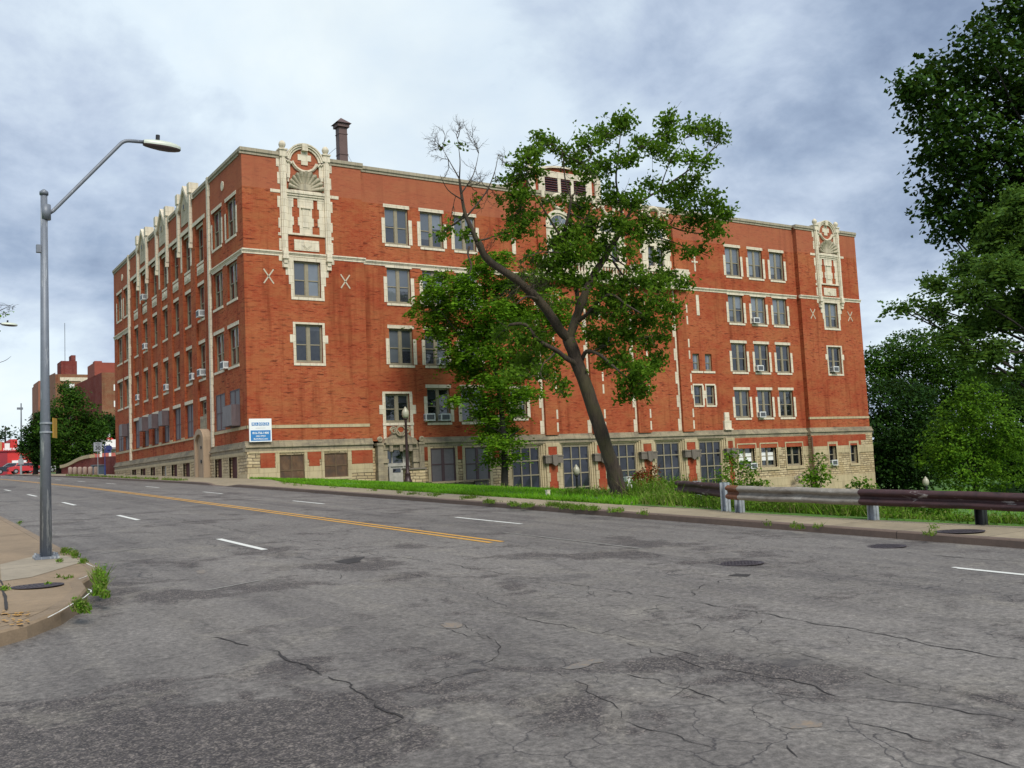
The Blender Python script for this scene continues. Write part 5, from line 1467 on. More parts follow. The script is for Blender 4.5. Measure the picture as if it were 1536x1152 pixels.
# ------------------------------------------------------------------ lamps
def street_lamp(name, base, top_z, arm_pts, head, label, group, loc_yaw=0):
    t = thing(name, label, 'street lamp', base, 0, group); B = Vector(base)
    H = top_z-base[2]
    mb = MB(); mb.tube([(0,0,.03), (0,0,H*.5), (0,0,H)], [.089, .066, .05], 16); mb.tube([(0,0,H), (0,0,H+.05), (0,0,H+.09)], [.066, .066, .02], 12); obj('pole', mb, M_METAL, t, smooth=True)
    mb = MB(); mb.box(-.17, .17, -.17, .17, 0, .035)
    for a in (-1, 1):
        for b in (-1, 1): mb.lathe([(.022,.03),(.022,.09)], (a*.13, b*.13, 0), 6); mb.lathe([(.04,.035),(.04,.06)], (a*.13, b*.13, 0), 6)
    obj('base_plate', mb, M_METAL, t)
    mb = MB(); P = [Vector(p)-B for p in arm_pts]
    Q = [P[0]]
    for i in range(1, len(P)-1):
        a, b, c = P[i-1], P[i], P[i+1]; r = min((b-a).length, (c-b).length)*.3
        p, q = b+(a-b).normalized()*r, b+(c-b).normalized()*r
        for k in range(6):
            s_ = k/5; Q.append((p*(1-s_)+b*s_)*(1-s_)+(b*(1-s_)+q*s_)*s_)
    Q.append(P[-1]); mb.tube(Q, .03, 10); mb.lathe([(.075,-.12),(.075,.12)], (P[0].x*.3, P[0].y*.3, P[0].z), 10); obj('arm', mb, M_METAL, t, smooth=True)
    h = Vector(head)-B; dirv = (P[-1]-P[-2]); yaw = math.atan2(dirv.y, dirv.x)
    hd = bpy.data.objects.new('luminaire', None)
    prof = [(x*.88, y*.9, z*.72) for x, y, z in [(0,.05,.055),(.04,.075,.075),(.16,.10,.10),(.32,.125,.115),(.48,.125,.11),(.6,.10,.085),(.68,.06,.05),(.7,.01,.01)]]
    mb = MB(); n = 16; rows = []
    for x, hw, hh in prof:
        rows.append([(x, hw*math.cos(a), max(hh*math.sin(a), 0)*.95) for a in [PI*k/n for k in range(n+1)]])
    mb.grid(rows)
    rows = [[(x, hw*math.cos(a), -.028*(1 if hw > .02 else 0)+0*a) for a in [PI*k/n for k in range(n+1)]] for x, hw, hh in prof]
    rw2 = [[(x, s_*hw, z) for z in (0.0, -.028)] for s_ in (1,) for x, hw, hh in prof]; mb.grid(rw2)
    rw3 = [[(x, -hw, z) for z in (-.028, 0.0)] for x, hw, hh in prof]; mb.grid(rw3)
    lum = obj('luminaire', mb, M_LUM, t, smooth=True); lum.location = P[-1]; lum.rotation_euler = (0, R(3), yaw)
    mb = MB(); rows = []
    for x, hw, hh in prof:
        rows.append([(x, hw*.97*math.cos(a), -.03-hh*.72*math.sin(a)) for a in [PI*k/n for k in range(n+1)]])
    mb.grid(rows); o = obj('lens', mb, M_LENS, lum, smooth=True)
    mb = MB(); mb.lathe([(.035,0),(.035,.09)], (.23,0,.075), 10); obj('photocell', mb, M_BLACK, lum)
    return t
pb = hit(69, 838, slab_z)
PB = (pb.x, pb.y, slab_z(pb.x, pb.y))
ptop = atY(71, 293, pb.y+.0)
arm = [atY(75, 319, pb.y), atY(80, 316, pb.y), atY(186, 210.5, pb.y), atY(215, 213.0, pb.y)]
lamp = street_lamp('street_lamp', PB, ptop.z, arm, arm[-1], 'tall grey street lamp with one bent arm on the near corner pavement', 'street lamps')
mb = MB(); q = atY(70, 374, pb.y)-Vector(PB); mb.box(-.115, -.05, -.04, .04, q.z-.06, q.z+.06); obj('junction_box', mb, M_METAL, lamp)
# second lamp further along the same kerb, its head peeping in
yb = 0.0
hd = atY(2, 485.5, -9.5)
off = Vector(arm[-1])-Vector(PB)
b2 = Vector((hd.x-off.x, -9.5, gz(-9.5)+.13)); dz = hd.z-arm[-1].z
arm2 = [Vector((a.x-PB[0]+b2.x, -9.5, a.z+dz)) for a in arm]
street_lamp('street_lamp', tuple(b2), ptop.z+dz, arm2, arm2[-1], 'pale street lamp head reaching in over the road at the left edge', 'street lamps')
# yellow sign on the near lamp pole, seen almost from its edge
sgp = atY(80, 641.5, pb.y)
M_YEL = simple('sign_yellow', (.42,.24,.035), .5, 0, .12, 3)
t = thing('yellow_sign', 'narrow yellow sign strapped to the near street lamp pole', 'sign', (sgp.x-.02, pb.y, sgp.z))
mb = MB(); mb.xbox(Matrix.Translation((.055, .10, 0)) @ Matrix.Rotation(R(66), 4, 'Z'), .20, .012, .31); obj('panel', mb, M_YEL, t)
mb = MB(); mb.lathe([(.09,-.012),(.09,.012)], (-.085,0,.07), 14); obj('strap', mb, M_GALV, t); mb = MB(); mb.lathe([(.09,-.012),(.09,.012)], (-.085,0,-.07), 14); obj('strap', mb, M_GALV, t)

def post_lamp(loc, label, hh=4.4, col=M_BROWNPOST):
    t = thing('post_lamp', label, 'lamp post', loc, 0, 'globe lamp posts')
    mb = MB(); mb.lathe([(.26,0),(.26,.12),(.2,.2),(.16,.5),(.19,.56),(.12,.65),(.10,1.0),(.085,2.2),(.07,hh-.95),(.09,hh-.9),(.07,hh-.84),(.10,hh-.74),(.15,hh-.68)], n=14); obj('post', mb, col, t, smooth=True)
    mb = MB(); mb.lathe([(.12,hh-.68),(.19,hh-.58),(.225,hh-.44),(.215,hh-.30),(.17,hh-.19),(.11,hh-.13),(.12,hh-.10),(.07,hh-.06),(.03,hh),(.005,hh+.03)], n=18); obj('globe', mb, M_GLOBE, t, smooth=True)
    return t
p = atY(612, 722, -2.6); post_lamp((p.x, -2.6, p.z-.1), 'brown post lamp with cream globe standing before the school entrance', 4.55)
p = atY(864, 697, -3.6); post_lamp((p.x, -3.6, p.z-4.4), 'sunken post lamp whose globe shows before the hall windows', 4.4, M_BLACK)
p = atD(1388, 715, 72); post_lamp((p.x, p.y, p.z-4.4), 'distant cream globe lamp below the dark park trees at the right', 4.4, M_BLACK)
# rubble pier and hand rails at the entrance
t = thing('entrance_wall', 'low rubble stone wall with dark cap in front of the school entrance', 'wall', (9.75, -1.6, 0))
mb = MB(); mb.box(-.65, .62, -.25, .25, .2, 2.02); obj('wall', mb, M_RUBBLE, t)
mb = MB(); mb.box(-.72, .70, -.32, .32, 2.02, 2.12); obj('cap', mb, M_DARKSTONE, t)
t = thing('handrail', 'slanting dark handrail beside the entrance lamp post', 'handrail', (0,0,0))
a = atY(617, 716, -1.8); b = atY(643, 724.5, -1.8)
mb = MB(); mb.tube([a, b], .035, 6); mb.tube([a, a-Vector((0,0,.9))], .03, 6); mb.tube([b, b-Vector((0,0,.7))], .03, 6); obj('rail', mb, M_BLACK, t)
t = thing('ramp_railing', 'pale sloping ramp edge with rail under the two grey mesh windows', 'railing', (0,0,0))
a = atY(645, 724, -1.0); b = atY(732, 719, -1.0)
mb = MB(); mb.bar(a, b, .5, .08); mb.box(a.x, b.x, -.9, -.8, a.z-1.5, a.z-.1); obj('ramp_edge', mb, M_WALKR, t)
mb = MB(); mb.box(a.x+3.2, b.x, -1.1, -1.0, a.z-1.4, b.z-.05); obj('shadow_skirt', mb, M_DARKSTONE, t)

# ------------------------------------------------------------------ guard rail
gr = thing('guard_rail', 'battered metal crash barrier with rusty and silver sections along the pavement', 'guard rail', (0,0,0))
M_RAILB = None
def rail_mat(name, c1, c2, c3, metal):
    m, N, b = newmat(name); tc = N.n('ShaderNodeTexCoord'); v = tc.outputs['Object']
    n = N.noise(N.vscale(v, (1, 1, 3)), 2.3, 7, .7, .5); n2 = N.noise(v, 9, 5, .7)
    col = N.ramp(n, [(.30, c1), (.50, c2), (.60, c2), (.65, c3)])
    col = N.mix(.4, col, N.mix(1.0, col, N.ramp(n2, [(.3, .5), (.7, 1.4)]), 'MULTIPLY'))
    N.l(col, b.inputs['Base Color']); b.inputs['Roughness'].default_value = .6; b.inputs['Metallic'].default_value = metal
    bump(N, b, n2, .3, .01); return m
M_RAILB = rail_mat('rusty_maroon_rail', (.020,.010,.010), (.055,.022,.022), (.34,.31,.29), .1)
M_RAILS = rail_mat('silver_rail', (.13,.10,.075), (.27,.24,.20), (.38,.35,.30), .15)
M_RAILR = rail_mat('orange_rust_rail', (.06,.025,.014), (.16,.06,.025), (.3,.2,.14), .1)
M_POSTG = rail_mat('pale_steel_post', (.22,.24,.26), (.34,.37,.40), (.42,.43,.44), .2)
wprof = [(.0,-.155),(.015,-.15),(.08,-.115),(.085,-.085),(.08,-.06),(.012,-.025),(.0,0),(.012,.025),(.08,.06),(.085,.085),(.08,.115),(.015,.15),(.0,.155)]
def rail(pts, mat, name='rail', ends=0):
    mb = MB(); rows = []
    P = [Vector(p) for p in pts]
    for i, p in enumerate(P):
        t = (P[min(i+1, len(P)-1)]-P[max(i-1, 0)]); t.z = 0; t.normalize(); nn = Vector((-t.y, t.x, 0))
        if nn.x > 0: nn = -nn
        rows.append([p+nn*(d+.012*mnoise.noise((p.x*3, p.y*3, z*9)))+Vector((0,0,z+.012*mnoise.noise((p.x*1.3, p.y*1.3, 5)))) for d, z in wprof])
    mb.grid(rows); rows2 = [[q-(Vector((-1,0,0)))*.006 for q in r] for r in rows]; mb.grid(rows2)
    return obj(name, mb, mat, gr, smooth=True)
def rl_pt(px, py_top, X):
    p = atX(px, py_top, X); return Vector((p.x, p.y, p.z-.155))
gp = [(-.38,-36.4), (-2.2,-39.75), (-2.27,-40.15), (-2.07,-43.42), (-1.73,-45.4)]
e0 = atY(1016, 720.5, -36.0); e1 = atY(1087, 725.5, -39.7)
E0 = Vector((e0.x, e0.y, e0.z-.155)); E1 = Vector((e1.x, e1.y, e1.z-.155))
def lerp(a, b, n): return [a+(b-a)*i/n for i in range(n+1)]
rail(lerp(E0, E1+Vector((.0,.02,-.0)), 16), M_RAILB)
f0 = atX(1091, 727.5, -2.36); f1 = atX(1108, 728.5, -2.36); g0 = atX(1290, 733.5, -2.2); h0 = atX(1536, 739.5, -1.86)
Fq = [Vector((v.x, v.y, v.z-.155)) for v in (f0, f1, g0, h0)]
rail(lerp(Fq[0], Fq[1], 2), M_RAILR); rail(lerp(Fq[1], Fq[2], 20), M_RAILS)
ext = Fq[3]+(Fq[3]-Fq[2]).normalized()*5
rail(lerp(Fq[2]+Vector((-.012,0,.004)), Fq[3], 18)+[ext], M_RAILB)
def ipost(x, y, zb, zt, mat=M_POSTG, w_=.15):
    mb = MB()
    mb.box(x-.075, x+.075, y-w_/2, y-w_/2+.012, zb-.4, zt); mb.box(x-.075, x+.075, y+w_/2-.012, y+w_/2, zb-.4, zt); mb.box(x-.006, x+.006, y-w_/2, y+w_/2, zb-.4, zt)
    obj('post', mb, mat, gr)
wz = lambda y: gz(y)+.06
ipost(E0.x+.22, -36.5, wz(-36.4)-.1, E0.z+.12)
ipost(-2.13, -39.72, wz(-39.7), f0.z+.05); ipost(-2.2, -40.2, wz(-40.2), f0.z-.32)
ipost(-2.02, -43.45, wz(-43.4), g0.z-.05); ipost(-1.75, -45.45, wz(-45.4), h0.z, M_BLACK); ipost(-1.5, -48.4, wz(-48), h0.z, M_POSTG)

# ------------------------------------------------------------------ trees and plants
def leaf(mb, c, size, nrm, asp=.62):
    """a folded pointed leaf of four points and its own island"""
    a = Vector((random.gauss(0,1), random.gauss(0,1), random.gauss(0,1))); n = Vector(nrm)
    t = a - n*a.dot(n)
    if t.length < 1e-4: t = Vector((1,0,0))
    t.normalize(); s = n.cross(t); f = n*size*.18
    c = Vector(c); h = size/2
    mb.face([c-t*h, c+s*h*asp-f, c+t*h, c-s*h*asp-f])
def spray(mb, c, r, n, size, up_=.6, flat=.75, soft=0):
    """leaves gathered in small tufts through a clump"""
    c = Vector(c); k = max(1, int(n/5))
    for _ in range(k):
        d = Vector((random.gauss(0,1), random.gauss(0,1), random.gauss(0,1)))*r*soft if soft else Vector((random.gauss(0,1), random.gauss(0,1), random.gauss(0,1))).normalized()*r*(random.random()**.45)
        d.z *= flat; p = c+d
        for _ in range(5):
            q = p+Vector((random.gauss(0,1), random.gauss(0,1), random.gauss(0,.7)))*size*.75
            nn = Vector((random.gauss(0,.85), random.gauss(0,.85), up_+random.gauss(0,.5))).normalized()
            leaf(mb, q, size*random.uniform(.7,1.25), nn)
def droop(mb, c, r, n, size):
    """compound leaves: rows of leaflets along arching stalks"""
    c = Vector(c)
    for _ in range(max(1, int(n/12))):
        d = Vector((random.gauss(0,1), random.gauss(0,1), random.gauss(0,1))).normalized()*r*(random.random()**.5); d.z *= .7
        p = c+d; az = random.uniform(0, 2*PI); dv = Vector((math.cos(az), math.sin(az), .35)); L = random.uniform(.35,.6)*(size/.1)
        for i in range(7):
            t = i/6; q = p+dv*L*t+Vector((0,0,-.75*L*t*t)); side = Vector((-dv.y, dv.x, 0))
            for s_ in (-1, 1):
                cc = q+side*s_*size*.45; nn = Vector((random.gauss(0,.8), random.gauss(0,.8), .7)).normalized()
                tt = (side*s_+dv*.4+Vector((0,0,-.35))).normalized(); ss = nn.cross(tt).normalized(); h = size*random.uniform(.5,.75)
                mb.face([cc-tt*h, cc+ss*h*.5, cc+tt*h, cc-ss*h*.5])
def noisy(pts, amp, sub=3):
    out = []
    for i in range(len(pts)-1):
        a, b = Vector(pts[i]), Vector(pts[i+1])
        for j in range(sub):
            t = j/sub; p = a+(b-a)*t
            if not (i == 0 and j == 0): p = p+Vector((random.gauss(0,1), random.gauss(0,1), random.gauss(0,1)))*amp
            out.append(p)
    out.append(Vector(pts[-1])); return out
def twig(mb, a, b, r0, r1=.006, sag=.12, n=5):
    a, b = Vector(a), Vector(b); P = []
    k = Vector((random.gauss(0,1), random.gauss(0,1), random.gauss(0,1)))*(b-a).length*.06
    for i in range(n+1):
        t = i/n; P.append(a+(b-a)*t+Vector((0,0,-sag*(b-a).length*t*(1-t)*random.uniform(-.3,1)))+k*math.sin(PI*t)*(1 if i % 2 else .6))
    mb.tube(P, [r0+(r1-r0)*i/n for i in range(n+1)], 5)

def limb_tree(name, label, cat, group, limbs, clumps, dep, leafm, barkm, lsize, dens, px_m, mode='spray', spread=1.6, base=None, seed=1, bare=()):
    """a tree with its limbs and leaf clumps placed at their own depths; limbs: (photo points, (r0, r1) m, depth at both ends)"""
    random.seed(seed)
    t = thing(name, label, cat, base, 0, group); B = Vector(base)
    mb = MB(); nodes = []
    for pts, rr, dd in limbs:
        n = len(pts); P = []
        for i, (x, y) in enumerate(pts):
            k = i/(n-1); P.append(atD(x, y, dep+dd[0]+(dd[1]-dd[0])*k)-B)
        Q = []
        for i in range(n-1):                      # smooth a little
            for j in range(4):
                tt = j/4; p0_, p1_, p2_, p3_ = P[max(i-1,0)], P[i], P[i+1], P[min(i+2,n-1)]
                Q.append(.5*((2*p1_)+(p2_-p0_)*tt+(2*p0_-5*p1_+4*p2_-p3_)*tt*tt+(3*p1_-p0_-3*p2_+p3_)*tt**3))
        Q.append(P[-1]); m = len(Q)
        rr = (rr[0]*(.60 if name == 'elm_tree' else .87), rr[1]*(.72 if name == 'elm_tree' else .87))
        R_ = [(rr[0]+(rr[1]-rr[0])*i/(m-1))*random.uniform(.95,1.06) for i in range(m)]
        if rr[0] > .12: 
            for i in range(m): Q[i] = Q[i]+Vector((random.gauss(0,1), random.gauss(0,1), 0))*R_[i]*.05
        mb.tube(Q, R_, 10 if rr[0] > .08 else 6)
        nodes += [(Q[i], R_[i]) for i in range(m)]
    lv = MB()
    for x, y, r in clumps:
        c0 = atD(x, y, dep)-B
        best = min(nodes, key=lambda q: (((q[0]-c0)-fw*((q[0]-c0).dot(fw))).length + .15*abs((q[0]-c0).dot(fw)) + (0 if q[1] < .12 else .5)))
        along = (best[0]-c0).dot(fw)
        c = c0+ray(x, y)*(along*.6+random.gauss(0, spread*.45)); rm = r/px_m*1.1
        twig(mb, best[0], c, min(best[1]*.6, .035), .008, .1)
        for _ in range(3):
            e = c+Vector((random.gauss(0,1), random.gauss(0,1), random.gauss(0,.8))).normalized()*rm*.95; twig(mb, c, e, .010, .004, .1, 3)
        nl = int(dens*rm*rm*random.uniform(.75,1.25))
        if mode == 'mixed': spray(lv, c, rm, int(nl*.75), lsize*.85); droop(lv, c, rm*1.05, int(nl*.5), lsize)
        elif mode == 'soft':
            spray(lv, c, rm, int(nl*.8), lsize, .6, .8, .44)
            for _ in range(4):
                e = c+Vector((random.gauss(0,1), random.gauss(0,1), random.gauss(0,.8)))*rm*.9; twig(mb, best[0]+(c-best[0])*random.uniform(.3,1), e, .009, .003, .1, 4)
        else: (spray if mode == 'spray' else droop)(lv, c, rm, nl, lsize)
    def fine(a, d, L, rad, lev):
        n = 4; P = [a]; dd = d.copy()
        for i in range(n):
            dd = (dd+Vector((random.gauss(0,.22), random.gauss(0,.22), random.gauss(0,.18)+.05))).normalized(); P.append(P[-1]+dd*L/n)
        mb.tube(P, [rad*(1-.7*i/n) for i in range(n+1)], 4)
        if lev:
            for i in range(1, n+1):
                for _ in range(random.choice((1,1,2))):
                    e = (dd+Vector((random.gauss(0,.65), random.gauss(0,.65), random.gauss(0,.45)))).normalized(); fine(P[i], e, L*random.uniform(.4,.7), rad*.55, lev-1)
    for x, y, r, k in bare:                       # leafless twigs
        c = atD(x, y, dep)-B; rm = r/px_m
        best = min(nodes, key=lambda q: ((q[0]-c)-fw*((q[0]-c).dot(fw))).length + .1*abs((q[0]-c).dot(fw)))
        c = c+fw*((best[0]-c).dot(fw))
        for _ in range(max(2, k//5)):
            d = (c-best[0])+Vector((random.gauss(0,1), random.gauss(0,.6), random.gauss(0,.7)+.25))*rm*.8
            fine(best[0], d.normalized(), rm*random.uniform(.9,1.5), .012, 2)
    obj('trunk', mb, barkm, t, smooth=True, uv=False); obj('crown', lv, leafm, t, uv=False)
    return t
def limbpt(o): return o
tb = hit(930, 743, lambda x, y: gz(y)+.08)
D0 = (tb-CAM).dot(fw); PXM = F/D0
L_ = [
 ([(931,748),(927,735),(912,680),(893,620),(868,552),(853,508)], (.36,.25), (0,-.2)),
 ([(934,752),(926,730),(920,700)], (.46,.3), (0,0)),
 ([(853,510),(841,496),(826,473),(807,449),(790,433),(773,418),(750,403),(730,387),(716,362)], (.24,.13), (-.2,-1.6)),
 ([(716,362),(706,340),(697,318),(692,290),(689,268)], (.12,.04), (-1.6,-1.7)), ([(689,268),(676,245),(663,222)], (.035,.008), (-1.7,-1.5)), ([(689,268),(690,240),(686,208)], (.035,.006), (-1.7,-2.0)),
 ([(692,290),(710,262),(718,230)], (.04,.006), (-1.7,-1.2)), ([(700,325),(728,290),(742,258),(747,232)], (.05,.006), (-1.6,-1.0)), ([(694,300),(672,285),(660,262)], (.035,.006), (-1.7,-2.2)),
 ([(704,370),(702,382),(707,398),(703,412)], (.06,.025), (-1.6,-1.9)), ([(807,449),(790,445),(775,455)], (.07,.02), (-.9,-1.6)),
 ([(853,512),(864,477),(874,451),(882,430),(891,411),(903,393),(912,378),(926,355),(935,338)], (.22,.10), (-.2,.9)),
 ([(935,338),(948,315),(968,298),(990,285),(1015,268),(1040,250),(1065,228),(1080,215)], (.09,.015), (.9,1.9)), ([(935,338),(930,305),(924,270),(928,225),(932,192)], (.08,.015), (.9,.4)),
 ([(948,315),(985,330),(1020,345),(1060,350),(1085,335)], (.06,.012), (.9,2.2)), ([(926,355),(960,350),(1000,360),(1040,375),(1065,385)], (.05,.012), (.8,1.9)),
 ([(928,250),(955,225),(985,205),(1005,185)], (.045,.012), (.5,1.2)), ([(990,285),(1000,255),(1015,225)], (.04,.012), (1.2,.6)),
 ([(862,480),(866,462),(865,436),(859,411),(852,388),(846,352),(852,326),(857,298)], (.13,.05), (-.1,-.8)), ([(857,298),(848,270),(845,240),(842,222)], (.045,.012), (-.8,-.5)), ([(857,298),(875,265),(888,225)], (.045,.012), (-.8,-.2)),
 ([(848,365),(826,331),(808,301),(794,277),(785,255)], (.06,.014), (-.7,-1.8)), ([(846,380),(815,378),(790,385)], (.04,.012), (-.7,-1.2)),
 ([(867,482),(882,470),(899,451),(918,442),(941,458),(962,470)], (.10,.03), (-.1,-1.4)), ([(905,392),(918,391),(933,411),(956,432),(975,445),(988,452)], (.07,.02), (.5,-.3)), ([(912,380),(940,400),(975,415),(1015,420)], (.045,.012), (.6,1.6)),
 ([(872,543),(880,527),(899,532),(916,546),(935,562),(955,575)], (.12,.025), (-.1,-1.2)), ([(882,530),(920,515),(960,508),(990,500)], (.05,.012), (-.3,.8)),
 ([(870,556),(864,546),(849,537),(834,525),(807,510),(788,487),(765,487)], (.15,.05), (-.1,-1.0)), ([(834,527),(825,537),(815,546),(812,565),(835,580)], (.05,.012), (-.5,-1.2)),
]
CL_ = [(935,185,20),(905,200,20),(880,215,22),(862,240,16),(1000,180,17),(1004,202,20),(1040,193,17),(1064,193,20),(1082,206,13),(985,225,17),(1010,237,18),(1038,237,14),(960,215,14),(940,240,18),(905,250,18),(880,257,18),(1060,242,14),(1030,285,24),(1060,300,24),(1080,318,17),(1002,290,19),(975,275,14),(950,300,19),(1040,330,21),(1070,345,18),(990,340,17),(1092,322,10),
 (810,206,11),(825,216,14),(845,226,11),(790,240,19),(776,252,14),(800,262,14),(770,272,14),(785,292,17),(777,316,14),(800,326,16),(766,330,11),(780,345,17),(820,300,9),(800,225,14),
 (870,312,22),(850,350,20),(880,345,18),(835,370,22),(860,380,26),(890,377,20),(825,400,23),(850,420,21),(800,385,16),(920,335,20),(945,345,21),(970,330,16),(915,300,14),(1000,370,12),(1030,376,14),(1052,373,12),(965,356,14),(940,376,16),
 (985,420,20),(1005,415,16),(1026,424,13),(960,420,16),(930,425,20),(905,437,20),(950,455,23),(985,455,23),(1010,465,14),(922,465,23),(893,470,18),(965,480,20),(1000,485,14),(935,500,22),(908,505,18),(970,510,20),(994,505,11),
 (930,540,20),(955,550,23),(980,545,18),(908,545,14),(945,575,20),(965,587,14),(936,595,11),(990,535,13),(960,565,18),
 (790,540,20),(820,560,17),(838,575,14),(846,590,9),(772,560,16),(800,500,20),(775,512,18),(755,498,18),(815,520,14),(905,365,15),(905,520,15),(875,425,17),(905,415,15),(885,500,15),(925,445,15),(850,455,11),(865,345,16),(930,300,14),(770,295,12),(760,350,10),(750,300,8),(745,270,6),(715,300,6),(955,400,12),(985,385,10),(910,280,12),(840,300,10),(890,330,14),(1020,310,14),(1045,265,14),(835,395,13),(815,420,12),(668,345,9),(660,352,7),(676,330,6),(700,352,9),(690,218,4),(664,222,4)]
limb_tree('elm_tree', 'large leaning half bare tree with mossy trunk on the roadside lawn', 'tree', None, L_, CL_, D0, M_LEAF, M_BARK, .135, 2250, PXM, 'soft', 1.7, (tb.x, tb.y, gz(tb.y)+.02), 3,
          bare=[(663,222,22,16),(686,215,22,14),(716,235,26,16),(745,245,20,12),(735,300,28,12),(650,240,14,8),(675,262,18,8),(715,300,22,10),(745,380,25,8),(795,440,28,60),(780,430,22,30),(905,330,26,12),(860,235,30,20),(960,380,24,8)])
# the bushier tree close to the school
pb2 = atY(757, 727, -4.5)
D1 = (pb2-CAM).dot(fw); PX1 = F/D1
L2 = [([(757,732),(757,690),(755,645),(748,585),(737,525),(730,470),(728,430)], (.26,.06), (0,0)), ([(748,590),(770,545),(785,500),(800,450)], (.09,.02), (0,.8)), ([(745,580),(715,540),(690,505),(660,465)], (.09,.02), (0,-.8)), ([(735,510),(700,470),(670,440)], (.07,.02), (0,.6)), ([(732,480),(750,430),(760,390)], (.06,.02), (0,-.5)), ([(755,650),(735,640),(720,630)], (.05,.02), (0,-.6)), ([(755,660),(772,650),(785,640)], (.05,.02), (0,-.6))]
C2 = [(650,440,20),(634,458,16),(660,470,20),(690,430,23),(722,400,21),(750,390,18),(740,430,26),(700,460,26),(675,490,23),(640,482,13),(722,490,28),(760,460,26),(790,420,21),(690,520,26),(730,530,28),(712,562,26),(742,572,23),(762,540,26),(702,592,18),(732,606,23),(762,600,20),(742,640,23),(760,650,20),(772,666,13),(745,666,20),(722,656,11),(782,590,16),(800,440,18),(820,470,20),(815,430,16),(785,480,22),(700,545,20),(725,625,16),(770,620,16),(665,415,14),(640,420,12),(735,690,13),(758,690,14),(775,685,9),(620,470,8),(800,590,14),(815,500,20),(830,455,18),(845,480,16),(800,520,22),(780,560,20),(810,550,18),(835,540,14),(690,545,22),(655,500,18),(675,455,20),(760,570,20),(715,505,24),(705,430,22),(765,425,20),(680,600,14),(780,470,22),(745,500,24),(745,465,24)]
limb_tree('walnut_tree', 'bushy bright green tree standing close to the school behind the leaning tree', 'tree', None, L2, C2, D1, M_LEAF2, M_BARKD, .21, 720, PX1, 'mixed', 2.2, (pb2.x, pb2.y, tz(pb2.x, pb2.y)-.05), 5)

# right foreground: dark maple and drooping locust, trunks beyond the frame
def crown_tree(name, label, cat, base, h, tr, lobes, leafm, barkm, lsize, n, mode='spray', group=None, seed=1, lean=(0,0), inner=.5, limb=True):
    """lobes: (x, y, z, rx, ry, rz) around the base"""
    random.seed(seed); t = thing(name, label, cat, base, 0, group)
    mb = MB(); top = Vector((lean[0], lean[1], h*.62))
    mb.tube(noisy([(0,0,-.6), (lean[0]*.3, lean[1]*.3, h*.25), tuple(top)], .04), [tr*(1.15-.75*i/6) for i in range(7)], 9)
    lv = MB(); vol = sum(a[3]*a[4]*a[5] for a in lobes)**.5 if False else sum((a[3]*a[4]*a[5])**.66 for a in lobes)
    for x, y, z, rx, ry, rzz in lobes:
        if limb: twig(mb, Vector((lean[0]*.5, lean[1]*.5, h*random.uniform(.3,.55))), Vector((x, y, z)), min(tr*.2, .06), .012, -.05, 6)
        m = int(n*(rx*ry*rzz)**.66/vol); tuft = 9
        for _ in range(max(1, m//tuft)):
            d = Vector((random.gauss(0,1), random.gauss(0,1), random.gauss(0,1))).normalized(); q = (random.random()**.33) if random.random() < inner else random.uniform(.8,1.08)
            wob = 1+.28*mnoise.noise((d.x*2.1+x, d.y*2.1+y, d.z*2.1+z))
            p = Vector((x+d.x*rx*q*wob, y+d.y*ry*q*wob, z+d.z*rzz*q*wob))
            if mode == 'droop':
                spray(lv, p, lsize*2.2, 26, lsize*.95, .5, .8); droop(lv, p, lsize*1.5, 12, lsize)
            else:
                for _ in range(tuft):
                    c = p+Vector((random.gauss(0,1), random.gauss(0,1), random.gauss(0,.55)))*lsize*1.15
                    nn = Vector((d.x*.5+random.gauss(0,.5), d.y*.5+random.gauss(0,.5), .75+random.gauss(0,.4))).normalized(); leaf(lv, c, lsize*random.uniform(.7,1.3), nn, .7)
    obj('trunk', mb, barkm, t, smooth=True, uv=False); obj('crown', lv, leafm, t, uv=False)
    return t
def lob(B, dep, items, sc=1.0):
    """crown lobes given where they show, each at its own depth from the tree's axis"""
    out = []
    for x, y, r, dz in items:
        p = atD(x, y, dep+dz)-Vector(B); m = sc*r/(F/(dep+dz)); out.append((p.x, p.y, p.z, m, m, m*.85))
    return out
mp = atD(1640, 800, 26); MBASE = (mp.x, mp.y, -1.6)
crown_tree('maple_tree', 'tall dark maple whose crown fills the upper right corner', 'tree', MBASE, 17, .38,
   lob(MBASE, 26, [(1395,140,42,0),(1372,128,26,-.5),(1430,110,40,.6),(1470,70,40,-.8),(1505,35,32,.4),(1540,20,45,0),(1400,190,40,.8),(1440,190,52,-.6),(1490,140,60,.5),(1410,245,38,-.4),(1455,260,55,.8),(1510,240,60,-.5),(1400,300,30,.3),(1440,315,42,-.6),(1480,320,45,.6),(1390,95,14,.2),(1545,120,70,0),(1560,300,70,.4),(1600,200,95,0),(1620,60,90,1.5),(1650,330,110,-1),(1700,180,120,0),(1362,140,14,0),(1425,350,26,0),(1530,400,45,1),(1495,395,36,2),(1520,470,40,2.5),(1535,530,26,2),(1475,350,34,1.5)]),
   M_LEAFM, M_BARKD, .165, 30000, 'spray', None, 11, (0,0), .62)
lp = atD(1650, 830, 20.5); LBASE = (lp.x, lp.y, -.9)
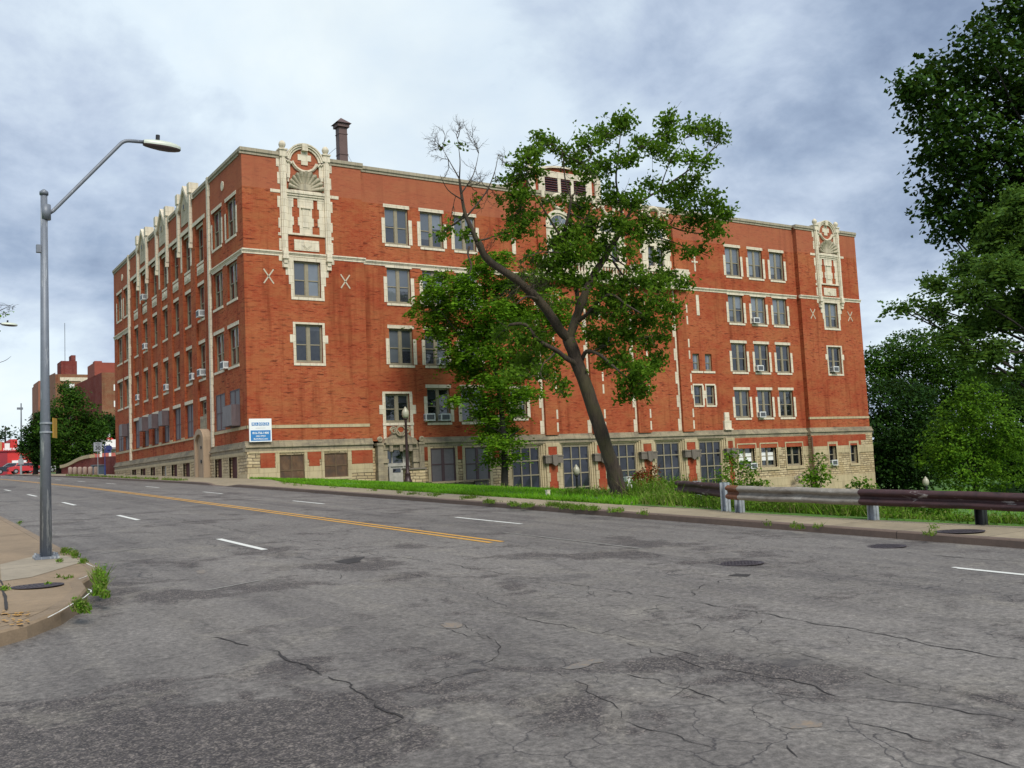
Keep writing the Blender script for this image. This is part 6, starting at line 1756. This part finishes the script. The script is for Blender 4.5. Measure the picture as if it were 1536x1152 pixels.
crown_tree('locust_tree', 'feathery locust with drooping sprays beneath the dark maple', 'tree', LBASE, 9, .22,
   lob(LBASE, 20.5, [(1360,462,14,-.3),(1342,460,9,-.3),(1376,455,12,-.2),(1400,430,22,0),(1410,465,24,.4),(1420,500,22,-.4),(1445,400,26,.5),(1455,440,34,-.5),(1460,490,34,.3),(1440,530,20,0),(1480,360,30,.4),(1500,410,42,-.6),(1505,470,44,.5),(1490,525,30,-.3),(1520,330,36,.2),(1545,380,50,0),(1550,460,55,.6),(1475,560,13,0),(1500,565,14,.2),(1535,560,18,-.2),(1525,300,30,.2),(1600,420,80,0),(1540,590,20,0),(1640,360,70,0)], .68),
   M_LEAFL, M_BARKD, .095, 8500, 'droop', None, 13, (0,0), .8)
twm = MB()
# park trees beyond the school
PARKZ = -5.4
def park(px, py_base, dep, items, label, leafm, n, ls, h, name='park_tree', seed=1, mode='spray'):
    p = atD(px, py_base, dep); B = (p.x, p.y, PARKZ)
    return crown_tree(name, label, 'tree', B, h, .3, lob(B, dep, items), leafm, M_BARKD, ls, n, mode, 'trees in the park', seed, (0,0), .45)
park(1345, 745, 92, [(1330,600,38,0),(1350,640,44,2),(1320,650,36,-1),(1335,700,48,1),(1375,600,30,1),(1385,650,40,-1),(1310,690,30,0),(1370,700,44,-1)], 'dark conical tree directly beside the far end of the school', M_LEAFD, 15456, 0.33, 11, seed=21)
park(1375, 740, 112, [(1330,540,30,0),(1360,525,32,2),(1395,525,36,-2),(1430,540,34,1),(1370,570,44,0),(1415,580,44,2),(1450,570,32,-2),(1320,575,30,0),(1440,620,40,0),(1310,545,20,0)], 'tall broad tree rising behind the dark conical tree', M_LEAFG, 16928, 0.36, 17, seed=22)
park(1465, 745, 80, [(1460,600,30,0),(1440,630,36,1),(1490,620,38,-1),(1425,665,38,0),(1470,660,48,1),(1510,655,36,-1),(1405,690,28,0),(1450,705,44,-1),(1500,700,44,1),(1465,580,20,0)], 'bright yellow green tree in the park below the locust', M_LEAFB, 11959, 0.26, 12, seed=23)
park(1545, 745, 95, [(1530,600,36,0),(1550,640,50,0),(1520,690,40,1),(1560,700,50,0),(1500,590,26,0),(1580,600,50,0)], 'dark tree at the right edge behind the bright park tree', M_LEAFD, 13248, 0.33, 13, seed=24)
park(1415, 735, 130, [(1400,660,50,0),(1440,690,50,0),(1360,680,50,0),(1480,690,50,0),(1520,700,50,0),(1420,640,40,0)], 'dim tree filling the gap low between the park trees', M_LEAFD, 11774, 0.46, 12, seed=25)
park(1500, 735, 150, [(1480,600,40,0),(1520,590,44,0),(1460,560,30,0),(1550,620,50,0)], 'farthest park tree just showing above the bright one', M_LEAFG, 5979, 0.46, 17, seed=26)
park(1640, 735, 120, [(1620,600,70,0),(1680,640,80,0),(1600,680,60,0),(1720,600,80,0)], 'broad dark tree beyond the right edge of the park', M_LEAFD, 5979, 0.46, 15, seed=27)

# ---- lawn and weeds
random.seed(5)
gm = MB()
def blade(mb, x, y, z, h, w_, lean=.4):
    a = random.uniform(0, 2*PI); dx, dy = math.cos(a)*w_, math.sin(a)*w_; lx, ly = random.gauss(0,lean)*h, random.gauss(0,lean)*h
    mb.face([(x-dx,y-dy,z-.01), (x+dx,y+dy,z-.01), (x+lx,y+ly,z+h)])
cnt = 0
while cnt < 52000:
    y = random.uniform(-36.5, -.3); x = bx(y)+random.random()**1.7*(26)
    if x < bx(y)+.02: continue
    if mnoise.noise((x*.6, y*.6, 2)) + random.random() < .25: continue
    blade(gm, x, y, tz(x, y), random.uniform(.05,.13), random.uniform(.012,.028)); cnt += 1
for _ in range(9000):
    y = random.uniform(-36, -2); blade(gm, bx(y)+abs(random.gauss(.03,.10)), y, gz(y)+.05, random.uniform(.06,.16), random.uniform(.012,.025), .6)
tag(obj('lawn_grass', gm, M_GRASS, uv=False), kind='stuff')
wm = MB()
def weedclump(mb, x, y, z, r, h, n, w_=.02):
    for _ in range(n):
        a = random.uniform(0, 2*PI); q = r*random.random()**.6
        blade(mb, x+q*math.cos(a), y+q*math.sin(a), z, h*random.uniform(.4,1.1), w_*random.uniform(.6,1.3), .45)
        if random.random() < .5: leaf(mb, (x+q*math.cos(a), y+q*math.sin(a), z+h*random.uniform(.2,.9)), w_*4, Vector((random.gauss(0,.5), random.gauss(0,.5), .8)).normalized())
# strip behind the guard rail and round the leaning tree
for _ in range(520):
    y = random.uniform(-47.5, -36.2); x = bx(y)+.45+abs(random.gauss(.1, 1.3)); weedclump(wm, x, y, tz(x, y)-.03, .35, random.uniform(.15,.42)*(.6 if y < -43 else 1), 26, .02)
for _ in range(150):
    y = random.uniform(-36.4, -33.6); x = random.uniform(.2, 4.2); 
    weedclump(wm, x, y, tz(x, y)-.03, .35, random.uniform(.2,.6), 30, .022)
for _ in range(60):
    y = random.uniform(-35.5, -31); x = tb.x+random.uniform(-.8, 1.6); weedclump(wm, x, y, tz(x, y)-.02, .3, random.uniform(.15,.35), 24, .02)
for _ in range(500):
    x = random.uniform(4, 30); y = random.uniform(-33, -8); weedclump(wm, x, y, tz(x, y)-.02, .5, random.uniform(.2,.5), 12, .03) if x > 6 and y < -14-(-x*.0) and random.random() < .35 else None
for _ in range(170):
    y = random.uniform(-37.2, -33.0); x = random.uniform(.4, 3.6); weedclump(wm, x, y, tz(x, y)-.03, .3, random.uniform(.35,.85), 34, .024)
for _ in range(190):
    y = random.uniform(-43.6, -37.0); x = bx(y)+random.uniform(.6, 2.2)
    if mnoise.noise((x*.9, y*.9, 4)) > -.08: weedclump(wm, x, y, tz(x, y)-.03, .28, random.uniform(.25,.6), 26, .02)
tag(obj('weeds', wm, M_WEED, uv=False), kind='stuff')
km = MB()
for px, py, r, n in ((735,753,8,40),(705,747,12,60),(655,743,10,40),(600,739.5,4,14),(620,741,10,26),(770,757,8,40),(790,759,10,46),(830,758,9,60),(850,760,12,80),(870,762,12,80),(890,764,7,40),(925,767,7,30),(560,736,5,14),(965,770,5,12),(430,725,10,30),(445,728,9,24),(500,731,5,12),(1190,790,3,7),(1200,793,3,5),(1226,790,3,6),(1395,801,3,9),(1400,793,2,4),(1153,787,2,4)):
    for _ in range(n):
        p = hit(px+random.gauss(0,r*.6), py+random.gauss(0,1.0), lambda x, y: gz(y)+.05); weedclump(km, p.x, p.y, p.z, .08, random.uniform(.04,.12), 5, .012)
for px, py, r, n, h in ((148,868,5,30,.22),(152,880,5,26,.19),(145,890,4,12,.13),(100,829,7,22,.12),(112,834,6,16,.11),(126,843,4,12,.1),(120,913,5,20,.15),(128,915,4,12,.1),(88,842,3,8,.07),(30,785,3,10,.07),(8,884,3,6,.07),(70,878,3,3,.06),(87,866,1,2,.06),(98,868,1,2,.07),(108,866,1,2,.06),(158,893,4,14,.1)):
    for _ in range(n):
        p = hit(px+random.gauss(0,r*.5), py+random.gauss(0,r*.35), lambda x, y: rz(x, y) if x > -15.1 else slab_z(x, y)); weedclump(km, p.x, p.y, p.z-.01, .05, h*random.uniform(.5,1.1), 6, .011)
for _ in range(420):
    y = random.uniform(2, 44); p = Vector((KR+.25+abs(random.gauss(0,.25)), y, gz(y)+.05)); weedclump(km, p.x, p.y, p.z, .1, random.uniform(.05,.22), 4, .02)
tag(obj('kerb_weeds', km, M_WEED, uv=False), kind='stuff')
# saplings and russet dock
def sapling(px, py, dep, items, label, n, ls=.09, mat=M_LEAF2, name='sapling', seed=3, bz=None):
    p = atD(px, py, dep); z = tz(p.x, p.y) if bz is None else bz; B = (p.x, p.y, z)
    return crown_tree(name, label, 'sapling', B, max(.6, (p.z-z)+.4), .03, lob(B, dep, items), mat, M_BARKD, ls, n, 'spray', 'saplings behind the guard rail', seed, (0,0), .8)
sapling(1105, 745, 30, [(1100,690,14,0),(1115,705,18,.3),(1090,715,16,-.3),(1108,728,20,.2),(1085,740,12,0),(1125,725,14,.2),(1135,735,14,.3),(1145,728,8,0)], 'tallest leafy sapling behind the silver guard rail joint', 1500)
sapling(1222, 752, 28, [(1228,690,8,0),(1235,700,8,.3),(1222,708,10,0),(1220,722,12,0),(1235,718,10,.2),(1212,720,8,0),(1205,742,12,0),(1226,735,10,0),(1190,748,12,0)], 'thin upright sapling above the silver guard rail', 800, .1)
sapling(1295, 760, 26, [(1290,722,7,0),(1300,730,9,.2),(1283,728,8,0),(1305,738,9,0),(1296,745,12,0),(1280,752,14,0),(1308,755,14,0)], 'low sapling at the far corner of the school behind the rail', 600, .1)
sapling(1345, 778, 24, [(1325,765,14,0),(1345,770,18,.2),(1370,768,16,0),(1395,770,18,-.2),(1415,772,16,0),(1360,760,10,0)], 'broad low leafy bush beneath the maroon guard rail', 1500, .09)
sapling(1245, 775, 26, [(1180,765,12,0),(1215,770,14,0),(1255,770,14,0),(1280,772,14,.2),(1155,760,14,0)], 'ragged low bush beneath the silver guard rail', 1300, .08)
sapling(968, 745, 30, [(955,718,7,0),(963,710,7,.2),(972,712,8,0),(980,704,6,0),(985,720,7,0),(966,726,8,0),(992,722,5,.3),(976,725,8,0),(957,728,6,0)], 'russet seeded weed stalks beside the leaning trunk', 900, .085, M_RUSTLEAF, 'russet_weed', 9)
t0_ = atD(943, 722, 31); t = thing('white_cabinet', 'small white utility cabinet just right of the leaning trunk', 'cabinet', (t0_.x, t0_.y, tz(t0_.x, t0_.y)))
hh = t0_.z-tz(t0_.x, t0_.y)+.12
mb = MB(); mb.box(-.13, .13, -.06, .06, 0, hh); mb.box(-.15, .15, -.08, .08, hh, hh+.03); obj('case', mb, M_WHITE, t); mb = MB(); mb.box(-.11, .11, -.075, -.058, .15, hh-.08); obj('door', mb, M_WHITE, t)
# litter on the corner
p = hit(112, 921, rz); t = thing('crushed_can', 'crushed red and white drink can by the near kerb', 'can', (p.x, p.y, rz(p.x, p.y)))
mb = MB(); mb.tube([(-.05,0,.03),(-.02,.006,.027),(.01,-.006,.03),(.05,0,.026)], [.028,.024,.027,.022], 9); obj('can_body', mb, simple('can_red', (.5,.06,.07), .35, .2, .3, 30), t)
mb = MB(); mb.tube([(.05,0,.026),(.056,0,.026)], [.023,.02], 9); mb.tube([(.015,-.006,.030),(.03,-.004,.029)], [.0285,.027], 9); obj('white_band', mb, M_WHITE, t)
p = hit(822, 744, lambda x, y: gz(y)+.07); t = thing('marker_stub', 'tiny pale marker stub at the edge of the lawn', 'marker', (p.x, p.y, p.z))
mb = MB(); mb.box(-.05,.05,-.05,.05,-.1,.16); mb.box(-.06,.06,-.06,.06,.16,.18); obj('stub', mb, M_STONE, t)
# park path
mb = MB(); rows = []
for i in range(25):
    t_ = i/24; x, y = 44+t_*70, -42+t_*26; rows.append([(x, y, tz(x, y)+.03), (x+.5, y-1.6, tz(x+.5, y-1.6)+.03)])
mb.grid(rows); tag(obj('path', mb, M_WALKR), kind='structure')

# ------------------------------------------------------------------ up the road on the left
M_RED = simple('bright_red_wall', (.50,.022,.02), .6, 0, .1, 1); M_REDD = simple('deep_red_wall', (.26,.018,.03), .7, 0, .15, 1)
M_TAN = brick_mat('tan_brick', (.20,.078,.042), (.24,.105,.058), (.15,.07,.04), (.3,.2,.13), True); M_MARO = brick_mat('maroon_brick', (.17,.035,.03), (.2,.05,.035), (.08,.02,.02), (.2,.1,.08), True)
def at_az(px, Y): d = ray(px, 700); return CAM.x + d.x*((Y-CAM.y)/d.y)
def zat(px, py, Y): return atY(px, py, Y).z
# speed sign, bus stop pole, bollards
sx_ = at_az(147, 33); t = thing('speed_sign', 'grey speed limit sign reading 30 before the white house', 'sign', (sx_, 33, gz(33)+.05))
z0, z1 = zat(147, 677, 33)-gz(33)-.05, zat(147, 663.5, 33)-gz(33)-.05
mb = MB(); mb.tube([(0,.03,0),(0,.03,z1)], .03, 6); obj('post', mb, M_GALV, t)
mb = MB(); mb.box(-.33,.33,-.012,.008,z0,z1); o = obj('panel', mb, simple('sign_backlit_grey', (.27,.29,.33), .5, 0, .1, 3), t)
text_mesh('lettering', '30', .42, M_BLACK, t, (0,-.016,z0+.26), (PI/2,0,0), .002, bold=.012); text_mesh('lettering', 'SPEED', .15, M_BLACK, t, (0,-.016,z1-.11), (PI/2,0,0), .002); text_mesh('lettering', 'LIMIT', .15, M_BLACK, t, (0,-.016,z1-.25), (PI/2,0,0), .002)
M_NAVY = simple('navy_paint', (.03,.045,.17), .5, .1, .15, 4)
sx_ = at_az(157.5, 34); t = thing('bus_stop_pole', 'navy blue bus stop pole with small round flag by the school', 'sign', (sx_, 34, gz(34)+.05))
zt = zat(158, 666, 34)-gz(34)-.05; zf = zat(161, 672, 34)-gz(34)-.05
mb = MB(); mb.tube([(0,0,0),(0,0,zt*.3)], .075, 8); mb.tube([(0,0,zt*.3),(0,0,zt)], .04, 8); obj('pole', mb, M_NAVY, t)
mb = MB(); n = 16; mb.face([(.32+.27*math.cos(2*PI*k/n), -.03, zf+.24*math.sin(2*PI*k/n)) for k in range(n)]); mb.face([(.32+.27*math.cos(-2*PI*k/n), .03, zf+.24*math.sin(-2*PI*k/n)) for k in range(n)]); mb.box(.0,.5,-.03,.03,zf-.42,zf-.18)
for k in range(n):
    a, b = 2*PI*k/n, 2*PI*(k+1)/n; mb.face([(.32+.27*math.cos(a), -.03, zf+.24*math.sin(a)), (.32+.27*math.cos(a), .03, zf+.24*math.sin(a)), (.32+.27*math.cos(b), .03, zf+.24*math.sin(b)), (.32+.27*math.cos(b), -.03, zf+.24*math.sin(b))])
obj('flag', mb, M_NAVY, t)
mb0 = MB(); mb0.lathe([(.19,-.1),(.19,.68),(.17,.74),(.1,.79),(.02,.80)], n=14); bm_ = mesh_of('bollard', mb0, simple('bollard_concrete', (.30,.22,.18), .85, 0, .2, 5), True)
names = ['first', 'second', 'third', 'fourth', 'fifth', 'sixth']
for k, px in enumerate((105.3, 112.2, 119.6, 127.2, 135.4, 144.0)):
    Y = 46.0-2.3*k; o = bpy.data.objects.new('bollard', bm_); COL.objects.link(o); o.location = (at_az(px, Y), Y, gz(Y)+.03)
    tag(o, f'{names[k]} of six round concrete bollards in a row, counted from the dark tree', 'bollard', 'concrete bollards by the road')
# curved brick yard wall with a pale cap
t = thing('yard_wall', 'curved maroon brick wall with pale cap between the dark tree and the school', 'wall', (0,0,0))
P = []
for k in range(21):
    px = 92+k*4.1; Y = 62-k*.95; P.append((at_az(px, Y), Y, gz(Y)))
tops = [zat(92+k*4.1, 702-10.5*sstep(0,12,k)-2.3*sstep(10,20,k)-5*sstep(0,8,k), P[k][1]) for k in range(21)]
mb = MB()
for k in range(20):
    a, b = P[k], P[k+1]; mb.face([(a[0],a[1],a[2]-1), (b[0],b[1],b[2]-1), (b[0],b[1],tops[k+1]), (a[0],a[1],tops[k])]); mb.face([(b[0]+.2,b[1]+.3,b[2]-1), (a[0]+.2,a[1]+.3,a[2]-1), (a[0]+.2,a[1]+.3,tops[k]), (b[0]+.2,b[1]+.3,tops[k+1])])
obj('wall', mb, M_MARO, t)
mb = MB()
for k in range(11): mb.bar((P[k][0]+.1, P[k][1]+.1, tops[k]+.16), (P[k+1][0]+.1, P[k+1][1]+.1, tops[k+1]+.16), .5, .34)
obj('cap', mb, M_LIME, t)
p = (at_az(147, 44), 44, gz(44)); t = thing('dumpster', 'blue grey rubbish container against the maroon yard wall', 'container', p)
mb = MB(); mb.box(-.55,.55,-.5,.5,.05,.85); obj('bin', mb, simple('bin_blue', (.06,.085,.12), .5, .1, .25, 2), t); mb = MB(); mb.xbox(Matrix.Translation((0,0,.9)) @ Matrix.Rotation(R(6), 4, 'X'), 1.16, 1.06, .06); obj('lid', mb, M_BLACK, t)
# white house with red gable and porch
Y = 78; x0, x1 = at_az(125, Y), at_az(190, Y); zb = gz(Y)
t = thing('white_house', 'bright white house with pink porch panels behind the yard wall', 'house', ((x0+x1)/2, Y, zb)); hw = (x1-x0)/2; zt = zat(160, 659.5, Y)-zb
mb = MB(); mb.box(-hw, hw, 0, 9, -1, zt); obj('wall', mb, simple('brilliant_white', (.82,.82,.80), .6, 0, .03, 1), t)
zp_ = zat(150, 675, Y)-zb
mb = MB(); mb.box(-hw*1.0, hw*.55, -1.6, -.01, zp_, zp_+.25); obj('porch_roof', mb, simple('grey_shingle', (.22,.21,.22), .8), t)
mb = MB()
for u_ in (-.85, -.3, .12, .5): mb.box(hw*u_-.14, hw*u_+.14, -1.5, -1.2, -1, zp_)
obj('porch_post', mb, M_WHITE, t)
mb = MB(); mb.box(-hw*.8, hw*.5, -1.35, -1.25, -1, zp_-.45); obj('porch_panel', mb, simple('pink_panel', (.45,.12,.10), .6), t)
mb = MB(); q = hw*.28; mb.face([(q-.5,.5,zt),(q+.5,.5,zt),(q,.5,zt+.4)]); mb.face([(q+.5,2,zt),(q-.5,2,zt),(q,2,zt+.4)]); mb.face([(q-.5,.5,zt),(q,.5,zt+.4),(q,2,zt+.4),(q-.5,2,zt)]); mb.face([(q,.5,zt+.4),(q+.5,.5,zt),(q+.5,2,zt),(q,2,zt+.4)]); obj('dormer', mb, M_RED, t)
mb = MB(); mb.lathe([(.16,zt+.2),(.10,zt+.55),(.13,zt+.65),(.04,zt+.95)], (q,1.2,0), 8); obj('spire', mb, M_WHITE, t)
# red shop at the far left
Y = 92; zb = gz(Y); x0, x1 = at_az(-14, Y), at_az(62, Y)
t = thing('red_shop', 'bright red painted shop with white lettering at the far left', 'shop', (x0, Y, zb)); W_ = x1-x0
Z = lambda py: zat(20, py, Y)-zb
mb = MB(); mb.box(0, W_, 0, 10, -1, Z(675)); mb.box(at_az(16,Y)-x0, at_az(27,Y)-x0, .5, 6, Z(675), Z(658.5)); mb.box(at_az(3,Y)-x0, at_az(7.5,Y)-x0, .5, 6, Z(675), Z(663)); obj('wall', mb, M_RED, t)
mb = MB(); mb.box(0, at_az(11,Y)-x0, -.05, 0, -1, Z(677)); obj('shaded_bay', mb, M_REDD, t)
mb = MB(); mb.box(-.1, W_, -.2, -.051, Z(677), Z(676)); obj('ledge', mb, M_REDD, t)
mb = MB(); mb.box(at_az(7.5,Y)-x0, at_az(15.5,Y)-x0, .6, .8, Z(674), Z(664.5)); obj('roof_screen', mb, M_WHITE, t)
text_mesh('lettering', 'HYDE PARK', .40, M_SIGNW, t, (at_az(18,Y)-x0, -.03, Z(673.7)), (PI/2,0,0), .01, bold=.018, sx=.98)
mb = MB(); mb.box(at_az(17.5,Y)-x0, at_az(40,Y)-x0, -.6, -.0, Z(698), Z(691)); obj('canopy', mb, M_SIGNW, t)
mb = MB(); mb.box(at_az(11,Y)-x0, at_az(60,Y)-x0, -.02, .01, Z(704), Z(698.5)); obj('shop_window', mb, M_BLACK, t)
mb = MB(); mb.box(at_az(-14,Y)-x0, at_az(3,Y)-x0, .3, 5, Z(675), Z(662)); obj('tan_annex', mb, simple('tan_render', (.42,.25,.12), .8), t)
t = thing('traffic_signal', 'small grey signal post before the red shop', 'signal', (at_az(31.5, 80), 80, gz(80)))
h_ = zat(31.5, 681, 80)-gz(80); mb = MB(); mb.tube([(0,0,0),(0,0,h_)], .13, 8); obj('post', mb, M_GALV, t); mb = MB(); mb.box(-.28,.28,-.2,.2,h_-1.3,h_-.6); mb.box(-.2,.5,-.1,.1,h_-.5,h_-.3); obj('signal_head', mb, M_GALV, t)
t = thing('light_mast', 'very tall thin light mast against the bright sky beside the dark tree', 'mast', (at_az(32, 150), 150, gz(150)))
h_ = zat(31.5, 612, 150)-gz(150); mb = MB(); mb.tube([(0,0,0),(0,0,h_)], [.22,.10], 8); obj('mast', mb, M_METAL, t); mb = MB(); mb.box(-.7,.3,-.2,.2,h_-.3,h_+.1); mb.box(-.1,.1,-.1,.1,h_+.1,h_+.9); obj('floodlight', mb, M_METAL, t)
# cars in front of the red shop
def car(loc, rz_, paintm, label):
    t = thing('parked_car', label, 'car', loc, rz_, 'cars outside the red shop')
    prof = [(-2.15,.35),(-2.2,.62),(-2.1,.85),(-1.55,.93),(-1.0,1.38),(.45,1.42),(1.15,.95),(1.95,.82),(2.2,.6),(2.18,.35)]
    mb = MB(); rows = []
    for s_, yy in ((-.8,0),(-.86,.0),(.86,0),(.8,0)): pass
    for yv, k in ((-.86,.0),(.86,.0)): pass
    def ring(y, ins): return [(x*(1-ins*.03), y*(1-.18*max(0,(z-.9))/.5), z) for x, z in prof]
    L, Rr = ring(-.86, 0), ring(.86, 0)
    mb.face(L); mb.face(list(reversed(Rr)))
    for i in range(len(prof)):
        j = (i+1) % len(prof); mb.face([L[j], L[i], Rr[i], Rr[j]])
    body = obj('body', mb, paintm, t)
    mb = MB()
    for s_ in (-1, 1): mb.face([(-1.4,s_*.845,.97),(.95,s_*.845,.97),(.38,s_*.765,1.34),(-.95,s_*.765,1.32)][::s_])
    mb.face([(1.08,-.72,1.0),(1.08,.72,1.0),(.5,.66,1.40),(.5,-.66,1.40)]); mb.face([(-1.5,.72,.99),(-1.5,-.72,.99),(-1.03,-.66,1.37),(-1.03,.66,1.37)])
    obj('window', mb, M_GLASS_B, body)
    for x in (-1.35, 1.35):
        for s_ in (-1, 1):
            mb = MB(); mb.tube([(x, s_*.72, .32), (x, s_*.9, .32)], .32, 14); o = obj('wheel', mb, M_BLACK, t); mb = MB(); mb.tube([(x, s_*.88, .32), (x, s_*.91, .32)], .18, 10); obj('rim', mb, M_GALV, o)
    for s_ in (-1, 1): mb = MB(); mb.box(2.1,2.2,s_*.62-.14,s_*.62+.14,.6,.74); obj('headlight', mb, M_WHITE, t)
    return t
car((at_az(40, 84), 84, gz(84)+.1), R(2), simple('red_car_paint', (.50,.05,.06), .25, 0, .06, 1), 'red car parked in front of the red shop')
car((at_az(17, 86), 86, gz(86)+.1), R(180), simple('dark_car_paint', (.03,.045,.06), .25, 0, .1, 1), 'dark car parked left of the red car')
car((at_az(60, 88), 88, gz(88)+.1), R(3), simple('silver_car_paint', (.5,.5,.5), .25, .3, .06, 1), 'silver car half hidden behind the dark tree')
# flats
def flats(px0, px1, py_top, Y, dy, mat, label, zb=None, name='apartment_block'):
    x0, x1 = at_az(px0, Y), at_az(px1, Y); zb = gz(min(Y, 240)) if zb is None else zb; zt = zat((px0+px1)/2, py_top, Y)
    t = thing(name, label, 'building', ((x0+x1)/2, Y, zb)); return t, (x1-x0)/2, zt-zb
Y = 150
t, hw, zt = flats(84, 133, 561.5, Y, 12, M_TAN, 'tan brick apartment tower with cream top band behind the dark tree')
mb = MB(); mb.box(-hw, hw, 0, 14, -2, zt); obj('wall', mb, M_TAN, t)
mb = MB(); mb.face([(-hw-.01,0,-2),(-hw-.01,0,zt+.3),(-hw-1.0,13,zt+.3),(-hw-1.0,13,-2)][::-1]); mb.face([(-hw,0,zt+.01),(hw,14,zt+.01),(-hw-1.0,13,zt+.01)]); obj('side_wall', mb, simple('brown_side_brick', (.21,.098,.06), .85, 0, .12, .6), t)
mb = MB(); mb.box(-hw+.8, hw+.05, -.12, 0, zt-1.3, zt-.6); mb.box(hw-1.3, hw+.05, -.1, 0, 3, zt-1.3); obj('cream_band', mb, M_STONE, t)
mb = MB(); mb.box(-.45*hw, hw*.55, 4, 9, zt, zt+3.1); mb.box(.2*hw, .48*hw, 4.2, 7, zt+3.1, zt+4.3); obj('penthouse', mb, M_MARO, t)
for u_, c_ in ((-.35, M_BLACK), (.0, M_WHITE), (.62, M_WHITE)):
    for k in range(5):
        mb = MB(); mb.box(hw*u_-.45, hw*u_+.45, -.06, .01, zt-3.4-k*3.1, zt-1.8-k*3.1); obj('window', mb, c_ if k == 0 else M_GLASS_D, t)
mb = MB(); mb.tube([(-.1*hw,6,zt+3.1),(-.1*hw,6,zt+11)], .06, 5); obj('antenna', mb, M_METAL, t)
t, hw, zt = flats(58, 78, 571, 175, 12, M_TAN, 'narrow brown end of a block left of the tan tower')
mb = MB(); mb.box(-hw, hw, 0, 10, -2, zt-.6); mb.box(-hw*.9, hw, .2, 9, zt-.6, zt); obj('wall', mb, simple('brown_block', (.26,.10,.06), .85, 0, .15, .5), t); mb = MB(); mb.box(-hw*.5, hw*.2, -.05, 0, zt-4, zt-2.6); obj('window', mb, M_GLASS_D, t)
Y = 128
t, hw, zt = flats(154, 185, 559, Y, 10, M_TAN, 'brown brick apartment tower with dark side wall beside the school')
mb = MB(); mb.box(-hw, hw, 0, 14, -2, zt); obj('wall', mb, M_TAN, t)
mb = MB(); mb.face([(-hw,0,-2),(-hw,0,zt),(-hw-1.0,24,zt),(-hw-1.0,24,-2)][::-1]); obj('side_wall', mb, M_MARO, t)
mb = MB(); mb.box(-hw-.3, hw, 5, 12, zt, zt+2.4) ; mb.box(-hw-.1, hw*3, 6, 11.9, zt+.003, zat(150, 539.5, Y)-gz(Y)); mb.box(-hw-.05, -hw+1.2, 6.2, 8, zt+2.5, zat(150, 535, Y)-gz(Y)); obj('penthouse', mb, simple('red_penthouse', (.24,.055,.035), .85, 0, .15, 1), t)
for k in range(6):
    mb = MB(); mb.box(hw*.15, hw*.45, -.05, .01, zt-3.2-k*2.9, zt-2.1-k*2.9); obj('window', mb, M_WHITE if k < 2 else M_GLASS, t)
# trees up the road
def road_tree(px, Y, items, label, leafm, n, ls, h, seed, zoff=0):
    x = at_az(px, Y); B = (x, Y, gz(Y)+zoff); dep = (Vector(B)-CAM).dot(fw)
    return crown_tree('street_tree', label, 'tree', B, h, .3, lob(B, dep, items), leafm, M_BARKD, ls, n, 'spray', 'trees up the road', seed, (0,0), .4)
road_tree(88, 66, [(98,584,11,0),(112,592,13,.5),(135,618,13,0),(148,640,13,.3),(155,650,9,0),(140,668,13,0),(122,688,14,0),(95,690,14,0),(82,698,10,0),(150,658,10,0),(70,655,16,0),(110,600,15,.5),(95,610,16,-.5),(122,600,9,0),(80,622,16,.5),(105,630,22,0),(128,630,14,.6),(75,645,20,0),(95,655,26,-1),(125,650,20,.5),(140,645,12,0),(110,675,26,0),(85,680,20,0),(130,665,15,0),(65,635,12,0),(105,692,16,0)], 'big dark vase shaped tree in front of the tan tower', M_LEAFG, 17000, .27, 9, 31)
road_tree(52.5, 68, [(48,648,12,0),(58,635,12,0),(42,665,12,0),(58,660,16,.4),(52,680,14,-.4),(64,625,10,0),(66,680,14,0),(35,672,7,0),(60,692,10,0)], 'smaller dark tree left of the big vase shaped tree', M_LEAFD, 7000, .25, 6, 32)
road_tree(162, 100, [(150,640,12,0),(162,632,13,0),(175,640,15,0),(158,652,15,0),(172,660,14,0),(145,655,9,0)], 'dark round tree above the white house', M_LEAFD, 5000, .33, 10, 33)
road_tree(8, 170, [(0,650,12,0),(12,645,10,0),(22,648,9,0),(5,660,10,0),(-20,650,20,0)], 'thin pale tree behind the red shop', leaf_mat('thin_grey_leaves', [(.05,.08,.06), (.08,.11,.08)], .2), 240, .8, 16, 34)
# branch of a roadside tree peeping in at the left edge
x = at_az(-75, 3); B = (x, 3, gz(3)+.13); dep = (Vector(B)-CAM).dot(fw)
limb_tree('young_tree', 'sparse tree with bare twig ends at the left edge beside the second lamp', 'tree', None,
  [([(-75,745),(-75,600),(-60,540),(-40,500)], (.16,.05), (0,0)), ([(-40,500),(-10,472),(8,462),(20,456)], (.04,.006), (0,.3)), ([(-60,560),(-25,550),(5,542),(17,534)], (.035,.006), (0,-.3)), ([(-10,472),(5,470),(22,464)], (.015,.004), (0,.2)), ([(-75,600),(-95,540),(-100,490)], (.09,.02), (0,0))],
  [(4,473,7),(8,471,5),(-30,500,26),(-60,490,30),(-90,480,34),(-50,540,26),(-90,530,30)], dep, M_LEAF2, M_BARKD, .14, 260, F/dep, 'spray', 1.0, B, 41, bare=[(10,458,10,6),(16,462,6,3)])
